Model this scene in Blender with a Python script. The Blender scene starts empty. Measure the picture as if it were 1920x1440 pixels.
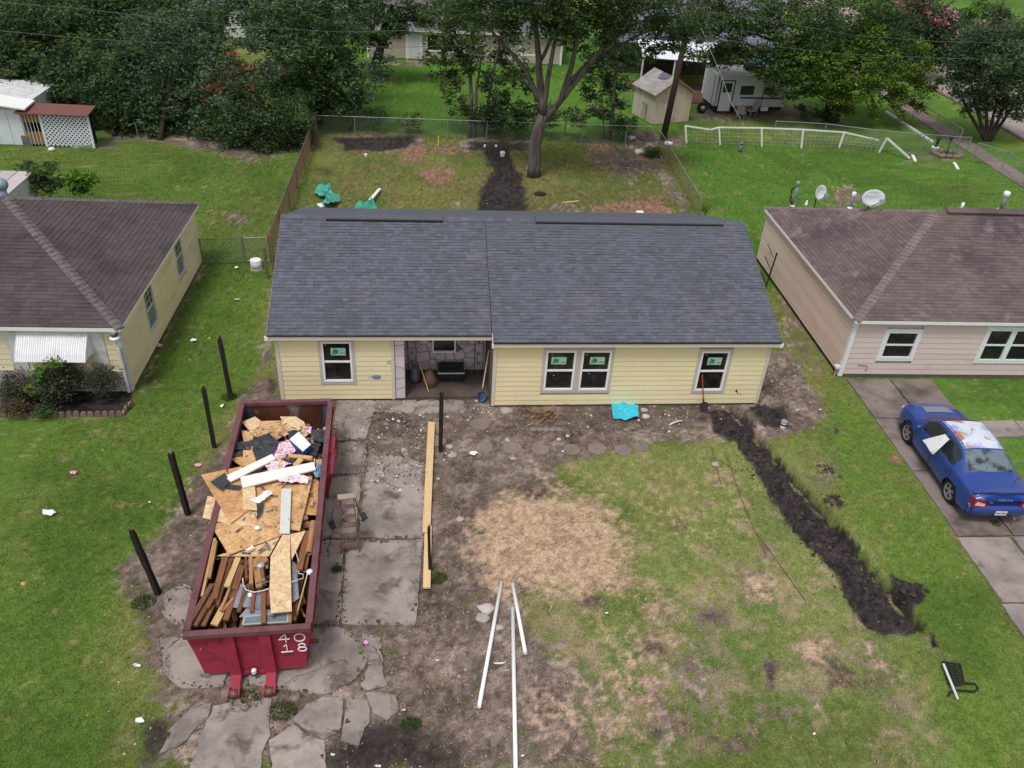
import bpy, math, random
import numpy as np
from mathutils import Vector, Matrix, noise as mnoise

SC = bpy.context.scene
COL = SC.collection
random.seed(7)
rng = np.random.default_rng(11)

# ------------------------------------------------------------------ camera
CF, CPITCH, CROLL, CYAW, CH = 1556.977, 0.597205, 0.065274, 0.104105, 14.4195
_fw = Vector((math.sin(CYAW) * math.cos(CPITCH), math.cos(CYAW) * math.cos(CPITCH), -math.sin(CPITCH)))
_rt = Vector((math.cos(CYAW), -math.sin(CYAW), 0))
_up = _rt.cross(_fw)
_r2 = math.cos(CROLL) * _rt + math.sin(CROLL) * _up
_u2 = -math.sin(CROLL) * _rt + math.cos(CROLL) * _up
CAMP = Vector((0, 0, CH))
cam_data = bpy.data.cameras.new('camera')
cam = bpy.data.objects.new('camera', cam_data)
COL.objects.link(cam)
cam_data.sensor_width = 36.0
cam_data.lens = CF * 36.0 / 1920.0
cam_data.clip_start = 0.1
cam_data.clip_end = 3000
cam.matrix_world = Matrix(((_r2.x, _u2.x, -_fw.x, 0), (_r2.y, _u2.y, -_fw.y, 0), (_r2.z, _u2.z, -_fw.z, CH), (0, 0, 0, 1)))
SC.camera = cam

# ------------------------------------------------------------------ sky, sun, exposure (bright overcast)
SUN_EL, SUN_AZ = math.radians(66), math.radians(215)     # azimuth clockwise from +Y
world = bpy.data.worlds.new('World')
SC.world = world
world.use_nodes = True
wn = world.node_tree
bg = wn.nodes['Background']
sky = wn.nodes.new('ShaderNodeTexSky')
sky.sky_type = 'NISHITA'
sky.sun_disc = False
sky.sun_elevation = SUN_EL
sky.sun_rotation = SUN_AZ
sky.air_density = 1.0
sky.dust_density = 3.0
hs = wn.nodes.new('ShaderNodeHueSaturation')             # cloud cover takes most of the blue out of the sky
hs.inputs['Saturation'].default_value = 0.22
wn.links.new(sky.outputs[0], hs.inputs['Color'])
wn.links.new(hs.outputs[0], bg.inputs['Color'])
bg.inputs['Strength'].default_value = 0.135
sun_data = bpy.data.lights.new('sun', 'SUN')
sun_data.energy = 1.5
sun_data.angle = math.radians(14)
sun_data.color = (1.0, 0.98, 0.955)
sun = bpy.data.objects.new('sun', sun_data)
COL.objects.link(sun)
sun.location = (0, 0, 60)
_sd = Vector((math.sin(SUN_AZ) * math.cos(SUN_EL), math.cos(SUN_AZ) * math.cos(SUN_EL), math.sin(SUN_EL)))
sun.rotation_euler = _sd.to_track_quat('Z', 'Y').to_euler()
SC.view_settings.view_transform = 'Standard'
SC.view_settings.look = 'None'
SC.view_settings.gamma = 1
SC.view_settings.exposure = 0.12
SC.view_settings.use_curve_mapping = False
SC.cycles.max_bounces = 6
SC.cycles.diffuse_bounces = 3
SC.cycles.glossy_bounces = 2
SC.cycles.transmission_bounces = 3
SC.cycles.transparent_max_bounces = 4

# ------------------------------------------------------------------ layout helpers
def ray(px, py):
    return CAMP, _fw + _r2 * ((px - 960) / CF) - _u2 * ((py - 720) / CF)
def at(px, py, z=0.0):
    c, d = ray(px, py)
    return c + d * ((z - c.z) / d.z)
def atY(px, py, y):
    c, d = ray(px, py)
    return c + d * ((y - c.y) / d.y)
def onp(px, py, p0, n):
    c, d = ray(px, py)
    n = Vector(n)
    return c + d * ((Vector(p0) - c).dot(n) / d.dot(n))
def depth(p):
    return (Vector(p) - CAMP).dot(_fw)

# ------------------------------------------------------------------ materials
def S(r, g, b, k=1.0):
    f = lambda v: (v / 255 / 12.92 if v / 255 <= 0.04045 else ((v / 255 + 0.055) / 1.055) ** 2.4) * k
    return (f(r), f(g), f(b))
MATS = {}
def nd(t, typ, **kw):
    n = t.nodes.new(typ)
    for k, v in kw.items():
        n.inputs[k].default_value = v
    return n
def mixc(t, fac, a, b, blend='MIX'):
    n = t.nodes.new('ShaderNodeMix')
    n.data_type = 'RGBA'
    n.blend_type = blend
    for s, v in ((0, fac), (6, a), (7, b)):
        if isinstance(v, bpy.types.NodeSocket):
            t.links.new(v, n.inputs[s])
        elif s == 0:
            n.inputs[0].default_value = v
        else:
            n.inputs[s].default_value = (*v, 1)
    return n.outputs[2]
def mth(t, op, a, b=None, c=None):
    n = t.nodes.new('ShaderNodeMath')
    n.operation = op
    for i, v in enumerate((a, b, c)):
        if v is None: continue
        if isinstance(v, bpy.types.NodeSocket): t.links.new(v, n.inputs[i])
        else: n.inputs[i].default_value = v
    return n.outputs[0]
def rampf(t, fac, lo, hi):
    n = t.nodes.new('ShaderNodeMapRange')
    t.links.new(fac, n.inputs[0])
    n.inputs[1].default_value = lo
    n.inputs[2].default_value = hi
    n.clamp = True
    return n.outputs[0]
def noisef(t, co, scale, detail=4, rough=0.6, dist=0.0):
    n = nd(t, 'ShaderNodeTexNoise', Scale=scale, Detail=detail, Roughness=rough, Distortion=dist)
    t.links.new(co, n.inputs['Vector'])
    return n.outputs['Fac']
def mat(name, col, rough=0.8, var=0.12, scale=3.0, bump=0.0, bscale=30.0, metal=0.0, spec=0.3, rnd=0.0,
        col2=None, st=(2.0, 0.5, 0.7), col3=None, st3=(5.0, 0.55, 0.7), local=False, stretch=None, crack=0.0, fine=0.0, fscale=60.0, coat=0.0, attr=None, isl=False):
    if name in MATS: return MATS[name]
    m = bpy.data.materials.new(name)
    m.use_nodes = True
    t = m.node_tree
    b = t.nodes['Principled BSDF']
    if local:
        co = t.nodes.new('ShaderNodeTexCoord').outputs['Object']
    else:
        co = t.nodes.new('ShaderNodeNewGeometry').outputs['Position']
    if stretch:
        mp = t.nodes.new('ShaderNodeMapping')
        mp.inputs['Scale'].default_value = stretch
        t.links.new(co, mp.inputs['Vector'])
        co = mp.outputs[0]
    if attr:
        a = t.nodes.new('ShaderNodeAttribute')
        a.attribute_name = attr
        c = a.outputs['Color']
    else:
        c = t.nodes.new('ShaderNodeRGB').outputs[0]
        c.default_value = (*col, 1)
    if col2 is not None:
        c = mixc(t, rampf(t, noisef(t, co, st[0], 6, 0.65), st[1], st[2]), c, col2)
    if col3 is not None:
        c = mixc(t, rampf(t, noisef(t, co, st3[0], 6, 0.65, 0.5), st3[1], st3[2]), c, col3)
    if crack:
        vo = nd(t, 'ShaderNodeTexVoronoi', Scale=crack)
        vo.feature = 'DISTANCE_TO_EDGE'
        wv = t.nodes.new('ShaderNodeVectorMath')
        nn = nd(t, 'ShaderNodeTexNoise', Scale=2.2, Detail=4)
        t.links.new(co, nn.inputs['Vector'])
        sc_ = t.nodes.new('ShaderNodeVectorMath')
        sc_.operation = 'SCALE'
        t.links.new(nn.outputs['Color'], sc_.inputs[0])
        sc_.inputs['Scale'].default_value = .5
        t.links.new(co, wv.inputs[0])
        t.links.new(sc_.outputs[0], wv.inputs[1])
        t.links.new(wv.outputs[0], vo.inputs['Vector'])
        ck = mth(t, 'MULTIPLY', rampf(t, vo.outputs['Distance'], .009, .003), rampf(t, noisef(t, co, .55, 3), .46, .56))
        c = mixc(t, ck, c, S(78, 70, 64))
    v = rampf(t, noisef(t, co, scale, 5), 0.25, 0.75)
    k = mth(t, 'MULTIPLY_ADD', v, 2 * var, 1 - var)
    if fine:
        k = mth(t, 'MULTIPLY', k, mth(t, 'MULTIPLY_ADD', rampf(t, noisef(t, co, fscale, 3), 0.25, 0.75), 2 * fine, 1 - fine))
    if rnd:
        r = t.nodes.new('ShaderNodeObjectInfo').outputs['Random']
        if isl:
            r2 = t.nodes.new('ShaderNodeNewGeometry').outputs['Random Per Island']
            r = mth(t, 'FRACT', mth(t, 'ADD', mth(t, 'MULTIPLY', r, 7.31), r2))
        k = mth(t, 'MULTIPLY', k, mth(t, 'MULTIPLY_ADD', r, 2 * rnd, 1 - rnd))
    vm = t.nodes.new('ShaderNodeVectorMath')
    vm.operation = 'SCALE'
    t.links.new(c, vm.inputs[0])
    t.links.new(k, vm.inputs['Scale'])
    t.links.new(vm.outputs[0], b.inputs['Base Color'])
    b.inputs['Roughness'].default_value = rough
    b.inputs['Metallic'].default_value = metal
    b.inputs['Specular IOR Level'].default_value = spec
    if coat:
        b.inputs['Coat Weight'].default_value = coat
        b.inputs['Coat Roughness'].default_value = 0.08
    if bump:
        bn = nd(t, 'ShaderNodeBump', Strength=bump, Distance=0.02)
        t.links.new(noisef(t, co, bscale, 4), bn.inputs['Height'])
        t.links.new(bn.outputs[0], b.inputs['Normal'])
    MATS[name] = m
    return m
def leafmat(name, dark, light, trans=0.3, rough=0.55, glow=None):
    if name in MATS: return MATS[name]
    m = bpy.data.materials.new(name)
    m.use_nodes = True
    t = m.node_tree
    b = t.nodes['Principled BSDF']
    a = t.nodes.new('ShaderNodeAttribute')
    a.attribute_name = 'tint'
    c = mixc(t, a.outputs['Fac'], dark, light)
    t.links.new(c, b.inputs['Base Color'])
    b.inputs['Roughness'].default_value = rough
    b.inputs['Specular IOR Level'].default_value = 0.25
    tr = t.nodes.new('ShaderNodeBsdfTranslucent')
    t.links.new(c, tr.inputs['Color'])
    mx = t.nodes.new('ShaderNodeMixShader')
    mx.inputs[0].default_value = trans
    t.links.new(b.outputs[0], mx.inputs[1])
    t.links.new(tr.outputs[0], mx.inputs[2])
    t.links.new(mx.outputs[0], t.nodes['Material Output'].inputs['Surface'])
    MATS[name] = m
    return m

# ------------------------------------------------------------------ object helpers
WM = {}
def tag(o, label=None, cat=None, group=None, kind=None):
    if label: o['label'] = label
    if cat: o['category'] = cat
    if group: o['group'] = group
    if kind: o['kind'] = kind
    return o
def empty(name, loc, rz=0.0, label=None, cat=None, group=None, kind=None, rot=None):
    o = bpy.data.objects.new(name, None)
    o.empty_display_size = 0.2
    COL.objects.link(o)
    o.location = loc
    o.rotation_euler = rot if rot is not None else (0, 0, rz)
    WM[o.name] = Matrix.Translation(Vector(loc)) @ (o.rotation_euler.to_matrix().to_4x4())
    return tag(o, label, cat, group, kind)
class MB:
    """collects geometry; build() links it as ONE mesh object"""
    def __init__(self):
        self.v = []
        self.f = []
    def add(self, vs, fs):
        o = len(self.v)
        self.v += [tuple(p) for p in vs]
        self.f += [tuple(i + o for i in f) for f in fs]
        return self
    def box(self, c, s, R=None):
        c = Vector(c)
        vs = []
        for z in (-.5, .5):
            for x, y in ((-.5, -.5), (.5, -.5), (.5, .5), (-.5, .5)):
                p = Vector((x * s[0], y * s[1], z * s[2]))
                if R is not None: p = R @ p
                vs.append(c + p)
        return self.add(vs, [(3, 2, 1, 0), (4, 5, 6, 7), (0, 1, 5, 4), (1, 2, 6, 5), (2, 3, 7, 6), (3, 0, 4, 7)])
    def bx(self, x0, x1, y0, y1, z0, z1):
        return self.box(((x0 + x1) / 2, (y0 + y1) / 2, (z0 + z1) / 2), (abs(x1 - x0), abs(y1 - y0), abs(z1 - z0)))
    def beam(self, a, b, w, h, up=(0, 0, 1)):
        a, b = Vector(a), Vector(b)
        d = b - a
        L = d.length
        d.normalize()
        u = Vector(up)
        s = d.cross(u)
        if s.length < 1e-4: s = d.cross(Vector((1, 0, 0)))
        s.normalize()
        u = s.cross(d)
        R = Matrix((s, d, u)).transposed()
        return self.box((a + b) / 2, (w, L, h), R)
    def prism(self, poly, ext):
        ext = Vector(ext)
        P = [Vector(p) for p in poly]
        n = len(P)
        vs = P + [p + ext for p in P]
        fs = [tuple(range(n - 1, -1, -1)), tuple(range(n, 2 * n))] + [(i, (i + 1) % n, n + (i + 1) % n, n + i) for i in range(n)]
        return self.add(vs, fs)
    def tube(self, pts, r, n=6, cap=True):
        P = [Vector(p) for p in pts]
        if not hasattr(r, '__len__'): r = [r] * len(P)
        vs, fs = [], []
        prev = None
        for i, p in enumerate(P):
            d = (P[min(i + 1, len(P) - 1)] - P[max(i - 1, 0)])
            if d.length < 1e-9: d = Vector((0, 0, 1))
            d.normalize()
            if prev is None:
                a = d.orthogonal().normalized()
            else:
                a = (prev - d * prev.dot(d))
                a = a.normalized() if a.length > 1e-6 else d.orthogonal().normalized()
            prev = a
            b = d.cross(a)
            for k in range(n):
                t = 2 * math.pi * k / n
                vs.append(p + (a * math.cos(t) + b * math.sin(t)) * r[i])
        for i in range(len(P) - 1):
            for k in range(n):
                fs.append((i * n + k, i * n + (k + 1) % n, (i + 1) * n + (k + 1) % n, (i + 1) * n + k))
        if cap:
            fs.append(tuple(range(n - 1, -1, -1)))
            fs.append(tuple((len(P) - 1) * n + k for k in range(n)))
        return self.add(vs, fs)
    def lathe(self, prof, c, n=16, axis='z', cap=True):
        c = Vector(c)
        vs, fs = [], []
        for r, h in prof:
            for k in range(n):
                t = 2 * math.pi * k / n
                if axis == 'z': vs.append(c + Vector((r * math.cos(t), r * math.sin(t), h)))
                elif axis == 'x': vs.append(c + Vector((h, r * math.cos(t), r * math.sin(t))))
                else: vs.append(c + Vector((r * math.sin(t), h, r * math.cos(t))))
        m = len(prof)
        for i in range(m - 1):
            for k in range(n):
                fs.append((i * n + k, i * n + (k + 1) % n, (i + 1) * n + (k + 1) % n, (i + 1) * n + k))
        if cap:
            fs.append(tuple(range(n - 1, -1, -1)))
            fs.append(tuple((m - 1) * n + k for k in range(n)))
        return self.add(vs, fs)
    def ball(self, c, r, n=8, m=5):
        r = r if hasattr(r, '__len__') else (r, r, r)
        prof = [(math.sin(math.pi * i / m), -math.cos(math.pi * i / m)) for i in range(m + 1)]
        vs, fs = [], []
        for a, h in prof:
            for k in range(n):
                t = 2 * math.pi * k / n
                vs.append((c[0] + r[0] * a * math.cos(t), c[1] + r[1] * a * math.sin(t), c[2] + r[2] * h))
        for i in range(m):
            for k in range(n):
                fs.append((i * n + k, i * n + (k + 1) % n, (i + 1) * n + (k + 1) % n, (i + 1) * n + k))
        return self.add(vs, fs)
    def build(self, name, m, parent=None, local=False, smooth=False, label=None, cat=None, group=None, kind=None):
        if parent is not None:
            W = WM[parent.name]
            if local: vs = self.v
            else:
                I = W.inverted()
                vs = [tuple(I @ Vector(p)) for p in self.v]
            loc = None
        else:
            A = np.array(self.v)
            lo, hi = A.min(0), A.max(0)
            loc = Vector(((lo[0] + hi[0]) / 2, (lo[1] + hi[1]) / 2, lo[2]))
            vs = [(p[0] - loc.x, p[1] - loc.y, p[2] - loc.z) for p in self.v]
            W = Matrix.Translation(loc)
        me = bpy.data.meshes.new(name)
        me.from_pydata(vs, [], self.f)
        me.materials.append(m)
        if smooth:
            me.polygons.foreach_set('use_smooth', [True] * len(me.polygons))
        o = bpy.data.objects.new(name, me)
        COL.objects.link(o)
        if parent is not None: o.parent = parent
        else: o.location = loc
        WM[o.name] = W
        return tag(o, label, cat, group, kind)
def npmesh(name, V, F, m, parent=None, attrs=None, smooth=False):
    """V (n,3), F (k,3|4) arrays"""
    me = bpy.data.meshes.new(name)
    k = F.shape[1]
    me.vertices.add(len(V))
    me.vertices.foreach_set('co', V.astype(np.float32).ravel())
    me.loops.add(F.size)
    me.loops.foreach_set('vertex_index', F.astype(np.int32).ravel())
    me.polygons.add(len(F))
    me.polygons.foreach_set('loop_start', np.arange(0, F.size, k, dtype=np.int32))
    if smooth: me.polygons.foreach_set('use_smooth', np.ones(len(F), bool))
    for an, (typ, arr) in (attrs or {}).items():
        a = me.attributes.new(an, typ, 'POINT')
        a.data.foreach_set('color' if typ == 'FLOAT_COLOR' else 'value', arr.astype(np.float32).ravel())
    me.update(calc_edges=True)
    me.materials.append(m)
    o = bpy.data.objects.new(name, me)
    COL.objects.link(o)
    if parent is not None:
        o.parent = parent
        WM[o.name] = WM[parent.name]
    return o
def copy_tree(o, parent=None):
    c = o.copy()
    COL.objects.link(c)
    if parent is not None: c.parent = parent
    for ch in list(o.children): copy_tree(ch, c)
    return c
FONTS = []
def text(s, size, M, m, parent, name='lettering', ext=0.002):
    cu = bpy.data.curves.new(name, 'FONT')
    cu.body = s
    cu.size = size
    cu.extrude = ext
    cu.align_x = 'CENTER'
    cu.align_y = 'CENTER'
    cu.materials.append(m)
    o = bpy.data.objects.new(name, cu)
    COL.objects.link(o)
    o.parent = parent
    o.matrix_local = WM[parent.name].inverted() @ M
    FONTS.append(o)
    return o
def frame3(o, x, y):
    x = Vector(x).normalized()
    z = x.cross(Vector(y)).normalized()
    y = z.cross(x)
    M = Matrix((x, y, z)).transposed().to_4x4()
    M.translation = Vector(o)
    return M

# ------------------------------------------------------------------ numpy noise
_tab = np.random.default_rng(5).random((256, 256))
def vnoise(x, y, seed=0):
    x = x + seed * 17.31
    y = y + seed * 9.73
    xi, yi = np.floor(x).astype(int), np.floor(y).astype(int)
    fx, fy = x - xi, y - yi
    fx = fx * fx * (3 - 2 * fx)
    fy = fy * fy * (3 - 2 * fy)
    g = lambda a, b: _tab[a & 255, b & 255]
    return (g(xi, yi) * (1 - fx) + g(xi + 1, yi) * fx) * (1 - fy) + (g(xi, yi + 1) * (1 - fx) + g(xi + 1, yi + 1) * fx) * fy
def fbm(x, y, s, o=4, seed=0, gain=0.55):
    v, a, t = 0.0, 1.0, 0.0
    for i in range(o):
        v = v + a * vnoise(x * s, y * s, seed + i * 3)
        t += a
        a *= gain
        s *= 2.03
    return v / t
def sstep(a, b, x):
    t = np.clip((x - a) / (b - a), 0, 1)
    return t * t * (3 - 2 * t)
def sdpoly(X, Y, poly):
    d = np.full(X.shape, 1e9)
    ins = np.zeros(X.shape, bool)
    n = len(poly)
    for i in range(n):
        ax, ay = poly[i][0], poly[i][1]
        bx, by = poly[(i + 1) % n][0], poly[(i + 1) % n][1]
        ex, ey = bx - ax, by - ay
        wx, wy = X - ax, Y - ay
        h = np.clip((wx * ex + wy * ey) / (ex * ex + ey * ey + 1e-12), 0, 1)
        d = np.minimum(d, (wx - ex * h) ** 2 + (wy - ey * h) ** 2)
        c = ((ay <= Y) & (by > Y)) | ((by <= Y) & (ay > Y))
        with np.errstate(divide='ignore', invalid='ignore'):
            xi = ax + (Y - ay) / (by - ay + 1e-12) * ex
        ins ^= c & (X < xi)
    d = np.sqrt(d)
    return np.where(ins, -d, d)

# ------------------------------------------------------------------ ground: cover and relief fields
def W2(pts): return [(p.x, p.y) for p in (at(*q) for q in pts)]
def circ(cx, cy, rx, ry, n=12): return [(cx + rx * math.cos(6.2832 * i / n), cy + ry * math.sin(6.2832 * i / n)) for i in range(n)]
# (pixel outline of the patch in the survey photo -> ground polygon, softness m, strength)
DIRT = [
    ([(500, 560), (530, 735), (640, 735), (918, 745), (1418, 750), (1455, 660), (1520, 700), (1560, 780), (1500, 800), (1400, 800), (1300, 805), (1190, 838), (1100, 862), (1040, 880), (1060, 1000), (1010, 1120), (1020, 1180), (1060, 1250), (1080, 1340), (1120, 1440), (240, 1440), (300, 1330), (240, 1230), (250, 1120), (330, 960), (380, 860), (440, 760), (480, 700)], .5, .86),
    ([(1200, 770), (1420, 770), (1380, 830), (1220, 830), (1180, 800)], .4, .8),
    ([(1000, 1120), (1100, 1180), (1160, 1300), (1230, 1440), (960, 1440), (900, 1250)], 1.2, .60),
    ([(1180, 1180), (1330, 1150), (1420, 1250), (1380, 1420), (1200, 1440), (1130, 1300)], 1.4, .52),
    ([(1380, 1060), (1450, 1060), (1450, 1130), (1390, 1130)], .4, .62), ([(1500, 1190), (1570, 1200), (1550, 1260), (1490, 1240)], .4, .7),
    ([(1600, 1160), (1660, 1200), (1700, 1280), (1640, 1300), (1600, 1240)], .5, .62), ([(1650, 1300), (1720, 1310), (1700, 1370), (1650, 1370)], .4, .55),
    ([(1290, 1130), (1370, 1130), (1370, 1180), (1300, 1180)], .4, .62), ([(1430, 1230), (1465, 1240), (1460, 1300), (1435, 1300)], .2, .66),
    ([(1420, 1320), (1500, 1320), (1490, 1360), (1420, 1350)], .4, .6), ([(1410, 1010), (1450, 1000), (1470, 1050), (1420, 1060)], .3, .5),
    ([(1500, 900), (1570, 830), (1590, 880), (1540, 950)], .4, .45), ([(1370, 765), (1470, 650), (1520, 690), (1530, 800), (1430, 830)], .4, .9),
    ([(1450, 520), (1500, 560), (1570, 700), (1530, 720), (1460, 650), (1440, 560)], .5, .55),
    ([(640, 252), (790, 252), (800, 290), (640, 282)], .5, .8), ([(850, 258), (1010, 262), (1010, 290), (860, 285)], .7, .75),
    ([(1090, 262), (1230, 270), (1235, 310), (1180, 345), (1110, 310)], .9, .72), ([(1240, 300), (1310, 408), (1280, 408), (1225, 320)], .5, .7),
    ([(820, 380), (900, 370), (900, 408), (800, 408)], .8, .55), ([(1010, 375), (1130, 380), (1130, 408), (1000, 408)], .8, .6),
    ([(410, 400), (450, 390), (480, 410), (440, 430)], .5, .6), ([(200, 255), (560, 245), (600, 240), (590, 275), (470, 305), (330, 275)], 1.0, .75),
    ([(1555, 350), (1600, 345), (1640, 380), (1560, 385)], .5, .7), ([(250, 735), (378, 485), (390, 500), (330, 600), (290, 700), (262, 745)], .3, .6),
    ([(0, 735), (250, 738), (250, 762), (225, 782), (0, 782)], .08, 1.1), ([(360, 880), (420, 870), (430, 900), (370, 915)], .3, .8),
    ([(220, 1060), (330, 980), (380, 990), (320, 1200), (230, 1120)], .4, .8), ([(700, 115), (800, 115), (800, 122), (700, 122)], .3, .8),
    ([(1320, 190), (1500, 195), (1560, 230), (1300, 225)], 1.0, .6), ([(1700, 285), (1790, 290), (1800, 308), (1690, 305)], .6, .55),
    ([(140, 262), (230, 266), (200, 278), (120, 275)], .5, .6), ([(1180, 250), (1290, 255), (1280, 275), (1190, 275)], .5, .8),
    ([(1500, 1260), (1560, 1300), (1540, 1340), (1480, 1300)], .4, .5), ([(1590, 1380), (1650, 1390), (1640, 1430), (1580, 1430)], .4, .4),
]
WORN = [([(600, 262), (1235, 275), (1310, 408), (560, 408)], 1.5, 1.0), ([(380, 380), (560, 300), (520, 440), (390, 440)], 1.5, .4), ([(0, 290), (300, 275), (560, 290), (520, 350), (0, 330)], 1.5, .15)]
STRAW = [([(960, 930), (1040, 915), (1125, 945), (1172, 1000), (1155, 1085), (1080, 1105), (990, 1112), (925, 1080), (892, 1010), (905, 955)], .85, .95),
         ([(930, 1090), (1010, 1100), (1000, 1160), (930, 1150)], .5, .6), ([(1400, 1080), (1445, 1075), (1440, 1120), (1400, 1120)], .3, .7), ([(1500, 1195), (1560, 1205), (1545, 1245), (1500, 1235)], .3, .75),
         ([(1180, 1050), (1260, 1100), (1300, 1180), (1200, 1180)], .8, .35), ([(1040, 900), (1350, 850), (1450, 1000), (1300, 1050), (1200, 1000)], 1.2, .30), ([(1000, 1290), (1200, 1250), (1250, 1420), (1000, 1430)], 1.0, .38),
         ([(1130, 1170), (1260, 1190), (1230, 1330), (1110, 1290)], .8, .42), ([(1610, 1190), (1650, 1210), (1680, 1270), (1630, 1270)], .4, .5)]
MULCH = [([(750, 280), (800, 268), (800, 300), (770, 308), (748, 296)], .3, 1.0), ([(775, 318), (850, 312), (850, 345), (805, 350)], .3, .9), ([(815, 268), (855, 275), (855, 290), (810, 285)], .3, .8),
         ([(1110, 385), (1240, 370), (1265, 400), (1260, 410), (1110, 410)], .5, 1.0), ([(1100, 270), (1150, 268), (1160, 285), (1100, 285)], .3, .7), ([(1180, 285), (1220, 285), (1225, 300), (1185, 300)], .3, .8),
         ([(1660, 930), (1700, 960), (1690, 970), (1655, 940)], .2, .7), ([(1780, 985), (1810, 990), (1810, 1012), (1790, 1012)], .15, 1.0), ([(1665, 850), (1690, 855), (1690, 870), (1670, 868)], .15, .9),
         ([(1560, 355), (1595, 350), (1620, 370), (1580, 380)], .4, .5), ([(940, 120), (1000, 120), (1000, 128), (940, 128)], .3, .3)]
MUD = [
    ([(1325, 772), (1385, 764), (1412, 792), (1458, 852), (1508, 902), (1553, 952), (1600, 1012), (1655, 1082), (1705, 1130), (1736, 1168), (1715, 1190), (1660, 1196), (1622, 1178), (1590, 1130), (1566, 1078), (1526, 1036), (1488, 1000), (1448, 940), (1412, 884), (1380, 842), (1335, 812)], .10, 1.1),
    ([(1400, 760), (1470, 765), (1480, 800), (1430, 800)], .25, 1.0), ([(1545, 925), (1575, 925), (1580, 950), (1555, 958)], .12, 1.0), ([(1665, 1075), (1695, 1085), (1730, 1098), (1733, 1130), (1705, 1138), (1680, 1115)], .12, 1.05),
    ([(1738, 1185), (1752, 1190), (1760, 1212), (1748, 1214)], .05, 1.2), ([(905, 272), (955, 275), (962, 300), (985, 345), (992, 408), (890, 408), (902, 350), (925, 320)], .45, 1.0), ([(870, 262), (1000, 268), (980, 285), (890, 282)], .6, .8),
    ([(625, 258), (775, 255), (770, 280), (640, 284)], .45, .9), ([(590, 315), (620, 312), (625, 325), (595, 327)], .5, .62),
    ([(500, 620), (528, 745), (505, 752), (490, 700)], .3, .6), ([(270, 1345), (340, 1330), (330, 1400), (290, 1440), (240, 1440)], .4, .8), ([(640, 1350), (760, 1370), (840, 1400), (850, 1440), (615, 1440)], .6, .75),
    ([(1540, 800), (1575, 810), (1560, 840), (1540, 830)], .3, .42), ([(700, 770), (790, 770), (800, 830), (720, 830)], .5, .45), ([(960, 765), (1420, 768), (1330, 800), (960, 790)], .3, .4),
    ([(1425, 1235), (1462, 1245), (1458, 1300), (1430, 1298)], .2, .5), ([(1300, 1140), (1365, 1140), (1350, 1175), (1300, 1170)], .3, .42), ([(1440, 1330), (1495, 1330), (1480, 1355), (1430, 1350)], .3, .4), ([(1215, 1360), (1250, 1365), (1240, 1400), (1210, 1390)], .2, .5),
    ([(870, 920), (925, 900), (930, 960), (880, 965)], .35, .45), ([(980, 1160), (1000, 1160), (1000, 1195), (980, 1190)], .12, .6), ([(1560, 800), (1578, 805), (1575, 820), (1560, 815)], .12, .5),
    ([(300, 660), (345, 560), (355, 575), (320, 650), (290, 700)], .25, .5), ([(262, 720), (290, 690), (310, 700), (275, 735)], .2, .5), ([(0, 730), (250, 732), (249, 764), (227, 781), (0, 781)], .06, .9)]
TRENCH = W2([(1382, 768), (1405, 795), (1450, 855), (1500, 905), (1545, 955), (1590, 1015), (1645, 1085), (1695, 1135), (1724, 1168)])
MOUND = W2([(1345, 792), (1400, 838), (1440, 892), (1485, 952), (1530, 1002), (1575, 1050), (1622, 1108), (1664, 1160)])
HUMPS = [(*W2([p])[0], r, h) for p, r, h in (((1430, 780), .5, .22), ((1562, 940), .28, .12), ((1705, 1112), .42, .16), ((1550, 880), .3, .06))]
def prep(L): return [(W2(p), s, k) for p, s, k in L]
WORN = prep(WORN)
DIRT, STRAW, MULCH, MUD = prep(DIRT), prep(STRAW), prep(MULCH), prep(MUD)
LAWN_L = W2([(-600, 200), (560, 200), (590, 262), (560, 350), (515, 480), (500, 700), (440, 760), (330, 950), (240, 1100), (220, 1600), (-600, 1600)])
LAWN_R = W2([(1260, 262), (1310, 408), (1330, 520), (1480, 560), (1560, 700), (1700, 900), (2300, 900), (2300, 300), (1700, 275)])
LAWN_STRIP = W2([(1560, 690), (1600, 715), (1800, 1010), (1920, 1270), (1990, 1600), (1750, 1440), (1700, 1200), (1640, 1060), (1560, 900), (1540, 780)])
LAWN_BACK = W2([(560, 240), (1290, 262), (1300, 20), (500, 20)])
OLIVE = W2([(1020, 850), (1330, 810), (1500, 830), (1640, 1060), (1740, 1200), (1760, 1440), (1000, 1440), (1000, 1130), (1190, 1000)])
C_GRASS = np.array(S(106, 116, 60)); C_LAWNL = np.array(S(88, 111, 46)); C_LAWNR = np.array(S(84, 118, 46)); C_BACK = np.array(S(78, 116, 40)); C_STRIP = np.array(S(98, 120, 52)); C_OLIVE = np.array(S(122, 129, 74))
C_WORN = np.array(S(112, 102, 66)); C_TAN = np.array(S(158, 138, 112)); C_SOIL = np.array(S(92, 80, 70)); C_LUSH = np.array(S(98, 118, 62))
C_DIRT = np.array(S(106, 92, 85)); C_DIRT2 = np.array(S(146, 130, 121)); C_STRAW = np.array(S(188, 161, 134)); C_STRAW2 = np.array(S(164, 138, 114)); C_MULCH = np.array(S(132, 104, 86)); C_MUD = np.array(S(54, 48, 47)); C_DRY = np.array(S(142, 134, 84)); C_DKG = np.array(S(62, 86, 34))
def seg_d(X, Y, P):
    d = np.full(X.shape, 1e9)
    for (ax, ay), (bx, by) in zip(P[:-1], P[1:]):
        ex, ey = bx - ax, by - ay
        h = np.clip(((X - ax) * ex + (Y - ay) * ey) / (ex * ex + ey * ey), 0, 1)
        d = np.minimum(d, np.hypot(X - ax - ex * h, Y - ay - ey * h))
    return d
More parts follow.
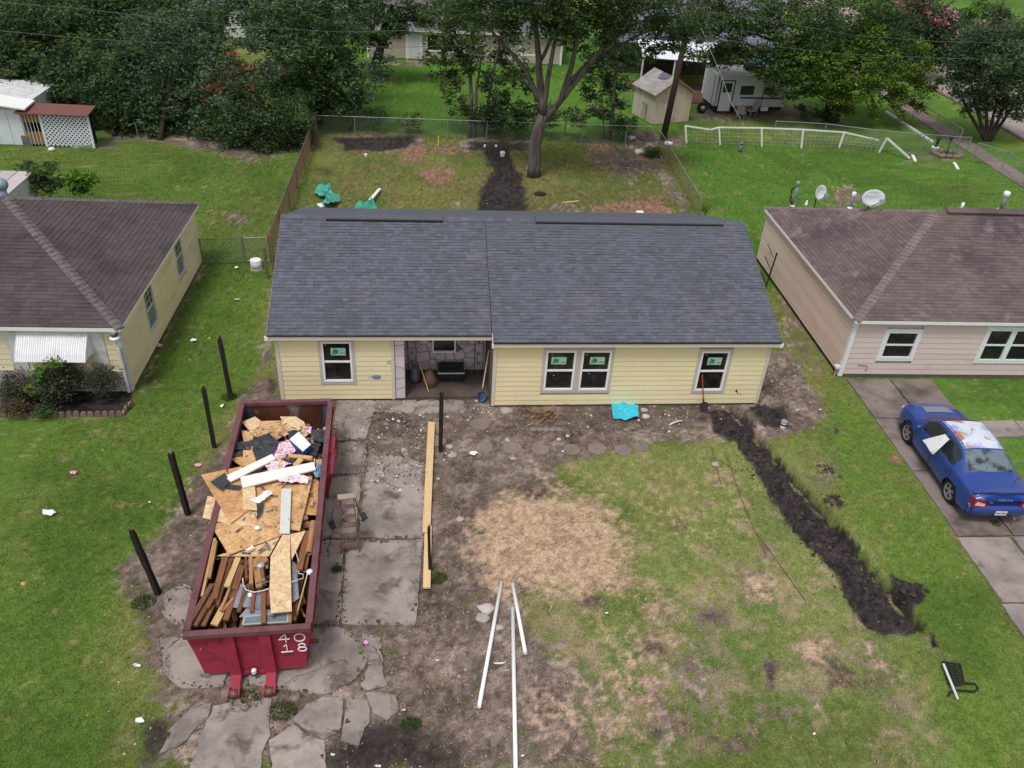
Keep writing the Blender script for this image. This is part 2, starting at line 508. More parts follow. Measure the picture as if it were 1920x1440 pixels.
def field(X, Y):
    X, Y = X.ravel(), Y.ravel()
    near = Y < 70
    n1 = fbm(X, Y, .45, 4, 1); n2 = fbm(X, Y, 2.2, 4, 2); n3 = fbm(X, Y, 8.5, 4, 3, .7); n4 = fbm(X, Y, .16, 3, 4)
    n3 = np.clip((n3 - .5) * 1.7 + .5, 0, 1)
    def cover(L):
        m = np.zeros(X.shape)
        for poly, soft, k in L:
            P = np.array(poly)
            lo, hi = P.min(0) - 3 * soft - .5, P.max(0) + 3 * soft + .5
            i = np.nonzero((X > lo[0]) & (X < hi[0]) & (Y > lo[1]) & (Y < hi[1]))[0]
            if not len(i): continue
            d = sdpoly(X[i], Y[i], poly) + (n2[i] - .5) * soft * 2.6 + (n1[i] - .5) * soft * 1.6
            m[i] = np.maximum(m[i], k * sstep(soft, -soft, d))
        return m
    def crisp(m, w=.16, a=.9): return sstep(.5 - w, .5 + w, m + (n3 - .5) * a * .7 + (n2 - .5) * a)
    D, T, U, M = cover(DIRT), cover(STRAW), cover(MULCH), cover(MUD)
    col = np.broadcast_to(C_GRASS, (len(X), 3)).copy()
    lush = np.ones(len(X)) * .6
    for P, c, soft, l in ((LAWN_BACK, C_BACK, 1.5, .9), (LAWN_L, C_LAWNL, .6, .8), (LAWN_R, C_LAWNR, .8, 1.0), (LAWN_STRIP, C_STRIP, .6, .9), (OLIVE, C_OLIVE, .8, .55)):
        w = sstep(soft, -soft, sdpoly(X, Y, P) + (n1 - .5) * 1.5)
        col += (c - col) * w[:, None]
        lush += (l - lush) * w
    far = sstep(40, 50, Y) * sstep(15, 22, X)
    col += (C_LAWNR * 1.02 - col) * far[:, None]
    mixw = lambda w, c: (np.array(c) - col) * np.clip(w, 0, 1)[:, None]
    col += mixw(sstep(.52, .72, n1 * .6 + n2 * .4) * .55 * (1.25 - lush), C_DRY)
    col += mixw(sstep(.52, .34, fbm(X, Y, .3, 4, 17)) * .5, C_DKG * 1.1)
    col += mixw(sstep(.58, .75, n4) * .25 * (1.3 - lush), C_DRY)
    col += mixw(cover(WORN) * (.15 + .75 * sstep(.42, .66, fbm(X, Y, .55, 4, 31) * .6 + n2 * .4)), C_WORN * (.75 + .5 * n3)[:, None])
    ol = sstep(.8, -.8, sdpoly(X, Y, OLIVE) + (n1 - .5) * 2)
    n5 = fbm(X, Y, .8, 4, 7); n6 = fbm(X, Y, 1.3, 4, 9)
    low = sstep(17.5, 12, Y)
    col += mixw(ol * low * sstep(.50, .62, n5 * .7 + n2 * .3) * .75, C_LUSH)
    tanw = ol * sstep(.515, .66, n6 * .55 + n2 * .45 + (low - .5) * .05) * .58
    col += mixw(tanw, C_TAN * (.8 + .4 * n3)[:, None])
    soilw = ol * sstep(.60, .68, fbm(X, Y, .9, 4, 12) * .6 + n2 * .4) * (.35 + .55 * low)
    col += mixw(soilw, C_SOIL * (.7 + .6 * n3)[:, None])
    d = crisp(D)
    dc = C_DIRT + (C_DIRT2 - C_DIRT) * sstep(.42, .66, n2 * .6 + fbm(X, Y, 1.1, 3, 14) * .4)[:, None]
    dc = dc + (C_SOIL * .8 - dc) * (sstep(.50, .66, fbm(X, Y, 1.0, 4, 15) * .5 + n2 * .5) * .8)[:, None]
    dc = dc * (0.62 + .76 * n3)[:, None]
    col += (dc - col) * d[:, None]
    t = crisp(T, .3, .7)
    tc = C_STRAW2 + (C_STRAW - C_STRAW2) * sstep(.3, .6, n2 * .5 + n3 * .5)[:, None]
    col += (tc - col) * t[:, None]
    u = crisp(U, .3)
    col += (C_MULCH * (.7 + .6 * n3)[:, None] - col) * u[:, None]
    m = crisp(M, .2, .8)
    jj = np.nonzero((X > 3) & (X < 13) & (Y > 9) & (Y < 21.5))[0]
    dtr = np.full(X.shape, 9.0); dtr[jj] = seg_d(X[jj], Y[jj], TRENCH)
    m = m * (1 - .9 * sstep(.10, .05, np.abs(dtr - .30)) * sstep(.47, .55, n2))
    col += (C_MUD * (.45 + 1.1 * n3)[:, None] - col) * m[:, None]
    col *= (.74 + .52 * n3)[:, None]
    bare = np.clip(np.maximum.reduce([d, t, u, m, tanw * .75, soilw]), 0, 1)
    h = (n1 - .5) * .02 - .01
    fine = near * 1.0
    h += d * (n3 - .6) * .03 + m * (n3 - .45) * .10 * sstep(24, 21, Y) + m * (n3 - .6) * .03
    j = np.nonzero((X > 3) & (X < 13) & (Y > 9) & (Y < 21.5))[0]
    x, y = X[j], Y[j]
    dt = seg_d(x, y, TRENCH) + (n3[j] - .5) * .10
    dm = seg_d(x, y, MOUND) + (n2[j] - .5) * .35 + (n3[j] - .5) * .25
    hh = .23 * sstep(.62, .08, dm) * (.15 + 1.7 * fbm(x, y, 5.0, 4, 21))
    hh = hh * sstep(.10, .26, dt) - .30 * sstep(.25, .08, dt)
    for cx, cy, r, k in HUMPS:
        hh += k * sstep(r, 0, np.hypot(x - cx, y - cy) + (n2[j] - .5) * .3) * (.3 + 1.4 * n3[j])
    h[j] += hh
    return col, h, bare, m, t, lush
def axis(parts):
    a = [np.arange(p0, p1, s) for p0, p1, s in parts]
    return np.concatenate(a + [[parts[-1][1]]])
gx = axis([(-1500, -300, 300), (-300, -100, 50), (-100, -44, 8), (-44, -13, .6), (-13, -9, .12), (-9, 15, .06), (15, 21, .12), (21, 48, .6), (48, 104, 8), (104, 304, 50), (304, 1504, 300)])
gy = axis([(-120, 0, 30), (0, 7.2, 1.2), (7.2, 21.6, .06), (21.6, 30, .15), (30, 46, .22), (46, 64, .5), (64, 100, 3), (100, 300, 25), (300, 2400, 350)])
GX, GY = np.meshgrid(gx, gy)
gcol, gh, gbare, gmud, gstraw, glush = field(GX, GY)
nx, ny = len(gx), len(gy)
V = np.stack([GX.ravel(), GY.ravel(), gh], 1)
ii = (np.arange(ny - 1)[:, None] * nx + np.arange(nx - 1)[None, :]).ravel()
F = np.stack([ii, ii + 1, ii + nx + 1, ii + nx], 1)
m_ground = mat('ground', (1, 1, 1), rough=.95, var=.10, scale=9, fine=.45, fscale=26, bump=.7, bscale=30, spec=.12, attr='cover')
g = npmesh('ground', V, F, m_ground, attrs={'cover': ('FLOAT_COLOR', np.c_[gcol, np.ones(len(gcol))])}, smooth=True)
tag(g, 'lawns and bare yard earth spreading around the three houses', kind='structure')

# ------------------------------------------------------------------ concrete slabs and paving
m_conc = mat('concrete', S(160, 148, 141), rough=.92, var=.12, scale=1.3, fine=.16, fscale=50, col2=S(122, 112, 108), st=(.9, .42, .66), col3=S(98, 88, 82), st3=(1.9, .52, .66), crack=.42, rnd=.07, bump=.15, bscale=80)
m_concl = mat('pale_concrete', S(152, 140, 134), rough=.92, var=.14, scale=1.3, fine=.16, fscale=50, col2=S(122, 112, 108), st=(.9, .42, .66), col3=S(104, 94, 88), st3=(1.9, .54, .70), rnd=.07)
m_concd = mat('dark_concrete', S(128, 116, 111), rough=.92, var=.14, scale=1.1, fine=.10, fscale=70, col2=S(88, 78, 76), st=(.8, .45, .65), col3=S(128, 92, 70), st3=(1.4, .62, .75), rnd=.1, bump=.15, bscale=80)
m_path = mat('path_concrete', S(128, 114, 108), rough=.92, var=.12, scale=1.2, fine=.1, rnd=.12)
m_road = mat('road_surface', S(158, 146, 142), rough=.95, var=.12, scale=.5, fine=.08, fscale=30, col2=S(138, 124, 120), st=(.35, .45, .65))
def ragged(P, step=.22, amp=.035, seed=0, keep=None):
    out = []
    n = len(P)
    for i in range(n):
        a, b = Vector(P[i]), Vector(P[(i + 1) % n])
        k = max(1, int((b - a).length / step))
        for j in range(k):
            q = a.lerp(b, j / k)
            dx = (mnoise.noise(Vector((q.x * 3, q.y * 3, seed))) + .6 * mnoise.noise(Vector((q.x * 9, q.y * 9, seed)))) * amp * 1.6
            dy = (mnoise.noise(Vector((q.x * 3, q.y * 3, seed + 9.7))) + .6 * mnoise.noise(Vector((q.x * 9, q.y * 9, seed + 4)))) * amp * 1.6
            out.append(Vector((q.x + dx, q.y + dy, q.z)))
    return out
def slab(poly, top, th, m, parent, amp=.03, name='slab', tilt=0.0):
    P = ragged([Vector((x, y, top)) for x, y in poly], .11, amp, random.random() * 50)
    b = MB()
    b.prism([Vector((p.x, p.y, p.z - th)) for p in P], (0, 0, th))
    c = sum((p for p in P), Vector()) / len(P)
    tx, ty = random.uniform(-tilt, tilt), random.uniform(-tilt, tilt)
    b.v = [(v[0], v[1], v[2] + (v[0] - c.x) * tx + (v[1] - c.y) * ty) for v in b.v]
    return b.build(name, m, parent)
dw = empty('driveway', (-1.5, 14.5, 0), label='cracked old concrete driveway under the red dumpster', kind='structure')
DRIVE = [
    [(632, 752), (752, 752), (870, 750), (874, 774), (780, 778), (702, 772), (694, 800), (686, 824), (622, 826)],
    [(618, 832), (690, 828), (682, 887), (606, 892)],
    [(690, 858), (742, 852), (800, 872), (796, 1011), (671, 1009)], [(592, 896), (677, 892), (668, 1009), (575, 1010)],
    [(650, 1014), (794, 1014), (786, 1100), (778, 1175), (640, 1172)], [(560, 1015), (646, 1014), (636, 1172), (548, 1170)],
    [(470, 900), (588, 895), (572, 1010), (440, 1010)], [(430, 1015), (556, 1015), (540, 1170), (400, 1170)], [(470, 830), (600, 832), (590, 890), (460, 895)],
    [(450, 1176), (560, 1177), (622, 1172), (645, 1180), (660, 1196), (678, 1212), (690, 1232), (672, 1268), (650, 1285), (600, 1304), (540, 1296), (470, 1285)],
    [(304, 1196), (350, 1192), (372, 1200), (430, 1230), (432, 1262), (415, 1285), (380, 1292), (332, 1284), (302, 1262)],
    [(308, 1108), (345, 1098), (362, 1110), (358, 1168), (330, 1172), (305, 1150)],
    [(680, 1188), (712, 1192), (718, 1240), (694, 1250), (676, 1220)], [(682, 1262), (694, 1246), (718, 1245), (724, 1285), (690, 1298), (678, 1290)],
    [(352, 1330), (395, 1317), (392, 1335), (372, 1362), (345, 1396), (300, 1412), (318, 1372)], [(404, 1322), (440, 1316), (506, 1312), (505, 1376), (492, 1425), (484, 1470), (346, 1470), (372, 1392), (392, 1350)],
    [(552, 1350), (578, 1322), (604, 1308), (645, 1312), (638, 1368), (608, 1384), (570, 1366)], [(506, 1388), (546, 1360), (566, 1372), (606, 1392), (612, 1420), (604, 1470), (512, 1470)],
    [(649, 1314), (690, 1312), (698, 1344), (672, 1400), (640, 1392), (642, 1368)], [(686, 1300), (742, 1302), (750, 1334), (726, 1352), (702, 1338)],
]
for P in DRIVE:
    slab(W2(P), .026, .12, m_conc, dw, .022 if DRIVE.index(P) < 9 else .045, tilt=.005)
dr = empty('neighbour_driveway', (14.3, 15, 0), label='stained concrete driveway under the blue car', kind='structure')
for y0, y1 in ((21.45, 19.35), (19.3, 16.9), (16.86, 14.36), (14.3, 12.2), (12.14, 10.0), (9.96, 7)):
    sh = -.02 if y0 > 14.3 else -.10 - (14.3 - y0) * .03
    for x0, x1 in ((13.12, 14.52), (14.60, 15.95)):
        slab([(x0 + sh, y1), (x1 + sh, y1), (x1 + sh, y0), (x0 + sh, y0)], .045, .12, m_concd if y1 > 14 else m_concl, dr, .014, tilt=.006)
pw = empty('footpath', (18, 18.7, 0), label='short concrete footpath crossing the lawn beside the blue car', kind='structure')
for x0 in (16.0, 17.52, 19.04, 20.56, 22.1):
    slab([(x0, 18.4), (x0 + 1.48, 18.46), (x0 + 1.48, 19.24), (x0, 19.2)], .045, .1, m_concl, pw, .012)
sw = empty('pavement', (30.7, 60, 0), label='narrow concrete pavement beside the street', kind='structure')
for k in range(34):
    y0 = 37 + k * 1.6
    slab([(30.1, y0), (31.28, y0), (31.28, y0 + 1.56), (30.1, y0 + 1.56)], .045, .1, m_path, sw, .008, name='paving_slab')
b = MB()
b.bx(35.2, 42.2, 20, 400, -.05, .03)
b.build('street', m_road, kind='structure', label='pale grey street beyond the pavement')
b = MB()
b.bx(34.95, 35.2, 20, 200, -.05, .11)
b.bx(42.2, 42.45, 20, 200, -.05, .11)
b.build('kerb', m_path, kind='structure', label='concrete kerb edging the street')

# ------------------------------------------------------------------ grass blades, straw and chips (uncountable cover)
HOUSES = [(-4.9, 9.9, 19.6, 29.0), (-30, -8.9, 20.5, 29.3), (12.8, 35, 21.6, 30.4)]
def blades(n, x0, x1, y0, y1, hl, wd, keep, colf, name, m, lab, flat=0.0):
    X = rng.uniform(x0, x1, n); Y = rng.uniform(y0, y1, n)
    c, h, bare, mu, st, lu = field(X, Y)
    k = keep(bare, mu, st, lu) > rng.random(n)
    for a, b_, c_, d_ in HOUSES: k &= ~((X > a) & (X < b_) & (Y > c_) & (Y < d_))
    for P in NOGRASS:
        k &= ~(sdpoly(X, Y, P) < .02)
    X, Y, c, h = X[k], Y[k], c[k], h[k]
    n = len(X)
    th = rng.uniform(0, 6.2832, n)
    L = hl * rng.uniform(.55, 1.3, n); w = wd * rng.uniform(.7, 1.3, n)
    ln = rng.uniform(.2, .9, n) if not flat else np.full(n, 1.0)
    up = np.sqrt(np.maximum(0, 1 - ln ** 2)) if not flat else rng.uniform(.0, .15, n)
    dx, dy = np.cos(th), np.sin(th)
    base = np.stack([X, Y, h + (.004 if not flat else .012)], 1)
    side = np.stack([-dy, dx, np.zeros(n)], 1) * w[:, None] / 2
    tip = base + np.stack([dx * ln, dy * ln, up], 1) * L[:, None]
    if flat:
        V = np.stack([base - side, base + side, tip + side, tip - side], 1).reshape(-1, 3); q = 4
    else:
        V = np.stack([base - side, base + side, tip], 1).reshape(-1, 3); q = 3
    F = np.arange(n * q).reshape(-1, q)
    cc = colf(c, n)
    A = np.repeat(np.c_[cc, np.ones(n)], q, 0)
    o = npmesh(name, V, F, m, attrs={'cover': ('FLOAT_COLOR', A)})
    return tag(o, lab, kind='stuff')
NOGRASS = [W2(p) for p in DRIVE[:13]] + [[(13.05, 7), (15.95, 7), (15.95, 21.5), (13.05, 21.5)], [(15.9, 18.35), (24, 18.35), (24, 19.25), (15.9, 19.25)], [(30.0, 36), (31.3, 36), (31.3, 92), (30, 92)]]
m_blade = mat('grass_blades', (1, 1, 1), rough=.7, var=.05, spec=.15, attr='cover')
gkeep = lambda bare, mu, st, lu: (1 - bare) * .95 + .05 * (1 - mu)
def gcolf(c, n):
    k = rng.uniform(.62, 1.75, n)[:, None] * np.array([1.02, 1.02, 1.0])
    dry = (rng.random(n) < .16)[:, None]
    return np.where(dry, c * .8 + np.array([.11, .08, .035]), c * k)
blades(260000, -10.5, 14.6, 8.2, 21.6, .06, .011, gkeep, gcolf, 'grass', m_blade, 'short patchy grass blades over the front yards')
blades(200000, -22, 30, 21.6, 46, .09, .02, gkeep, gcolf, 'grass', m_blade, 'mown green grass behind and between the houses')
def scolf(c, n):
    return np.where((rng.random(n) < .3)[:, None], np.array(S(150, 124, 98)), np.array(S(198, 174, 150))) * rng.uniform(.7, 1.15, n)[:, None]
blades(70000, -1, 9.8, 8.3, 20, .06, .007, lambda b_, mu, st, lu: st * .8 + .10 * b_ * (1 - mu) + .03 * (1 - mu), scolf, 'straw', m_blade, 'dry tan straw scattered over the bare front yard', flat=1.0)
def chips(n, pts, name, lab, cols, size, m):
    """small flakes and crumbs lying on the ground"""
    Vs, Fs, Cs = [], [], []
    P = np.array(pts)
    _, h, *_ = field(P[:, 0], P[:, 1])
    for (x, y), z in zip(P, h):
        s = size * math.exp(random.gauss(0, .45))
        a = random.uniform(0, 6.3)
        k = random.choice((3, 4, 5))
        o = len(Vs)
        zz = max(z, 0.038 if any(inpoly(x, y, p) for p in NOGRASS[:13]) else -1)
        ring = [(x + s * random.uniform(.5, 1) * math.cos(a + 6.283 * i / k), y + s * random.uniform(.5, 1) * math.sin(a + 6.283 * i / k)) for i in range(k)]
        Vs += [(p[0], p[1], zz - .004) for p in ring] + [(x, y, zz + s * random.uniform(.25, .7))]
        c = random.choice(cols)
        f = random.uniform(.75, 1.15)
        Cs += [(c[0] * f, c[1] * f, c[2] * f, 1)] * (k + 1)
        Fs += [(o + i, o + (i + 1) % k, o + k) for i in range(k)]
    ob = npmesh(name, np.array(Vs), np.array(Fs), m, attrs={'cover': ('FLOAT_COLOR', np.array(Cs))})
    return tag(ob, lab, kind='stuff')
def inpoly(x, y, P):
    c = False
    for i in range(len(P)):
        ax, ay = P[i]; bx, by = P[i - 1]
        if (ay > y) != (by > y) and x < (bx - ax) * (y - ay) / (by - ay) + ax: c = not c
    return c
m_chip = mat('rubble_bits', (1, 1, 1), rough=.9, var=.1, attr='cover')
def scatter(n, cx, cy, sx, sy):
    return [(random.gauss(cx, sx), random.gauss(cy, sy)) for _ in range(n)]
_c = lambda px, py, n, sx, sy: scatter(n, at(px, py).x, at(px, py).y, sx, sy)
chips(0, _c(745, 800, 420, .8, .7) + _c(760, 870, 300, .7, .5) + _c(900, 770, 160, .6, .3) + _c(1290, 780, 120, 1.3, .35) + _c(1480, 740, 140, .5, .9) + _c(1000, 820, 130, 1.6, .7), 'rubble', 'pale plaster and paint crumbs strewn by the house front', [S(190, 182, 176), S(150, 140, 134), S(120, 106, 98), S(96, 84, 78), S(206, 200, 196)], .03, m_chip)
chips(0, _c(900, 1250, 260, 1.6, 2.0) + _c(700, 1330, 120, 1.4, 1.0) + _c(300, 1120, 110, .5, 1.6) + _c(1180, 1200, 160, 2.4, 2) + _c(300, 1380, 70, .6, .6) + _c(740, 268, 60, 1.6, .5) + _c(940, 340, 70, .6, 3), 'litter', 'tiny chips and crumbs lying across the worn yard', [S(206, 198, 190), S(170, 150, 130), S(120, 100, 86), S(96, 80, 68), S(190, 164, 130)], .017, m_chip)
chips(0, _c(360, 700, 60, 1.2, 3) + _c(150, 1050, 60, 2.0, 3.0), 'fallen_leaves', 'scattered dry yellow leaves on the left lawn', [S(190, 160, 80), S(170, 130, 70), S(150, 110, 60)], .035, m_chip)
cl = []
for (ax, ay), (bx, by) in zip(MOUND[:-1], MOUND[1:]):
    for _ in range(120):
        t = random.random()
        cl.append((ax + (bx - ax) * t + random.gauss(0, .26), ay + (by - ay) * t + random.gauss(0, .2)))
for cx, cy, r, _h in HUMPS: cl += scatter(60, cx, cy, r * .45, r * .45)
chips(0, cl, 'soil_clods', 'black clay clods heaped along the trench', [S(60, 52, 51), S(48, 42, 41), S(74, 65, 62)], .05, m_chip)

jp, jg = [], []
for P in DRIVE:
    Q = W2(P)
    for (ax, ay), (bx_, by_) in zip(Q, Q[1:] + Q[:1]):
        for _ in range(int(math.hypot(bx_ - ax, by_ - ay) * 40)):
            t = random.random()
            (jp if random.random() < .6 else jg).append((ax + (bx_ - ax) * t + random.gauss(0, .045), ay + (by_ - ay) * t + random.gauss(0, .045)))
chips(0, jp, 'joint_dirt', 'brown dirt crumbs caught in the joints of the cracked driveway', [S(104, 90, 80), S(84, 74, 66), S(126, 112, 100), S(74, 70, 54)], .028, m_chip)
chips(0, jg, 'joint_weeds', 'small green weeds sprouting from the driveway joints', [S(78, 96, 46), S(96, 112, 58), S(66, 80, 42)], .018, m_chip)

# ------------------------------------------------------------------ house building blocks
m_yel = mat('yellow_siding', S(234, 220, 178), rough=.7, var=.05, scale=1.2, rnd=.03, col2=S(214, 198, 158), st=(1.3, .6, .85))
m_beige = mat('beige_siding', S(224, 211, 178), rough=.75, var=.06, scale=1.2, rnd=.035, col2=S(196, 178, 138), st=(1.0, .55, .8))
m_beigeold = mat('weathered_beige_siding', S(222, 210, 180), rough=.8, var=.08, scale=2, rnd=.05, col2=S(188, 172, 142), st=(1.2, .54, .78), col3=S(150, 130, 104), st3=(3, .62, .78), stretch=(1, .35, 1.8))
m_pink = mat('pink_siding', S(214, 194, 190), rough=.75, var=.05, scale=1.2, rnd=.035, col2=S(188, 162, 158), st=(1.2, .55, .8))
m_pinkold = mat('weathered_pink_siding', S(212, 190, 180), rough=.8, var=.07, scale=2, rnd=.05, col2=S(186, 162, 150), st=(1.2, .52, .78), col3=S(160, 134, 118), st3=(2.2, .64, .82), stretch=(1, .35, 1.8))
m_trim = mat('beige_trim', S(214, 202, 186), rough=.65, var=.04)
m_trimg = mat('grey_beige_trim', S(196, 186, 176), rough=.7, var=.05)
m_white = mat('white_paint', S(232, 232, 230), rough=.5, var=.04)
m_vinyl = mat('white_vinyl', S(240, 240, 240), rough=.35, var=.02, spec=.4)
m_dirtyw = mat('worn_white_paint', S(206, 206, 206), rough=.75, var=.08, col2=S(160, 156, 150), st=(2.5, .52, .75))
m_glass = mat('dark_window_glass', (.012, .012, .014), rough=.08, var=.2, scale=1.5, spec=.6, col2=(.045, .038, .026), st=(1.6, .5, .66))  # brownish patches paint interior reflections into the pane colour
m_screen = mat('insect_screen', S(120, 128, 140), rough=.6, var=.08)
m_black = mat('black_iron', S(38, 34, 34), rough=.6, var=.15)
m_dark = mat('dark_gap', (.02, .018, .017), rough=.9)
m_found = mat('foundation', S(96, 88, 82), rough=.95, var=.2)
m_soffit = mat('soffit', S(196, 186, 170), rough=.8)
m_shing = mat('charcoal_shingle', S(92, 95, 104), rough=.92, var=.08, scale=.5, fine=.22, fscale=45, rnd=.17, isl=True, spec=.2, col2=S(116, 112, 112), st=(.6, .58, .84))
m_shingb = mat('brown_shingle', S(88, 80, 81), rough=.92, var=.12, scale=.4, fine=.14, fscale=50, rnd=.10, isl=True, spec=.15, col2=S(72, 62, 62), st=(.5, .45, .65))
m_shingp = mat('faded_purple_brown_shingle', S(108, 93, 92), rough=.92, var=.14, scale=.5, fine=.14, fscale=50, rnd=.14, isl=True, spec=.15, col2=S(86, 74, 77), st=(.38, .46, .62), col3=S(136, 124, 122), st3=(.9, .58, .75))
m_sticker = mat('pale_green_sticker', S(170, 214, 190), rough=.4, var=.03)
m_green = mat('green_print', S(30, 130, 60), rough=.5)
m_yelmark = mat('yellow_tag', S(214, 210, 70), rough=.5)

def siding(par, P0, u, n, L, z0, z1, rows, m, holes=(), top=None, name='siding_board', proud=.018):
    """lapped boards, one object per run; P0 at wall foot, u along wall, n outward, holes (u0,u1,z0,z1); top(u)->z limits gables"""
    P0, u, n = Vector(P0), Vector(u).normalized(), Vector(n).normalized()
    e = (z1 - z0) / rows
    for r in range(rows):
        a, b = z0 + r * e, z0 + (r + 1) * e + .012
        segs = [(0.0, L)]
        for h in holes:
            if h[2] < b - .02 and h[3] > a + .02:
                ns = []
                for s in segs:
                    if h[1] <= s[0] or h[0] >= s[1]: ns.append(s)
                    else:
                        if h[0] - s[0] > .02: ns.append((s[0], h[0]))
                        if s[1] - h[1] > .02: ns.append((h[1], s[1]))
                segs = ns
        for s0, s1 in segs:
            q = MB()
            prof = [(0.0, a), (proud, a), (.005, b), (0.0, b)]
            vs = []
            for s in (s0, s1):
                for d, z in prof:
                    vs.append(P0 + u * s + n * d + Vector((0, 0, z - P0.z)))
            q.add(vs, [(0, 1, 2, 3), (7, 6, 5, 4), (0, 4, 5, 1), (1, 5, 6, 2), (2, 6, 7, 3), (3, 7, 4, 0)])
            q.build(name, m, par)
def window(par, P0, u, n, w, h, trim=.09, mt=None, mf=None, sticker=False, grid=None, bars=False, screen=False, mid=True, sill=False, tags=False, casing=None):
    """double-hung window; P0 lower left corner of its white frame on the wall plane"""
    P0, u, n = Vector(P0), Vector(u).normalized(), Vector(n).normalized()
    Z = Vector((0, 0, 1))
    mf = mf or m_vinyl
    B = lambda mb, u0, u1, z0, z1, d0, d1: mb.prism([P0 + u * a + Z * z + n * d0 for a, z in ((u0, z0), (u1, z0), (u1, z1), (u0, z1))], n * (d1 - d0))
    f = MB()
    t = .055
    for a in ((0, t, 0, h), (w - t, w, 0, h), (t, w - t, 0, t), (t, w - t, h - t, h)): B(f, *a, -.04, .035)
    fo = f.build('window', mf, par)
    if trim:
        c = MB()
        for a in ((-trim, -.001, -trim, h + trim), (w + .001, w + trim, -trim, h + trim), (0, w, -trim, -.001), (0, w, h + .001, h + trim)): B(c, *a, -.01, .026)
        c.build('window_trim', mt or m_trimg, fo)
    zm = h * .5
    for k, (z0, z1) in enumerate(((t, zm), (zm, h - t)) if mid else ((t, h - t),)):
        g = MB()
        B(g, t - .004, w - t + .004, z0, z1, -.03 + .006 * k, -.022 + .006 * k)
        g.build('screen' if (screen and k == 0) else 'pane', m_screen if (screen and k == 0) else m_glass, fo)
    if mid:
        r = MB()
        B(r, t, w - t, zm - .028, zm + .028, -.03, .012)
        r.build('meeting_rail', mf, fo)
    if grid:
        gm = MB()
        for (z0, z1) in (((zm, h - t),) if grid == 'upper' else ((t, zm), (zm, h - t))):
            for k in (1, 2): B(gm, w * k / 3 - .008, w * k / 3 + .008, z0, z1, -.02, -.008)
            for k in (1, 2): B(gm, t, w - t, z0 + (z1 - z0) * k / 3 - .008, z0 + (z1 - z0) * k / 3 + .008, -.019, -.009)
        gm.build('muntins', mf, fo)
    if bars:
        bm_ = MB()
        for k in range(1, 8): B(bm_, t + (w - 2 * t) * k / 8 - .006, t + (w - 2 * t) * k / 8 + .006, t, h - t, -.02, -.006)
        for z in (.25, .75): B(bm_, t, w - t, h * z - .008, h * z + .008, -.019, -.007)
        bm_.build('security_bars', m_black, fo)
    if sticker:
        s = MB()
        su = w * .30 if sticker is True else sticker
        sz = zm + (h - zm) * .30
        sw_, sh = w * .5, (h - zm) * .36
        B(s, su, su + sw_, sz, sz + sh, -.0155, -.0125)
        s.build('sticker', m_sticker, fo)
        p = MB()
        for k in range(3):
            x = su + sw_ * (.06 + .11 * k)
            p.prism([P0 + u * a + Z * z + n * -.012 for a, z in ((x, sz + sh * .12), (x + .03, sz + sh * .12), (x + sw_ * .2 + .02, sz + sh * (.78 - .08 * k)), (x + sw_ * .16, sz + sh * (.88 - .06 * k)))], n * .002)
        p.build('sticker_print', m_green, fo)
        M = frame3(P0 + u * (su + sw_ * .68) + Z * (sz + sh * .3) + n * -.0115, u, Z)
        text('Ply Gem', sh * .36, M, m_black, fo)
    if tags:
        y = MB()
        for (a, z) in tags: B(y, w * a, w * a + .035, h * z, h * z + .02, -.015, -.012)
        y.build('yellow_tag', m_yelmark, fo)
    return fo
def clip(poly, a, b, c):
    """keep a*x+b*y<=c"""
    out = []
    for i in range(len(poly)):
        p, q = poly[i], poly[(i + 1) % len(poly)]
        dp, dq = a * p[0] + b * p[1] - c, a * q[0] + b * q[1] - c
        if dp <= 0: out.append(p)
        if (dp < 0 < dq) or (dq < 0 < dp):
            t = dp / (dp - dq)
            out.append((p[0] + (q[0] - p[0]) * t, p[1] + (q[1] - p[1]) * t))
    return out
def tri_n(n): return [(0, i, i + 1) for i in range(1, n - 1)]
def shingles(par, O, u, v, poly, m, expo=.14, tab=.30, singles=0, name='shingle', lift=.012, jit=.25):
    """shingle tabs over a convex roof polygon given in (u,v) metres from O; u along the eave, v up the slope"""
    O, u, v = Vector(O), Vector(u).normalized(), Vector(v).normalized()
    n = u.cross(v).normalized()
    if n.z < 0: n = -n
    vmax = max(p[1] for p in poly); umin = min(p[0] for p in poly); umax = max(p[0] for p in poly)
    rest = MB()
    k = 0
    row = 0
    v0 = min(p[1] for p in poly)
    while v0 < vmax - .01:
        x = umin - random.random() * tab
        while x < umax:
            w = tab * random.uniform(1 - jit, 1 + jit * 1.4)
            p = clip(clip(clip(clip(poly, -1, 0, -x), 1, 0, x + w - .004), 0, -1, -v0), 0, 1, v0 + expo * 1.04)
            x += w
            if len(p) < 3: continue
            t = lift * random.choice((.8, 1.0, 1.0, 1.7))
            top = [O + u * a + v * b + n * (.004 + t * (1 - (b - v0) / (expo * 1.04))) for a, b in p]
            bot = [O + u * a + v * b - n * .004 for a, b in p]
            N = len(p)
            mb = MB() if k < singles else rest
            mb.add(top + bot, [tuple(range(N))] + [(i, N + i, N + (i + 1) % N, (i + 1) % N) for i in range(N)])
            if k < singles: mb.build(name, m, par)
            k += 1
        v0 += expo
        row += 1
    if rest.v: rest.build('shingle_field', m, par, kind='stuff')
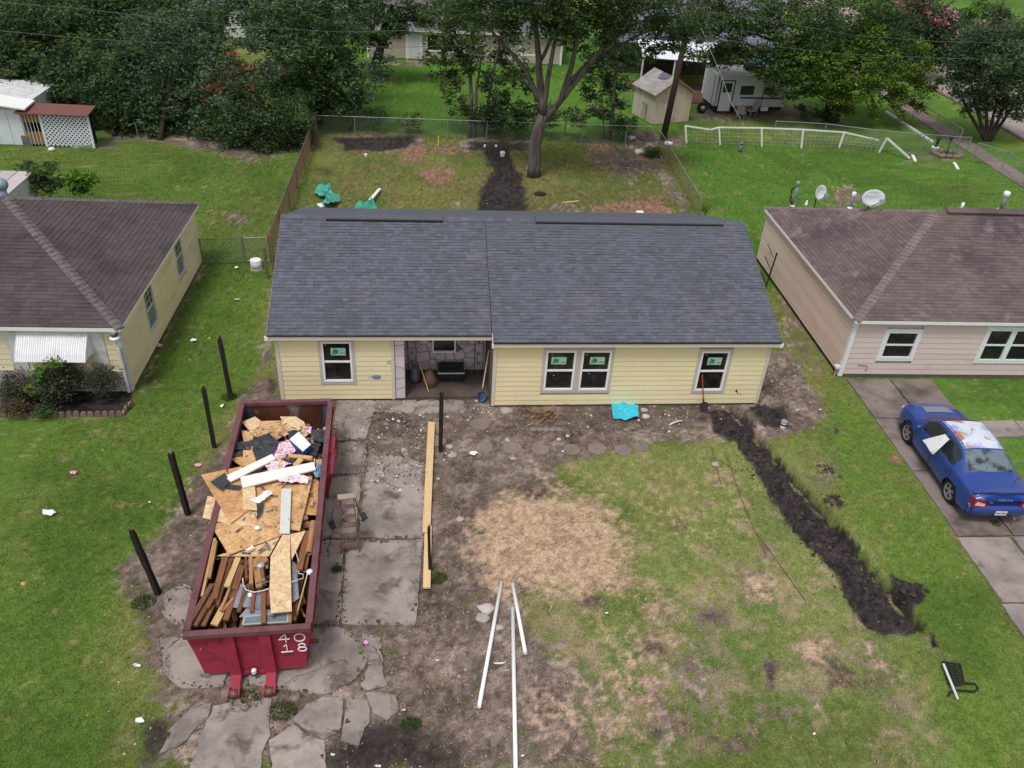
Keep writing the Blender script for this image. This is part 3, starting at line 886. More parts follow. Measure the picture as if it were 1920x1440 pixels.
def caps(par, a, b, m, n1, n2, w=.17, step=.2, name='ridge_cap', lift=.014):
    """bent cap shingles along a hip or ridge, each overlapping the next"""
    a, b, n1, n2 = Vector(a), Vector(b), Vector(n1).normalized(), Vector(n2).normalized()
    d = (b - a)
    L = d.length
    d.normalize()
    s1 = d.cross(n1).normalized(); s2 = d.cross(n2).normalized()
    if s1.dot(n2) > 0: s1 = -s1
    if s2.dot(n1) > 0: s2 = -s2
    up = (n1 + n2).normalized()
    k = int(L / step)
    for i in range(k):
        p, q = a + d * (L * i / k), a + d * (L * (i + 1) / k + .03)
        h0, h1 = lift * 1.6, lift * .5
        mb = MB()
        mb.add([p + s1 * w + n1 * h0, p + up * h0 * 1.2, p + s2 * w + n2 * h0, q + s1 * w + n1 * h1, q + up * h1 * 1.2, q + s2 * w + n2 * h1,
                p + s1 * w - n1 * .004, p + s2 * w - n2 * .004, q + s1 * w - n1 * .004, q + s2 * w - n2 * .004],
               [(0, 1, 4, 3), (1, 2, 5, 4), (0, 6, 1), (1, 6, 7), (1, 7, 2), (0, 3, 8, 6), (2, 7, 9, 5)])
        mb.build(name, m, par)

# ------------------------------------------------------------------ the yellow house in the middle
HR = math.radians(1.289)
HO = Vector((2.46, 21.32, 0))
house = empty('yellow_house', HO, HR, 'pale yellow bungalow with dark grey shingle roof and open stone porch', 'house')
HW = WM[house.name]
HX, HY = (HW.to_3x3() @ Vector((1, 0, 0))), (HW.to_3x3() @ Vector((0, 1, 0)))
H = lambda x, y, z: HW @ Vector((x, y, z))
XA, XB, XC, XD, Y1, Y2, YR, YB = -7.10, -3.80, -1.00, 7.17, -1.03, -1.41, 3.01, 7.45
ZR, ZE1, ZE2 = 4.05, 2.37, 2.31
T1, T2 = 2.21, 2.10
PY = 0.44        # porch back wall
def lb(mb, x0, x1, y0, y1, z0, z1): return mb.add([H(x, y, z) for z in (z0, z1) for x, y in ((x0, y0), (x1, y0), (x1, y1), (x0, y1))], [(3, 2, 1, 0), (4, 5, 6, 7), (0, 1, 5, 4), (1, 2, 6, 5), (2, 3, 7, 6), (3, 0, 4, 7)])
def hw(px, py, yl):
    p = HW.inverted() @ onp(px, py, H(0, yl, 0), HY)
    return p.x, p.z
w = MB()
lb(w, XA + .02, XB, Y1 + .06, YB, .0, T1); lb(w, XC, XD - .02, Y2 + .06, YB, .0, T2); lb(w, XB, XC, PY + .06, YB - .001, 0, T1 - .004)
w.build('wall', m_yel, house)
f = MB()
lb(f, XA + .012, XB - .012, Y1 + .006, Y1 + .05, -.05, .12); lb(f, XC + .012, XD - .012, Y2 + .006, Y2 + .05, -.05, .12)
f.build('foundation', m_found, house)
wins = []
def hwin(pl, pr, pt, pb, yl, **k):
    (x0, _), (x1, _) = hw(pl[0], pl[1], yl), hw(pr[0], pr[1], yl)
    z1 = (hw(*pt, yl)[1]); z0 = hw(*pb, yl)[1]
    return x0, x1, z0, z1
W1 = hwin((604.5, 678), (660.5, 678), (630, 640), (636, 715), Y1)
WA = hwin((1021.5, 694), (1077, 694), (1054, 657), (1048, 731), Y2)
WB_ = hwin((1087.9, 694), (1142.5, 694), (1120, 657), (1114, 731), Y2)
WC = hwin((1308.8, 694), (1361, 694), (1344, 658), (1326, 732), Y2)
def hole(wd, x0, tr=.09): return (wd[0] - x0 - tr + .01, wd[1] - x0 + tr - .01, wd[2] - tr + .01, wd[3] + tr - .01)
siding(house, H(XA, Y1, 0), HX, -HY, XB - XA, .07, T1, 13, m_yel, [hole(W1, XA)])
siding(house, H(XC, Y2, 0), HX, -HY, XD - XC, .07, T2, 12, m_yel, [hole(WA, XC), hole(WB_, XC), hole(WC, XC)])
siding(house, H(XD, Y2, 0), HY, HX, YB - Y2, .07, T2, 12, m_yel)
siding(house, H(XA, YB, 0), -HY, -HX, YB - Y1, .07, T1, 13, m_yel)
window(house, H(W1[0], Y1 + .0, W1[2]), HX, -HY, W1[1] - W1[0], W1[3] - W1[2], sticker=True, tags=[(.12, .90)])
window(house, H(WA[0], Y2, WA[2]), HX, -HY, WA[1] - WA[0], WA[3] - WA[2], sticker=.17, tags=[(.18, .88), (.3, .36)])
window(house, H(WB_[0], Y2, WB_[2]), HX, -HY, WB_[1] - WB_[0], WB_[3] - WB_[2], sticker=True, tags=[(.16, .88), (.3, .40)])
window(house, H(WC[0], Y2, WC[2]), HX, -HY, WC[1] - WC[0], WC[3] - WC[2], sticker=.24, tags=[(.18, .88)])
for (x0, x1, yl, t) in ((XA, XA + .10, Y1, T1), (XB - .10, XB, Y1, T1), (XC, XC + .10, Y2, T2), (XD - .10, XD, Y2, T2)):
    c = MB(); lb(c, x0, x1, yl - .03, yl + .02, .05, t); c.build('corner_board', m_trim, house)
# gable ends
for x, s, y0, ze in ((XA, -1, Y1, T1), (XD, 1, Y2, T2)):
    gm = MB(); gm.prism([H(x - s * .02, y0, ze), H(x - s * .02, YB, ze), H(x - s * .02, YR, ZR - .12)], HX * (s * .03)); gm.build('gable', m_yel, house)
# roof slopes
n_r = lambda ze, yo: (H(0, YR, ZR) - H(0, yo, ze)).normalized()
OV = .16
def slope(x0, x1, yo, ze, name, th=.10):
    b = MB()
    b.prism([H(x0, yo, ze - th), H(x1, yo, ze - th), H(x1, YR, ZR - th), H(x0, YR, ZR - th)], (0, 0, th - .012))
    b.build(name, m_soffit, house)
E1, E2 = Y1 - .21, Y2 - .21
XS = -1.04
sg = MB(); sg.prism([H(XS - .012, E1 - .02, ZE1 - .02), H(XS - .012, E1 - .02, ZE2 + .16), H(XS - .012, YR, ZR + .02), H(XS - .012, YR, ZR - .04)], HX * .01); sg.build('step_flashing', m_dark, house)  # thin near-black sheet draws a dark gap line along the roof step
slope(XA - OV, XS, E1, ZE1, 'roof_deck'); slope(XS, XD + OV, E2, ZE2 + .05, 'roof_deck')
b = MB(); b.prism([H(XA - OV, YB + .3, 2.25), H(XD + OV, YB + .3, 2.25), H(XD + OV, YR + .001, ZR - .1), H(XA - OV, YR + .001, ZR - .1)], (0, 0, .1)); rear = b.build('roof', m_shing, house)
L1 = (H(0, YR, ZR) - H(0, E1, ZE1)).length; L2 = (H(0, YR, ZR + .02) - H(0, E2, ZE2 + .06)).length
random.seed(3)
r1 = MB().prism([H(XA - OV, E1 - .02, ZE1 - .02), H(XS, E1 - .02, ZE1 - .02), H(XS, YR, ZR - .012), H(XA - OV, YR, ZR - .012)], (0, 0, .012)).build('roof', m_shing, house, label='shingled slope over the porch side')
r2 = MB().prism([H(XS, E2 - .02, ZE2 + .04), H(XD + OV, E2 - .02, ZE2 + .04), H(XD + OV, YR, ZR + .008), H(XS, YR, ZR + .008)], (0, 0, .012)).build('roof', m_shing, house, label='shingled slope over the wider right part')
shingles(r1, H(XA - OV, E1 - .02, ZE1), HX, n_r(ZE1, E1), [(0, 0), (XS - XA + OV, 0), (XS - XA + OV, L1), (0, L1)], m_shing, .122, .19, 120)
shingles(r2, H(XS, E2 - .02, ZE2 + .06), HX, n_r(ZE2 + .06, E2), [(0, 0), (XD + OV - XS, 0), (XD + OV - XS, L2), (0, L2)], m_shing, .122, .19, 180)
nb = (H(0, YR, ZR) - H(0, YB + .3, 2.35)).normalized().cross(HX); nb = nb if nb.z > 0 else -nb
nf = HX.cross(n_r(ZE1, E1)); nf = nf if nf.z > 0 else -nf
caps(house, H(XA - OV, YR, ZR + .02), H(XD + OV, YR, ZR + .02), m_shing, nf, nb, .15, .2)
for pa, pb in (((613, 411), (830, 413)), ((1003, 416), (1352, 421))):
    xa = (HW.inverted() @ onp(*pa, H(0, YR, 0), HY)).x; xb = (HW.inverted() @ onp(*pb, H(0, YR, 0), HY)).x
    v = MB()
    v.prism([H(xa, YR - .19, ZR - .03), H(xa, YR, ZR + .05), H(xa, YR + .19, ZR - .03), H(xa, YR + .19, ZR + .02), H(xa, YR, ZR + .10), H(xa, YR - .19, ZR + .02)], HX * (xb - xa))
    v.build('ridge_vent', m_shing, house)
    v = MB(); v.prism([H(xa, YR - .215, ZR - .075), H(xa, YR - .185, ZR - .075), H(xa, YR - .185, ZR - .01), H(xa, YR - .215, ZR - .02)], HX * (xb - xa)); v.build('vent_gap', m_dark, house)  # near-black strip paints a shadow line along the vent's lower edge
# fascia and drip edge
for x0, x1, yo, ze in ((XA - OV, XS - .003, E1, ZE1), (XS, XD + OV, E2, ZE2 + .05)):
    fb = MB(); lb(fb, x0, x1, yo - .003, yo + .03, ze - .17, ze - .028); fb.build('fascia', m_trim, house)
    so = MB(); lb(so, x0, x1, yo + .032, yo + .26, ze - .17, ze - .15); so.build('soffit', m_soffit, house)
    de = MB(); lb(de, x0, x1, yo - .026, yo - .006, ze - .045, ze - .018); de.build('drip_edge', m_dark, house)
for x, yo, ze in ((XA - OV, E1, ZE1), (XS - .002, E2, ZE2 + .05), (XD + OV, E2, ZE2 + .05)):
    if x == XS - .002:
        rk = MB(); rk.prism([H(x - .006, yo - .02, ze - .17), H(x - .006, yo - .02, ze - .03), H(x - .006, yo + .34, ze + .10), H(x - .006, yo + .34, ze - .03)], HX * .012); rk.build('rake_board', m_white, house)
        e = MB(); lb(e, x - .03, x + .03, yo - .035, yo + .02, ze - .17, ze - .05); e.build('fascia_end', m_white, house)
        continue
    rk = MB(); rk.prism([H(x - .012, yo - .02, ze - .17), H(x - .012, yo - .02, ze - .03), H(x - .012, YR, ZR - .03), H(x - .012, YR, ZR - .17)], HX * .024); rk.build('rake_board', m_white, house)
    e = MB(); lb(e, x - .05, x + .05, yo - .035, yo + .02, ze - .17, ze - .05); e.build('fascia_end', m_white, house)
# unpainted patches on the front
pt = MB()
for (px, py, a, h_, k) in ((693, 706, .09, .10, 0),):
    x, z = hw(px, py, Y1 - .02); lb(pt, x - .03, x + .05, Y1 - .022, Y1 - .019, z - .05, z + .05)
pt.build('paint_patch', mat('white_primer', S(206, 206, 200)), house)
pt = MB(); x, z = hw(706, 707, Y1 - .02); pt.prism([H(x + .13 * math.cos(t * .5236), Y1 - .0235, z + .075 * math.sin(t * .5236)) for t in range(12)], -HY * .002); pt.build('paint_patch', mat('blue_grey_paint', S(120, 140, 160)), house)
pt = MB(); x, z = hw(729, 679, Y1 - .02); lb(pt, x - .05, x + .06, Y1 - .022, Y1 - .019, z - .06, z + .06); pt.build('paint_patch', mat('sage_paint', S(184, 188, 150)), house)
hl = MB()
for px, py, r in ((1381, 733, .035), (1388, 739, .018), (1383, 737, .02)):
    x, z = hw(px, py, Y2 - .02); hl.prism([H(x + r * math.cos(t * 1.05), Y2 - .022, z + r * 1.3 * math.sin(t * 1.05)) for t in range(6)], -HY * .003)
hl.build('wall_holes', m_dark, house)
# porch recess: floor, ceiling, side walls, flagstone facing
pf = MB(); lb(pf, XB, XC, Y1 + .02, PY, -.05, .10); pf.build('porch_floor', mat('porch_dirt_floor', S(98, 84, 78), rough=.95, var=.25, scale=1.5, col2=S(70, 60, 56), st=(1.2, .5, .7), fine=.2), house)
pc = MB(); lb(pc, XB, XC, Y1 + .06, PY, T1 - .02, T1 + .03); pc.build('porch_ceiling', m_soffit, house)
pj = MB(); lb(pj, XC - .05, XC - .001, Y2 - .02, PY, .1, T1 - .03); pj.build('porch_jamb', mat('dark_jamb', S(96, 88, 86), var=.2), house)
m_stone = mat('flagstone', S(214, 200, 200), rough=.85, var=.10, scale=2.5, rnd=.09, bump=.3, bscale=14, col2=S(186, 172, 172), st=(2, .55, .75))
m_mort = mat('mortar', S(118, 108, 112), rough=.95, var=.1)
mo = MB(); lb(mo, XB, XC - .052, PY, PY + .055, .1, T1 - .03); lb(mo, XB, XB + .05, Y1 + .05, PY - .002, .1, T1 - .03)
lb(mo, XB + .002, XB + .30, Y1 + .02, Y1 + .048, .05, T1 - .01)
stonewall = mo.build('stone_wall', m_mort, house)
PWn = hwin((810, 640), (855, 640), (832, 628), (832, 658), PY)
def voron(par, O, u, v, n, Wd, Hh, cells, m, inset=.014, th=.022, seed=1, avoid=None):
    R = random.Random(seed)
    nx_, ny_ = cells
    pts = [((i + .5 + R.uniform(-.42, .42)) * Wd / nx_, (j + .5 + R.uniform(-.42, .42)) * Hh / ny_) for i in range(nx_) for j in range(ny_)]
    for k, p in enumerate(pts):
        poly = [(inset, inset), (Wd - inset, inset), (Wd - inset, Hh - inset), (inset, Hh - inset)]
        for j, q in enumerate(pts):
            if j == k: continue
            dx, dy = q[0] - p[0], q[1] - p[1]
            d = math.hypot(dx, dy)
            if d > 1.6: continue
            poly = clip(poly, dx / d, dy / d, (dx * (p[0] + q[0]) / 2 + dy * (p[1] + q[1]) / 2) / d - inset)
            if len(poly) < 3: break
        if len(poly) < 3: continue
        if avoid:
            cx = sum(a for a, _ in poly) / len(poly); cy = sum(b_ for _, b_ in poly) / len(poly)
            if avoid[0] < cx < avoid[1] and avoid[2] < cy < avoid[3]: continue
        mb = MB()
        mb.prism([O + u * a + v * b_ for a, b_ in poly], n * (th * R.uniform(.7, 1.3)))
        mb.build('stone', m, par)
Zv = Vector((0, 0, 1))
voron(stonewall, H(XB + .05, PY, .1), HX, Zv, -HY, XC - XB - .11, T1 - .14, (9, 6), m_stone, seed=4, avoid=(PWn[0] - XB - .05, PWn[1] - XB - .05, PWn[2] - .1, 3))
voron(stonewall, H(XB + .05, Y1 + .05, .1), HY, Zv, HX, PY - Y1 - .05, T1 - .14, (7, 6), m_stone, seed=5)
voron(stonewall, H(XB + .005, Y1 + .02, .06), HX, Zv, -HY, .29, T1 - .1, (1, 6), m_stone, seed=6)
window(house, H(PWn[0], PY - .075, PWn[2]), HX, -HY, PWn[1] - PWn[0], 2.16 - PWn[2], trim=.0, mid=False)
ho = MB(); x, z = hw(869, 642, PY - .03); lb(ho, x - .12, x + .12, PY - .035, PY - .024, z - .12, z + .09); ho.build('painted_stone', mat('pale_blue_paint', S(150, 172, 190)), house)
text('151', .13, frame3(H(x + .02, PY - .036, z + .19), HX, Zv), m_black, house, 'house_number')

# porch junk (things of their own)
m_iron = mat('rusty_iron', S(48, 38, 36), rough=.7, var=.3)
def trellis(x0, x1, y, lab):
    t = empty('iron_trellis', H((x0 + x1) / 2, y, .1), HR, lab, 'trellis', 'wrought iron porch trellises')
    for x in (x0, x1):
        MB().tube([H(x, y, .1), H(x, y, T1 - .05)], .012, 5).build('upright', m_iron, t)
    z = .3
    while z < T1 - .25:
        sc = MB()
        for s in (-1, 1):
            xm = (x0 + x1) / 2
            pts = []
            for k in range(18):
                a = k / 17 * 4.4
                r = (x1 - x0) * .24 * (1 - k / 21)
                pts.append(H(xm + s * r * math.cos(a) * .9, y, z + .17 * s + r * math.sin(a) * 1.2))
            sc.tube(pts, .007, 4)
        sc.build('scroll', m_iron, t)
        z += .38
trellis(XB + .36, XB + .60, PY - .25, 'black scrolled iron trellis at the left end of the porch')
trellis(XC - .42, XC - .16, PY - .3, 'black scrolled iron trellis beside the porch shovel')
pl = MB(); pl.beam(H(*[XB + .98, Y1 + .25, .11]), H(XB + .30, PY - .2, 2.0), .10, .03, HX); pl.build('wooden_plank', mat('weathered_plank', S(176, 148, 110), var=.2, scale=8, stretch=(4, 4, .4)), label='long weathered plank leaning in the left porch corner', cat='plank')
def lump(c, r, seed, n=14, m=9, amp=.25, sq=1.0):
    mb = MB(); mb.ball(c, r, n, m)
    out = []
    for p in mb.v:
        q = Vector(p) - Vector(c)
        k = 1 + amp * mnoise.noise(Vector(p) * (1.3 / max(r)) + Vector((seed, seed * 2, 0)))
        q *= k
        if q.z < -r[2] * .75: q.z = -r[2] * .75
        out.append(tuple(Vector(c) + q))
    mb.v = out
    return mb
lump(H(XB + 1.0, Y1 + .62, .32), (.22, .20, .33), 3).build('sack', mat('brown_sack', S(112, 92, 70), var=.25, scale=9, bump=.6, bscale=25), label='lumpy brown sack standing by the leaning plank', cat='sack', smooth=True)
lump(H(XB + .58, Y1 + .85, .32), (.17, .22, .30), 5).build('rubbish_bag', mat('grey_plastic_bag', S(96, 98, 104), rough=.4, var=.3, scale=6), label='dark grey rubbish bag behind the brown sack', cat='bag', smooth=True)
ch = empty('storage_chest', H(XB + 1.66, Y1 + 1.0, .1), HR, 'dark green chest with pale lid edge against the stone wall', 'chest')
cm = mat('dark_green_plastic', S(32, 42, 38), rough=.45, var=.1)
c = MB(); lb(c, XB + 1.29, XB + 2.03, Y1 + .80, Y1 + 1.25, .1, .40); c.build('body', cm, ch)
c = MB(); lb(c, XB + 1.27, XB + 2.05, Y1 + .78, Y1 + 1.27, .445, .52); c.build('lid', cm, ch)
c = MB(); lb(c, XB + 1.26, XB + 2.06, Y1 + .77, Y1 + 1.28, .405, .44); c.build('rim', m_dirtyw, ch)
c = MB()
for s in (XB + 1.28, XB + 2.04): c.tube([H(s, Y1 + .9, .33), H(s, Y1 + .9, .38), H(s, Y1 + 1.15, .38), H(s, Y1 + 1.15, .33)], .015, 5)
c.build('handle', m_dirtyw, ch)
m_handle = mat('pale_wood_handle', S(206, 186, 160), var=.12, scale=10)
m_blade_s = mat('blue_steel', S(70, 92, 130), rough=.45, var=.2, metal=.3)
def shovel(foot, top, lab, mh, mb_, rz, group=None, name='shovel', scale=1.0):
    foot, top = Vector(foot), Vector(top)
    t = empty(name, foot, 0, lab, 'shovel', group)
    d = (top - foot).normalized()
    MB().tube([foot + d * .32, top], .02, 7).build('handle', mh, t)
    s = d.orthogonal().normalized()
    s = Vector((math.cos(rz), math.sin(rz), 0)); s = (s - d * s.dot(d)).normalized()
    n = s.cross(d)
    bl = MB()
    rows = [(0.0, .02), (.04, .09), (.12, .13), (.24, .135), (.30, .11), (.33, .03)]
    vs, fs = [], []
    for h, w_ in rows:
        for k in range(7):
            a = -1 + 2 * k / 6
            vs.append(foot + d * h + s * w_ * a + n * (.05 * a * a))
    for i in range(len(rows) - 1):
        for k in range(6): fs.append((i * 7 + k, i * 7 + k + 1, i * 7 + 8 + k, i * 7 + 7 + k))
    N = len(vs)
    vs += [p - n * .004 for p in vs]
    fs += [tuple(reversed([i + N for i in f_])) for f_ in fs]
    bl.add(vs, fs); bl.build('blade', mb_, t)
    MB().tube([foot + d * .28, foot + d * .42], .026, 7).build('socket', mb_, t)
    return t
shovel(H(XC - .30, Y1 - .16, .03), H(XC - .07, Y1 + .3, 1.55), 'long pale handled shovel with blue blade leaning in the porch', m_handle, m_blade_s, 0.3)
shovel(at(1320, 772, .0), H(*[(HW.inverted() @ onp(1317, 703, H(0, Y2 - .06, 0), HY)).x, Y2 - .045, (HW.inverted() @ onp(1317, 703, H(0, Y2 - .06, 0), HY)).z]), 'red handled digging shovel leaning on the yellow front wall', mat('red_handle', S(170, 60, 56), rough=.5, var=.15), mat('soiled_steel', S(60, 52, 50), rough=.7, var=.2), 0.0)

# ------------------------------------------------------------------ left neighbour: beige house, brown hip roof
LX, LY0, LY1, LZ = -8.95, 20.60, 29.13, 2.18
X_, Y_ = Vector((1, 0, 0)), Vector((0, 1, 0))
lh = empty('beige_house', (-14, 24.9, 0), 0, 'cream sided house with brown hip roof and white awning', 'house')
MB().bx(-26, LX - .06, LY0 + .06, LY1, 0, LZ).build('wall', m_beige, lh)
PL = lambda px, py: onp(px, py, (0, LY0 - .02, 0), Y_)
PS = lambda px, py: onp(px, py, (LX + .02, 0, 0), X_)
siding(lh, (-26, LY0, 0), X_, -Y_, LX + 26, .72, LZ - .02, 8, m_beige)
zb = .70
br = MB()
r = 0
z = .02
while z < zb - .02:
    x = LX - .03 - (r % 2) * .14
    while x > -16.5:
        br.bx(x - .27, x, LY0 - .045 - random.uniform(0, .008), LY0 + .01, z, z + .068); x -= .28
    z += .08; r += 1
br.build('brickwork', mat('white_painted_brick', S(186, 178, 178), rough=.85, var=.12, rnd=.12, isl=True, col2=S(140, 128, 126), st=(1.6, .5, .7)), lh, kind='stuff')
MB().bx(-16.6, LX - .01, LY0 - .03, LY0 + .012, 0, zb).build('brick_mortar', mat('brick_mortar', S(104, 96, 96)), lh)
def ywin(pn, pf_, zt, zb_):
    return pn, pf_
def swin(ptl, ptr, pbr, pbl):
    P = [PS(*q) for q in (ptl, ptr, pbr, pbl)]
    y0 = (P[0].y + P[3].y) / 2; y1 = (P[1].y + P[2].y) / 2
    z1 = (P[0].z + P[1].z) / 2; z0 = (P[2].z + P[3].z) / 2
    return y0, y1, z0, z1
WN = swin((265.7, 550), (281.7, 529), (297.7, 601.7), (282.7, 623)); WF = swin((322, 456), (333.5, 440), (350, 501), (337.5, 523))
siding(lh, (LX, LY0, 0), Y_, X_, LY1 - LY0, .10, LZ - .02, 12, m_beigeold, [(w_[0] - LY0 - .03, w_[1] - LY0 + .03, w_[2] - .03, w_[3] + .03) for w_ in (WN, WF)], proud=.03)
for w_ in (WN, WF):
    window(lh, (LX, w_[0], w_[2]), Y_, X_, w_[1] - w_[0], w_[3] - w_[2], trim=.05, mt=m_dirtyw, mf=m_dirtyw, grid='upper', screen=True)
MB().bx(LX - .12, LX + .025, LY0 - .05, LY0 + .12, .02, LZ - .02).build('corner_board', m_dirtyw, lh)
# hip roof
RXL = [(-26.3, LY0 - .22), (LX + .16, LY0 - .22), (LX + .16, LY1 + .22), (-26.3, LY1 + .22)]
AP = Vector((-13.16, 24.87, 4.15)); AP2 = Vector((-26.3, 24.87, 4.15)); ze = LZ + .02
def hiproof(par, fl, fr, bl_, ap, ap2, ze, m, side):
    """fl/fr front eave ends, bl_ back eave end at the hip side; side=+1 hip end at +x"""
    fl, fr, bk = Vector((*fl, ze)), Vector((*fr, ze)), Vector((*bl_, ze))
    hipc = fr if side > 0 else fl
    far = fl if side > 0 else fr
    dk = MB()
    dk.prism([far, hipc, ap, ap2], (0, 0, -.05))
    dk.prism([hipc, bk, ap], (0, 0, -.05))
    dk.prism([bk, Vector((far.x, bk.y, ze)), ap2, ap], (0, 0, -.05))
    rf = dk.build('roof', m, par)
    u = (hipc - far).normalized()
    v = (ap - far); v = (v - u * v.dot(u)).normalized()
    loc = lambda p, O, a, b_: ((p - O).dot(a), (p - O).dot(b_))
    shingles(rf, far, u, v, [loc(p, far, u, v) for p in (far, hipc, ap, ap2)], m, .14, .26, 0, lift=.010)
    u2 = (bk - hipc).normalized(); v2 = (ap - hipc); v2 = (v2 - u2 * v2.dot(u2)).normalized()
    shingles(rf, hipc, u2, v2, [loc(p, hipc, u2, v2) for p in (hipc, bk, ap)], m, .14, .26, 0, lift=.010)
    n1 = u.cross(v); n1 = n1 if n1.z > 0 else -n1
    n2 = u2.cross(v2); n2 = n2 if n2.z > 0 else -n2
    n3 = Vector((n1.x, -n1.y, n1.z))
    mc = mat(m.name + '_cap', S(104, 96, 98) if 'brown' == m.name[:5] else S(122, 107, 107), rough=.92, var=.14, rnd=.12, fine=.14)
    caps(par, hipc, ap, mc, n1, n2, .145, .2, 'hip_cap'); caps(par, bk, ap, mc, n3, n2, .16, .2, 'hip_cap'); caps(par, ap, ap2, m, n1, n3, .16, .25, 'ridge_cap')
    return rf
hiproof(lh, RXL[0], RXL[1], RXL[2], AP, AP2, ze + .06, m_shingb, 1)
MB().bx(-26.3, LX + .15, LY0 - .23, LY0 - .20, ze - .06, ze + .05).build('fascia', m_white, lh)
MB().bx(LX + .14, LX + .17, LY0 - .19, LY1 + .2, ze - .04, ze + .05).build('fascia', m_white, lh)
MB().bx(-26.3, LX + .13, LY0 - .19, LY0 - .01, ze - .05, ze - .035).build('soffit', m_soffit, lh)
# front window with awning and plain panels
WL = (PL(36, 640).x, PL(172, 640).x, PL(100, 697).z, PL(100, 622).z)
window(lh, (WL[0], LY0 - .012, WL[2]), X_, -Y_, WL[1] - WL[0], WL[3] - WL[2] - .03, trim=.0, mf=m_dirtyw, mid=False)
for pa in (((6, 620), (32, 620), (32, 694), (27, 694)), ((165, 623), (192, 623), (208, 697), (187, 698))):
    P = [PL(*q) for q in pa]
    x0 = min(p.x for p in P[:1]); x1 = P[1].x if pa[0][0] > 100 else P[1].x
    q = MB(); q.bx((P[0].x + P[3].x) / 2, (P[1].x + P[2].x) / 2 if pa[0][0] > 100 else WL[0] + .02, LY0 - .045, LY0 - .019, WL[2] - .02, WL[3] + .02); q.build('window_panel', m_dirtyw, lh)
aw = empty('window_awning', (0.5 * (WL[0] + WL[1]), LY0, WL[3]), 0, None, None); aw.parent = lh; aw.matrix_parent_inverse = WM[lh.name].inverted()
am = mat('white_corrugated_metal', S(232, 232, 234), rough=.45, var=.05, col2=S(206, 200, 198), st=(1.6, .55, .8))
ax0, ax1 = PL(33, 625).x, PL(166, 625).x
zt, zo, yo = WL[3] + .04, WL[3] - .62, LY0 - .62
V_, F_ = [], []
nseg = 150
for i in range(nseg + 1):
    x = ax0 + (ax1 - ax0) * i / nseg
    a = .014 * math.sin(i * 2 * math.pi / 4.6)
    for (y, z) in ((LY0 - .03, zt), (yo + .12, zo + .18), (yo, zo)): V_.append((x, y - a * .7, z + a))
for i in range(nseg):
    for k in range(2): F_.append((i * 3 + k, i * 3 + k + 1, i * 3 + 4 + k, i * 3 + 3 + k))
MB().add(V_, F_).build('awning_sheet', am, aw)
for x, s in ((ax0 - .002, -1), (ax1 + .002, 1)):
    V_, F_ = [], []
    for i in range(41):
        t = i / 40
        y = LY0 - .03 + (yo - LY0 + .03) * t
        ztop = zt + (zo - zt) * t
        zl = zt - .66 - .04 + (.012 if i % 4 < 2 else -.012)
        a = .010 * math.sin(i * 1.37)
        V_ += [(x + a, y, ztop), (x + a, y, min(ztop, zl + .38 * (1 - t) * 0 + .10 * t))]
    for i in range(40): F_.append((2 * i, 2 * i + 1, 2 * i + 3, 2 * i + 2))
    MB().add(V_, F_).build('awning_end', am, aw)
# vent cap at the corner
vp = empty('vent_pipe', (LX - .06, LY0 - .13, 1.0), 0, 'white downpipe with grey capped head at the corner of the cream house', 'pipe')
MB().tube([(LX - .06, LY0 - .12, .05), (LX - .06, LY0 - .12, 1.55)], .05, 8).build('pipe', m_dirtyw, vp)
hz = 1.95
hp = PL(217, 625); hx, hz = hp.x, hp.z
MB().lathe([(.02, -.1), (.14, -.09), (.15, -.06), (.09, -.02)], (hx, LY0 - .14, hz), 14).build('collar', m_white, vp, smooth=True)
MB().lathe([(.09, -.02), (.085, .10)], (hx, LY0 - .14, hz), 14).build('body', mat('slate_grey', S(78, 84, 102)), vp, smooth=True)
MB().lathe([(.085, .10), (.06, .13), (.055, .17), (.01, .18)], (hx, LY0 - .14, hz), 14).build('cap', m_white, vp, smooth=True)
# round vent at the ridge, seen at the frame edge
rv = empty('roof_vent', (-13.2, 25.2, 4.1), 0, 'round grey turbine vent behind the brown roof ridge', 'roof vent')
q = atY(2, 346, 25.3)
MB().ball((q.x, q.y, q.z), (.2, .2, .2), 14, 9).build('vent_ball', mat('galvanised', S(150, 164, 178), rough=.4, metal=.4, var=.08), rv, smooth=True)
MB().lathe([(.12, -.7), (.10, -.1)], (q.x, q.y, q.z), 12).build('neck', MATS['galvanised'], rv, smooth=True)
# white flat roof of a lean-to behind
lt = empty('lean_to', (-15.6, 31.6, 0), 0, 'low lean-to with pale boarded flat roof behind the cream house', 'shed')
pts = [at(0, 322, 1.9), at(62, 322, 1.9), at(64, 395, 1.9), at(-60, 395, 1.9)]
q = MB(); x0, x1, y0, y1 = -19, pts[1].x, 29.4, pts[0].y; q.bx(x0, x1, y0, y1, 0, 1.86); q.build('wall', m_dirtyw, lt)
k = 0
x = x0
while x < x1:
    MB().bx(x, x + .57, y0 - .1, y1 + .1, 1.87, 1.90 + random.uniform(0, .02)).build('roof_sheet', mat('pale_roof_sheet', S(190, 180, 178), var=.12, rnd=.12, scale=1.2), lt)
    x += .6
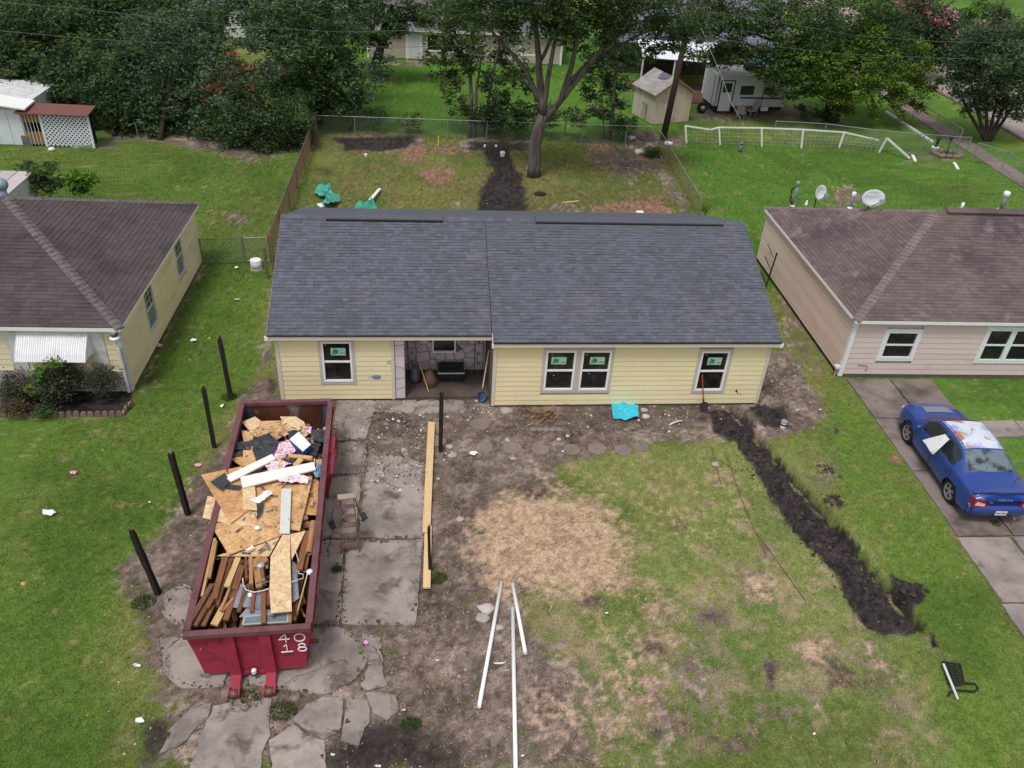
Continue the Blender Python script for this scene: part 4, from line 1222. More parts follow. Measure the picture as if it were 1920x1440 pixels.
# flower bed edging
eg = empty('garden_edging', (-12, 19.3, 0), 0, 'scalloped brown edging blocks around the flower bed', 'garden edging')
me_ = mat('brown_edging', S(128, 104, 94), var=.15, rnd=.15, rough=.9)
path = [at(252, 757), at(240, 765), at(231, 780), at(110, 780), at(-40, 780)]
def along(P, step):
    out = []
    for a, b_ in zip(P[:-1], P[1:]):
        L = (b_ - a).length
        k = max(1, round(L / step))
        for i in range(k): out.append((a.lerp(b_, (i + .5) / k), (b_ - a).normalized(), L / k))
    return out
for p, d, s in along(path, .19):
    n = d.cross(Vector((0, 0, 1)))
    mb = MB()
    prof = [(-.43, 0)] + [(.43 * math.cos(math.pi - t * math.pi / 6), .07 + .10 * math.sin(t * math.pi / 6)) for t in range(7)] + [(.43, 0)]
    a = random.uniform(-.02, .02)
    mb.prism([p + d * (s * u_) + Vector((0, 0, z - .02 + a)) - n * .03 for u_, z in prof], n * .06)
    mb.build('edging_block', me_, eg)

# ------------------------------------------------------------------ right neighbour: pink house, purple-brown hip roof
RX, RY0, RY1, RZ = 12.87, 21.62, 30.19, 2.15
rh = empty('pink_house', (18, 25.9, 0), 0, 'pale pink sided house with faded purple brown hip roof', 'house')
MB().bx(RX + .02, 32, RY0 + .06, RY1, 0, RZ).build('wall', m_pink, rh)
PR = lambda px, py: onp(px, py, (0, RY0 - .02, 0), Y_)
def pw_(l, r, t, b_): return PR(*l).x, PR(*r).x, PR(*b_)[2], PR(*t)[2]
W5 = pw_((1658, 645), (1717, 645), (1702, 622), (1672, 672)); W6 = pw_((1844, 648), (1938, 648), (1895, 618), (1870, 677))
siding(rh, (RX, RY0, 0), X_, -Y_, 32 - RX, .14, RZ - .02, 10, m_pink, [(w_[0] - RX - .08, w_[1] - RX + .08, w_[2] - .08, w_[3] + .08) for w_ in (W5, W6)])
siding(rh, (RX, RY1, 0), -Y_, -X_, RY1 - RY0, .16, RZ - .02, 13, m_pinkold, proud=.032)
MB().bx(RX + .03, 32, RY0 - .004, RY0 + .05, -.02, .14).build('foundation', m_found, rh)
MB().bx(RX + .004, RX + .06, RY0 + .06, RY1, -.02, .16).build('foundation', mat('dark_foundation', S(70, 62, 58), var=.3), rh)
m_wtrim = mat('window_white', S(226, 232, 232), rough=.55, var=.05)
window(rh, (W5[0], RY0, W5[2]), X_, -Y_, W5[1] - W5[0], W5[3] - W5[2], trim=.09, mt=m_wtrim, mf=m_wtrim, bars=True)
wm_ = (W6[0] + W6[1]) / 2
for a, b_ in ((W6[0], wm_ - .03), (wm_ + .03, W6[1])):
    window(rh, (a, RY0, W6[2]), X_, -Y_, b_ - a, W6[3] - W6[2], trim=.0, mf=m_wtrim, bars=True)
q = MB()
for a in ((W6[0] - .09, W6[0] - .002, W6[2] - .09, W6[3] + .09), (W6[1] + .002, W6[1] + .09, W6[2] - .09, W6[3] + .09), (W6[0], W6[1], W6[2] - .09, W6[2] - .002), (W6[0], W6[1], W6[3] + .002, W6[3] + .09), (wm_ - .028, wm_ + .028, W6[2], W6[3])):
    q.bx(a[0], a[1], RY0 - .03, RY0 + .005, a[2], a[3])
q.build('window_trim', m_wtrim, rh)
MB().bx(RX - .025, RX + .11, RY0 - .035, RY0 + .10, .05, RZ - .02).build('corner_board', m_wtrim, rh)
APR = Vector((16.98, 25.9, 4.06)); APR2 = Vector((32.3, 25.9, 4.06)); zr_ = RZ + .02
hiproof(rh, (RX - .12, RY0 - .2), (32.3, RY0 - .2), (RX - .12, RY1 + .2), APR, APR2, zr_ + .06, m_shingp, -1)
MB().bx(RX - .13, 32.3, RY0 - .21, RY0 - .185, zr_ - .06, zr_ + .05).build('fascia', m_white, rh)
MB().bx(RX - .135, RX - .105, RY0 - .18, RY1 + .2, zr_ - .05, zr_ + .05).build('fascia', m_white, rh)
MB().bx(RX - .1, 32.3, RY0 - .18, RY0 - .01, zr_ - .05, zr_ - .035).build('soffit', m_soffit, rh)
v = MB(); v.prism([(17.3, 25.7, 4.05), (17.3, 25.9, 4.13), (17.3, 26.1, 4.05), (17.3, 26.1, 4.10), (17.3, 25.9, 4.19), (17.3, 25.7, 4.10)], (14, 0, 0)); v.build('ridge_vent', m_shingp, rh)
hk = MB(); a = PR(1626, 686); bq = PR(1608, 684); hk.tube([(bq.x, RY0 - .03, bq.z), (a.x, RY0 - .03, a.z), (a.x + .03, RY0 - .03, a.z - .15), (a.x - .05, RY0 - .03, a.z - .17)], .008, 4); hk.build('wall_cable', m_dark, rh)
fc = empty('outdoor_tap', (RX - .1, RY0 + .5, .2), 0, 'small white capped tap box low on the pink side wall', 'tap')
q = at(1548, 690, .3)
MB().box((RX - .09, q.y, .36), (.16, .2, .07)).build('box', m_dirtyw, fc); MB().tube([(RX - .1, q.y, .02), (RX - .1, q.y, .33)], .02, 6).build('pipe', m_dirtyw, fc)
# things on the pink house roof (behind the back hip)
def hipz(x, y): return zr_ + .06 + min((y - RY0 + .2), (RY1 + .2 - y), (x - RX + .12) if x < 17 else 9) * (4.06 - zr_ - .06) / 4.28
def behind_hip(px, py):
    yy = 27.0
    for _ in range(6):
        x = atY(px, py, yy).x
        yy = RY1 + .2 - (x - RX + .12) * 1.06 + .12 if x < 16.9 else 26.1
    return yy
def pipe(px, py, pxt, pyt, r, lab, cap=None, m=None):
    yy = behind_hip(px, py)
    b_ = atY(px, py, yy); t_ = atY(pxt, pyt, yy)
    z0 = hipz(b_.x, yy) - .05
    o = empty('vent_pipe', (b_.x, yy, z0), 0, lab, 'vent pipe', 'vent pipes on the pink house roof')
    top = Vector((b_.x, yy, t_.z))
    MB().tube([(b_.x, yy, z0), top], r, 10).build('pipe', m or MATS['galvanised'], o, smooth=True)
    MB().lathe([(r * 2.6, 0), (r * 1.2, .05)], (b_.x, yy, max(z0 + .04, b_.z - .03)), 12).build('flashing', m_white, o, smooth=True)
    if cap: MB().lathe([(r * 1.0, -.16), (r * 1.6, -.13), (r * 1.6, -.02), (r * 1.2, .02)], top, 12).build('cap', m_white if cap == 'w' else MATS['galvanised'], o, smooth=True)
    return o, top
pipe(1512, 382, 1513, 376, .03, 'short white vent stub by the grey mast', None, m_white)
pipe(1594, 389, 1602, 361, .05, 'grey capped vent pipe between the two satellite dishes', 'w')
pipe(1802, 393, 1807, 380, .05, 'plain white vent pipe on the purple brown ridge', None, m_white)
pipe(1876, 393, 1884, 360, .07, 'tall grey capped flue pipe on the purple brown ridge', 'w')
o, top = pipe(1486, 385, 1497, 341, .045, 'tall grey service mast with looping cables', 'g')
c = MB()
for k in range(3): c.tube([top + Vector((0, -.05, -.1)), top + Vector((-.18 - .04 * k, -.05, -.3)), top + Vector((-.2 + .05 * k, -.05, -.7)), top + Vector((-.03, -.05, -.95))], .012, 5)
c.build('cable', m_black, o)
def dish(px, py, rx_, rz_, yaw, lab, band=False):
    yy = behind_hip(px, py + 16)
    c = atY(px, py, yy)
    o = empty('satellite_dish', (c.x, yy, c.z), 0, lab, 'satellite dish', 'satellite dishes on the pink house roof')
    R = Matrix.Rotation(yaw, 3, 'Z') @ Matrix.Rotation(math.radians(-14), 3, 'X')
    vs, fs = [], []
    for i, rr in enumerate((0, .35, .7, 1.0)):
        for k in range(20):
            t = k * math.pi / 10
            p = Vector((rx_ * rr * math.cos(t), .10 * rr * rr * -1, rz_ * rr * math.sin(t)))
            vs.append(c + R @ p)
    for i in range(3):
        for k in range(20): fs.append((i * 20 + k, i * 20 + (k + 1) % 20, i * 20 + 20 + (k + 1) % 20, i * 20 + 20 + k))
    N = len(vs)
    vs += [p + R @ Vector((0, .015, 0)) for p in vs]; fs += [tuple(N + i for i in reversed(f_)) for f_ in fs]
    fs += [(60 + k, 60 + (k + 1) % 20, N + 60 + (k + 1) % 20, N + 60 + k) for k in range(20)]
    MB().add(vs, fs).build('reflector', mat('dish_grey', S(206, 208, 212), rough=.5, var=.04), o, smooth=True)
    z0 = hipz(c.x, yy) - .03
    MB().tube([(c.x - .03, yy + .05, z0), (c.x - .05, yy + .06, c.z - .1), c + R @ Vector((0, .03, 0))], .022, 6).build('mount', m_black, o)
    arm = c + R @ Vector((.18 if band else .02, -.45, -.05))
    MB().tube([c + R @ Vector((0, -.05, -rz_ * .95)), arm], .014, 5).build('arm', m_black, o)
    MB().box(arm, (.16, .1, .12), R).build('receiver', MATS['galvanised'], o)
    if band:
        text('DIRECTV', .13, frame3(c + R @ Vector((-.05, -.10, rz_ * .40)), R @ Vector((1, 0, 0)), R @ Vector((0, 0, 1))), mat('pale_print', S(236, 238, 240)), o)
dish(1537, 361, .23, .29, .15, 'smaller round grey satellite dish next to the grey mast')
dish(1636, 371, .42, .31, -.1, 'larger oval grey satellite dish nearest the roof hip', True)

# ------------------------------------------------------------------ red dumpster
random.seed(21)
DA = math.radians(3.16)
DO = Vector((-3.62, 10.72, 0))
dump = empty('dumpster', DO, DA, 'dark red open roll-off dumpster heaped with torn-out building waste', 'dumpster')
DW = WM[dump.name]
Dp = lambda x, y, z: DW @ Vector((x, y, z))
m_red = mat('red_dumpster_paint', S(154, 50, 70), rough=.55, var=.12, scale=1.5, col2=S(120, 28, 42), st=(1.4, .5, .72), col3=S(92, 48, 44), st3=(3.5, .58, .72), fine=.10, fscale=25)
m_rim = mat('dumpster_rim', S(112, 74, 78), rough=.7, var=.15, scale=3, col2=S(92, 58, 56), st=(2, .5, .7))
m_rust = mat('rusty_inside', S(98, 56, 40), rough=.9, var=.3, scale=2.5, col2=S(70, 42, 34), st=(1.4, .45, .65), col3=S(150, 140, 140), st3=(2.4, .60, .72), stretch=(1, 1, .5))
m_bluein = mat('blue_worn_inside', S(66, 88, 112), rough=.8, var=.3, scale=3, col2=S(110, 62, 44), st=(2.2, .5, .62))
m_steelr = mat('worn_roller', S(120, 92, 80), rough=.5, var=.2, metal=.4)
RWN, RWF, LEN, RZt, FZ = 1.16, 1.16, 7.44, 1.39, .15
bwN = .97
def quadwall(a, b, c, d, th, name, m):
    n = (b - a).cross(d - a).normalized() * th
    return MB().prism([a, b, c, d], n).build(name, m, dump)
quadwall(Dp(-bwN, -.01, FZ), Dp(bwN, -.01, FZ), Dp(RWN, 0, RZt - .05), Dp(-RWN, 0, RZt - .05), -.04, 'front_wall', m_red)
quadwall(Dp(-bwN, LEN, FZ), Dp(bwN, LEN, FZ), Dp(RWF, LEN, RZt - .05), Dp(-RWF, LEN, RZt - .05), .04, 'tailgate', m_rust)
quadwall(Dp(-bwN, .1, FZ), Dp(-bwN, LEN, FZ), Dp(-RWF, LEN, RZt - .05), Dp(-RWN, 0, RZt - .05), -.03, 'side_wall', m_red)
quadwall(Dp(bwN, .1, FZ), Dp(bwN, LEN, FZ), Dp(RWF, LEN, RZt - .05), Dp(RWN, 0, RZt - .05), .03, 'side_wall', m_red)
i = .045
quadwall(Dp(-bwN + i, LEN - .05, FZ), Dp(bwN - i, LEN - .05, FZ), Dp(RWF - i, LEN - .05, RZt - .06), Dp(-RWF + i, LEN - .05, RZt - .06), .004, 'inner_lining', m_rust)
for s in (-1, 1):
    quadwall(Dp(s * (RWF - .24 - i), LEN - .056, .7), Dp(s * (RWF - i - .03), LEN - .056, .7), Dp(s * (RWF - i), LEN - .056, RZt - .06), Dp(s * (RWF - i - .16), LEN - .056, RZt - .06), .003, 'inner_patch', m_bluein)
    q = [Dp(s * (bwN - i), .15, FZ), Dp(s * (bwN - i), LEN - .06, FZ), Dp(s * (RWF - i), LEN - .06, RZt - .06), Dp(s * (RWN - i), .06, RZt - .06)]
    MB().prism(q, HX * (-s * .004)).build('inner_lining', m_rust, dump)
b = MB(); b.prism([Dp(-bwN, .1, FZ - .05), Dp(bwN, .1, FZ - .05), Dp(bwN, LEN, FZ - .05), Dp(-bwN, LEN, FZ - .05)], (0, 0, .06)); b.build('floor', m_rust, dump)
for a, c, nm in ((Dp(-RWN - .01, -.06, RZt), Dp(RWN + .01, -.06, RZt + .01), 'rim'), (Dp(-RWF, LEN - .02, RZt), Dp(RWF, LEN - .02, RZt), 'rim'), (Dp(-RWN + .03, .02, RZt), Dp(-RWF + .03, LEN - .1, RZt), 'rim'), (Dp(RWN - .03, .02, RZt), Dp(RWF - .03, LEN - .1, RZt), 'rim')):
    MB().beam(a, c, .13, .10).build(nm, m_rim, dump)
for s in (-1, 1):
    k = 0
    for y in (.9, 1.8, 2.7, 3.6, 4.5, 5.4, 6.3, 7.2):
        b = MB(); b.prism([Dp(s * bwN, y - .06, FZ), Dp(s * bwN, y + .06, FZ), Dp(s * RWN, y + .06, RZt - .06), Dp(s * RWN, y - .06, RZt - .06)], (DW.to_3x3() @ Vector((s, 0, 0))) * .075)
        b.build('side_rib', m_red, dump)
for fx in (-.47, .20):
    b = MB()
    x0, x1 = fx, fx + .21
    b.prism([Dp(x0, -.01, FZ), Dp(x1, -.01, FZ), Dp(x1 - .02, .0, RZt - .06), Dp(x0 - .02, .0, RZt - .06)], (DW.to_3x3() @ Vector((0, -1, -.08))) * .09)
    b.build('front_channel', m_red, dump)
    b = MB()
    b.prism([Dp(x0 + .01, -.06, FZ + .03), Dp(x1 - .01, -.06, FZ + .03), Dp(x1 + .0, -.42, .10), Dp(x0 + .02, -.42, .10)], (DW.to_3x3() @ Vector((0, -.10, -.10))))
    b.build('rail_nose', m_red, dump)
    b = MB(); b.prism([Dp(x0 + .02, .1, .06), Dp(x1 - .02, .1, .06), Dp(x1 - .02, .1, FZ - .055), Dp(x0 + .02, .1, FZ - .055)], DW.to_3x3() @ Vector((0, LEN - .3, 0))); b.build('rail', m_red, dump)
    for xx in (x0 + .0, x1 - .015):
        b = MB(); b.prism([Dp(xx, -.34, .03), Dp(xx, -.54, .03), Dp(xx, -.55, .15), Dp(xx, -.38, .20)], (DW.to_3x3() @ Vector((1, 0, 0))) * .03); b.build('roller_bracket', m_red, dump)
    b = MB(); b.lathe([(.085, -.075), (.085, .075)], (0, 0, 0), 12, 'x'); b.v = [tuple(Dp(v[0] + (x0 + x1) / 2 + .008, v[1] - .47, v[2] + .09)) for v in b.v]; b.build('roller', m_steelr, dump, smooth=True)
b = MB(); b.prism([Dp(-.26, -.05, .10), Dp(.2, -.05, .10), Dp(.2, -.05, .16), Dp(-.26, -.05, .16)], DW.to_3x3() @ Vector((0, .5, 0))); b.build('hook_plate', m_red, dump)
# ratchet and ladder rungs on the right side near the tailgate
for z in (.45, .75, 1.05): MB().tube([Dp(RWN + .06, 6.2, z), Dp(RWN + .14, 6.2, z), Dp(RWN + .14, 6.65, z), Dp(RWN + .06, 6.65, z)], .018, 5).build('rung', m_red, dump)
b = MB(); b.prism([Dp(RWN + .02, 4.7, RZt - .2), Dp(RWN + .02, 6.0, RZt - .1), Dp(bwN + .03, 5.5, .3), Dp(bwN + .03, 4.9, .3)], (DW.to_3x3() @ Vector((.14, 0, 0)))); b.build('side_gusset', m_red, dump)
# spray painted figures 40 / 18
m_spray = mat('white_spray_paint', S(232, 220, 228), rough=.8, var=.1)
fy = lambda x, z: Dp(x, -.01 * (1 - (z - FZ) / (RZt - .05 - FZ)) - .046, z)
def strokes(S_, x0, z0, w, h):
    b = MB()
    for st in S_:
        b.tube([fy(x0 + w * a, z0 + h * c) for a, c in st], .013, 5)
    return b.build('painted_number', m_spray, dump)
arc = lambda cx, cy, rx, ry, a0, a1, n=14: [(cx + rx * math.cos(math.radians(a0 + (a1 - a0) * k / n)), cy + ry * math.sin(math.radians(a0 + (a1 - a0) * k / n))) for k in range(n + 1)]
strokes([[(.55, 1), (.0, .38), (.95, .42)], [(.62, 1), (.6, 0)]], .54, 1.00, .22, .22)
strokes([arc(.5, .5, .48, .5, 0, 360)], .83, 1.00, .21, .22)
strokes([[(.2, .75), (.5, 1), (.52, .05)], [(-.15, .02), (1.1, .04)]], .58, .71, .18, .22)
strokes([arc(.5, .76, .36, .24, 0, 360), arc(.5, .26, .46, .26, 0, 360)], .87, .71, .18, .22)

# ------------------------------------------------------------------ waste heaped in the dumpster
hp = MB()
N1, N2 = 12, 34
for j in range(N2 + 1):
    for k in range(N1 + 1):
        y = .12 + (LEN - .22) * j / N2; x = -1 + 2 * k / N1
        z = .98 + .18 * math.sin(math.pi * j / N2) + .16 * (mnoise.noise(Vector((x * 2, y * 1.5, 3)))) - .3 * abs(x) ** 4
        if y > 6.4: z -= (y - 6.4) * .35
        if y < 1.4: z -= (1.4 - y) * .12
        w_ = bwN + (RWN - bwN) * (z - FZ) / (RZt - FZ) - .06
        hp.v.append(tuple(Dp(x * w_, y, z)))
for j in range(N2):
    for k in range(N1): hp.f.append((j * 13 + k, j * 13 + k + 1, j * 13 + 14 + k, j * 13 + 13 + k))
SCR = MB()
for k in range(260):
    yy = random.uniform(.35, LEN - .6); xx = random.uniform(-.9, .9)
    z = 1.0 + .18 * math.sin(math.pi * yy / LEN) + .16 * (mnoise.noise(Vector((xx * 2, yy * 1.5, 3)))) - .22 * abs(xx) ** 4 - (max(0, yy - 6.4)) * .35 - max(0, 1.4 - yy) * .12
    p = Dp(xx, yy, z + random.uniform(.02, .12))
    near = yy < 2.9
    a = random.gauss(0, .22) if near else random.uniform(0, 6.3)
    d = (DW.to_3x3() @ Vector((math.sin(a), math.cos(a), random.gauss(0, .12)))) * random.uniform(.12, .55 if near else .28)
    SCR.beam(p - d, p + d, random.uniform(.03, .10) if near else random.uniform(.05, .22), random.uniform(.015, .045), (random.gauss(0, .4), random.gauss(0, .4), 1))
SCR.build('scrap_wood', mat('scrap_wood', S(150, 108, 76), rough=.9, var=.2, scale=5, rnd=.38, isl=True, col2=S(112, 80, 60), st=(3, .45, .65), fine=.15, fscale=30), kind='stuff', label='splintered wood scraps jumbled between the boards')
TOP = MB()
for k in range(170):
    yy = random.uniform(.8, LEN - .9); xx = random.uniform(-.95, .95)
    p = Dp(xx, yy, 1.30 + random.uniform(.0, .20) - .12 * abs(xx))
    a_ = random.uniform(0, 6.3); s_ = random.uniform(.03, .10)
    d = Vector((math.cos(a_), math.sin(a_), random.gauss(0, .3))) * s_
    TOP.beam(p - d, p + d, random.uniform(.02, .07), random.uniform(.004, .02), (random.gauss(0, .6), random.gauss(0, .6), 1))
TOP.build('waste_bits', mat('waste_bits', S(176, 160, 144), rough=.9, var=.2, rnd=.55, isl=True, col2=S(120, 90, 66), st=(6, .45, .6), col3=S(70, 70, 76), st3=(4, .55, .6)), kind='stuff', label='small chips and torn bits strewn over the waste')
hp.build('debris', mat('dark_debris', S(74, 54, 44), rough=.95, var=.4, scale=6, bump=.8, bscale=18, col2=S(46, 40, 38), st=(2.4, .45, .6)), kind='stuff', label='dark crushed waste filling the dumpster under the boards')
m_osb = [mat('osb_%s' % n, c, rough=.85, var=.14, scale=3, fine=.34, fscale=16, col2=c2, st=(2.2, .45, .68), col3=S(142, 112, 84), st3=(5, .58, .70), local=True) for n, c, c2 in
         (('warm', S(212, 170, 122), S(186, 142, 98)), ('pale', S(222, 192, 152), S(200, 166, 124)), ('orange', S(206, 158, 110), S(176, 130, 88)))]
m_wboard = mat('white_painted_board', S(236, 232, 226), rough=.6, var=.04, col2=S(206, 200, 192), st=(3, .58, .75))
m_gboard = mat('grey_painted_board', S(208, 208, 202), rough=.7, var=.06, col2=S(160, 158, 152), st=(9, .6, .7), local=True)
m_felt = mat('black_roofing_felt', S(66, 68, 76), rough=.8, var=.18, scale=5, col2=S(48, 48, 54), st=(3, .45, .65))
def sheet(name, pts, th, m, lab, cat, group=None):
    P = [at(*q) for q in pts]
    c = sum(P, Vector()) / len(P)
    a = Vector((0, 0, 0))
    for k in range(len(P)): a += (P[k] - c).cross(P[(k + 1) % len(P)] - c)
    n = a.normalized()
    n = n if n.z > 0 else -n
    b = MB()
    P2 = ragged(P, .35, .006, random.random() * 9) if th < .03 else P
    b.prism([p - n * th for p in P2], n * th)
    return b.build(name, m, label=lab, cat=cat, group=group)
GO = 'torn sheathing boards in the dumpster'
OSB = [
    ([(453, 791, 1.2), (478, 781, 1.22), (489, 789, 1.2), (478, 818, 1.22)], 1, 'pale corner offcut of strand board nearest the rusty back wall'),
    ([(478, 790, 1.18), (538, 788, 1.2), (541, 812, 1.22), (512, 828, 1.22), (479, 820, 1.22)], 0, 'squarish strand board panel lying flat below the rusty back wall'),
    ([(525, 781, 1.22), (555, 781, 1.2), (570, 791, 1.2), (578, 814, 1.22), (566, 824, 1.24), (541, 809, 1.22)], 1, 'pointed pale strand board under the white and blue box'),
    ([(453, 807, 1.2), (470, 809, 1.22), (478, 823, 1.22), (457, 829, 1.2)], 0, 'small torn strand board scrap by the left inner wall above the felt'),
    ([(434, 862, 1.26), (457, 845, 1.26), (456, 876, 1.28)], 2, 'small triangular strand board wedge at the left inner wall'),
    ([(456, 844, 1.30), (477, 843, 1.30), (481, 868, 1.30), (456, 874, 1.30)], 0, 'upright strand board scrap left of the first white board'),
    ([(584, 899, 1.22), (598, 901, 1.22), (594, 966, 1.26), (568, 964, 1.26)], 2, 'narrow orange strand board strip along the right inner wall'),
    ([(389, 930, 1.40), (470, 948, 1.38), (502, 990, 1.36), (433, 984, 1.37), (380, 970, 1.42)], 1, 'pale strand board overhanging the left rim under the biggest sheet'),
    ([(391, 979, 1.40), (470, 985, 1.38), (522, 990, 1.36), (530, 1003, 1.35), (429, 1040, 1.38)], 0, 'wedge shaped strand board sheet above the brown lumber'),
    ([(405, 1042, 1.30), (525, 1006, 1.32), (504, 1043, 1.32)], 1, 'thin pale triangular board tucked under the wedge shaped sheet'),
    ([(455, 914, 1.34), (520, 898, 1.36), (586, 893, 1.36), (562, 995, 1.38), (470, 982, 1.38)], 0, 'widest strand board sheet in the middle carrying the white boards'),
    ([(377, 890, 1.50), (453, 874, 1.40), (471, 953, 1.42), (432, 981, 1.42)], 2, 'large tilted strand board sheet jutting over the left rim'),
    ([(455, 914, 1.44), (478, 912, 1.44), (482, 956, 1.44), (456, 955, 1.44)], 1, 'rough edged plywood scrap lying on the tilted sheet'),
    ([(543, 1002, 1.42), (573, 995, 1.42), (547, 1050, 1.44)], 1, 'sharp pointed pale board beside the long strand board plank'),
]
for pts, k, lab in OSB: sheet('strand_board', pts, .018, m_osb[k], lab, 'board', GO)
sheet('strand_board', [(507, 1043, 1.46), (530, 1003, 1.46), (543, 1003, 1.46), (547, 1146, 1.48), (508, 1149, 1.48), (505, 1110, 1.48)], .02, m_osb[1], 'long pale strand board plank lying on the brown lumber', 'board', GO)
GW = 'white painted boards on the waste'
sheet('painted_board', [(421, 893, 1.52), (510, 851, 1.50), (517, 860, 1.50), (432, 903, 1.52)], .035, m_wboard, 'slim white board pointing up from the black felt corner', 'board', GW)
sheet('painted_board', [(450, 894, 1.49), (588, 866, 1.47), (592, 880, 1.47), (455, 914, 1.49)], .035, m_wboard, 'widest white board lying across the middle of the waste', 'board', GW)
sheet('painted_board', [(528, 916, 1.46), (546, 916, 1.46), (543, 1000, 1.46), (524, 1000, 1.46)], .03, m_gboard, 'greyish white board standing upright on the widest strand board', 'board', GW)
def crumple(name, pts, amp, m, lab, cat, group=None, cuts=4, freq=5.0, seed=0, th=.006):
    """a limp sheet: outline triangulated, refined and folded"""
    import bmesh
    P = [at(*q) for q in pts]
    c = sum(P, Vector()) / len(P)
    bmx = bmesh.new()
    vc = bmx.verts.new(c)
    vs = [bmx.verts.new(p) for p in ragged(P, .5, .01, seed)]
    for k in range(len(vs)): bmx.faces.new((vc, vs[k], vs[(k + 1) % len(vs)]))
    for _ in range(cuts - 1):
        bmesh.ops.subdivide_edges(bmx, edges=bmx.edges[:], cuts=1, use_grid_fill=True)
    for v in bmx.verts:
        q = v.co * freq
        f = abs(mnoise.noise(Vector((q.x + seed * 5, q.y, q.z * .3)))) + .5 * abs(mnoise.noise(Vector((q.x * 2.3, q.y * 2.3 + seed, 1))))
        v.co.z += amp * f * 1.6
        v.co.x += amp * .4 * mnoise.noise(Vector((q.x, q.y, 7 + seed))); v.co.y += amp * .4 * mnoise.noise(Vector((q.x, q.y, 17 + seed)))
    bmesh.ops.recalc_face_normals(bmx, faces=bmx.faces[:])
    if sum(f_.normal.z for f_ in bmx.faces) < 0: bmesh.ops.reverse_faces(bmx, faces=bmx.faces[:])
    ext = bmesh.ops.extrude_face_region(bmx, geom=bmx.faces[:])
    lower = [g_ for g_ in ext['geom'] if isinstance(g_, bmesh.types.BMVert)]
    for v in lower: v.co.z += th
    bmesh.ops.recalc_face_normals(bmx, faces=bmx.faces[:])
    mb = MB()
    bmx.verts.index_update()
    mb.add([tuple(v.co) for v in bmx.verts], [tuple(v.index for v in f_.verts) for f_ in bmx.faces])
    bmx.free()
    return mb.build(name, m, label=lab, cat=cat, group=group)
GF = 'torn black roofing felt in the dumpster'
FELT = [([(475, 822, 1.28), (505, 813, 1.28), (516, 824, 1.30), (532, 840, 1.30), (520, 856, 1.32), (480, 866, 1.32), (474, 846, 1.30)], .05, 'largest crumpled black felt piece left of the pink cloth'),
        ([(438, 832, 1.26), (474, 827, 1.28), (476, 838, 1.28), (455, 845, 1.28), (440, 845, 1.26)], .05, 'black felt roll end by the left inner wall'),
        ([(436, 850, 1.26), (455, 844, 1.27), (456, 856, 1.28), (438, 858, 1.26)], .03, 'little black felt flap below the felt roll end'),
        ([(584, 807, 1.26), (612, 806, 1.26), (612, 834, 1.26), (600, 832, 1.26), (582, 818, 1.26)], .05, 'black felt slab against the right inner wall'),
        ([(539, 810, 1.30), (568, 807, 1.30), (556, 820, 1.30), (541, 823, 1.30)], .04, 'curled black felt strip above the white and blue box'),
        ([(566, 848, 1.28), (584, 828, 1.28), (602, 834, 1.28), (592, 856, 1.28)], .05, 'black felt bunch right of the white and blue box'),
        ([(536, 858, 1.34), (556, 858, 1.34), (552, 872, 1.34), (538, 872, 1.34)], .04, 'black felt scrap framed by pale wood blocks'),
        ([(394, 905, 1.53), (422, 887, 1.50), (434, 903, 1.50), (414, 920, 1.53)], .012, 'flat black felt square on the tilted sheet'),
        ([(424, 910, 1.46), (452, 911, 1.46), (450, 918, 1.46), (424, 917, 1.46)], .012, 'slim black felt tongue beside the flat felt square'),
        ([(482, 945, 1.43), (495, 942, 1.43), (491, 960, 1.43), (482, 976, 1.43)], .02, 'black felt spike under the torn paper')]
for k, (pts, a, lab) in enumerate(FELT): crumple('roofing_felt', pts, a, m_felt, lab, 'roofing felt', GF, seed=k + 1)
m_pk = mat('pink_striped_cloth', S(232, 206, 216), rough=.9, var=.06, col2=S(206, 90, 130), st=(7, .54, .6), stretch=(1, 2.4, 1))
m_fl = mat('flowered_cloth', S(226, 214, 224), rough=.9, var=.08, col2=S(214, 80, 140), st=(6, .54, .58), col3=S(60, 110, 120), st3=(9, .58, .64))
m_bag = mat('blue_floral_cloth', S(110, 140, 170), rough=.85, var=.2, col2=S(190, 200, 180), st=(8, .54, .6), col3=S(50, 90, 120), st3=(10, .55, .6))
GC = 'bed linen among the waste'
for k, (pts, m, lab) in enumerate((
    ([(525, 831, 1.36), (541, 826, 1.36), (556, 847, 1.38), (539, 854, 1.38), (524, 868, 1.38), (508, 870, 1.36), (518, 848, 1.36)], m_pk, 'pink striped cloth bunched left of the white and blue box'),
    ([(497, 875, 1.42), (516, 863, 1.42), (547, 870, 1.40), (530, 880, 1.40), (506, 886, 1.42)], m_pk, 'pink striped cloth strip above the widest white board'),
    ([(518, 899, 1.44), (560, 890, 1.44), (581, 897, 1.44), (576, 908, 1.44), (548, 905, 1.44), (526, 904, 1.44)], m_fl, 'flowered pink and white cloth below the widest white board'),
    ([(574, 800, 1.24), (584, 802, 1.24), (582, 814, 1.26), (575, 812, 1.26)], m_fl, 'tiny flowered cloth tuft between pale board and black felt'),
    ([(605, 802, 1.30), (614, 800, 1.30), (614, 808, 1.30), (608, 807, 1.30)], m_pk, 'tiny pink cloth tip at the right inner wall'))):
    crumple('cloth', pts, .05, m, lab, 'cloth', GC, seed=k + 20, freq=9)
crumple('floral_bag', [(587, 884, 1.34), (600, 866, 1.36), (606, 880, 1.34), (605, 900, 1.34), (592, 898, 1.32)], .10, m_bag, 'blue floral cloth bag squeezed against the right inner wall', 'bag', seed=31, freq=6)
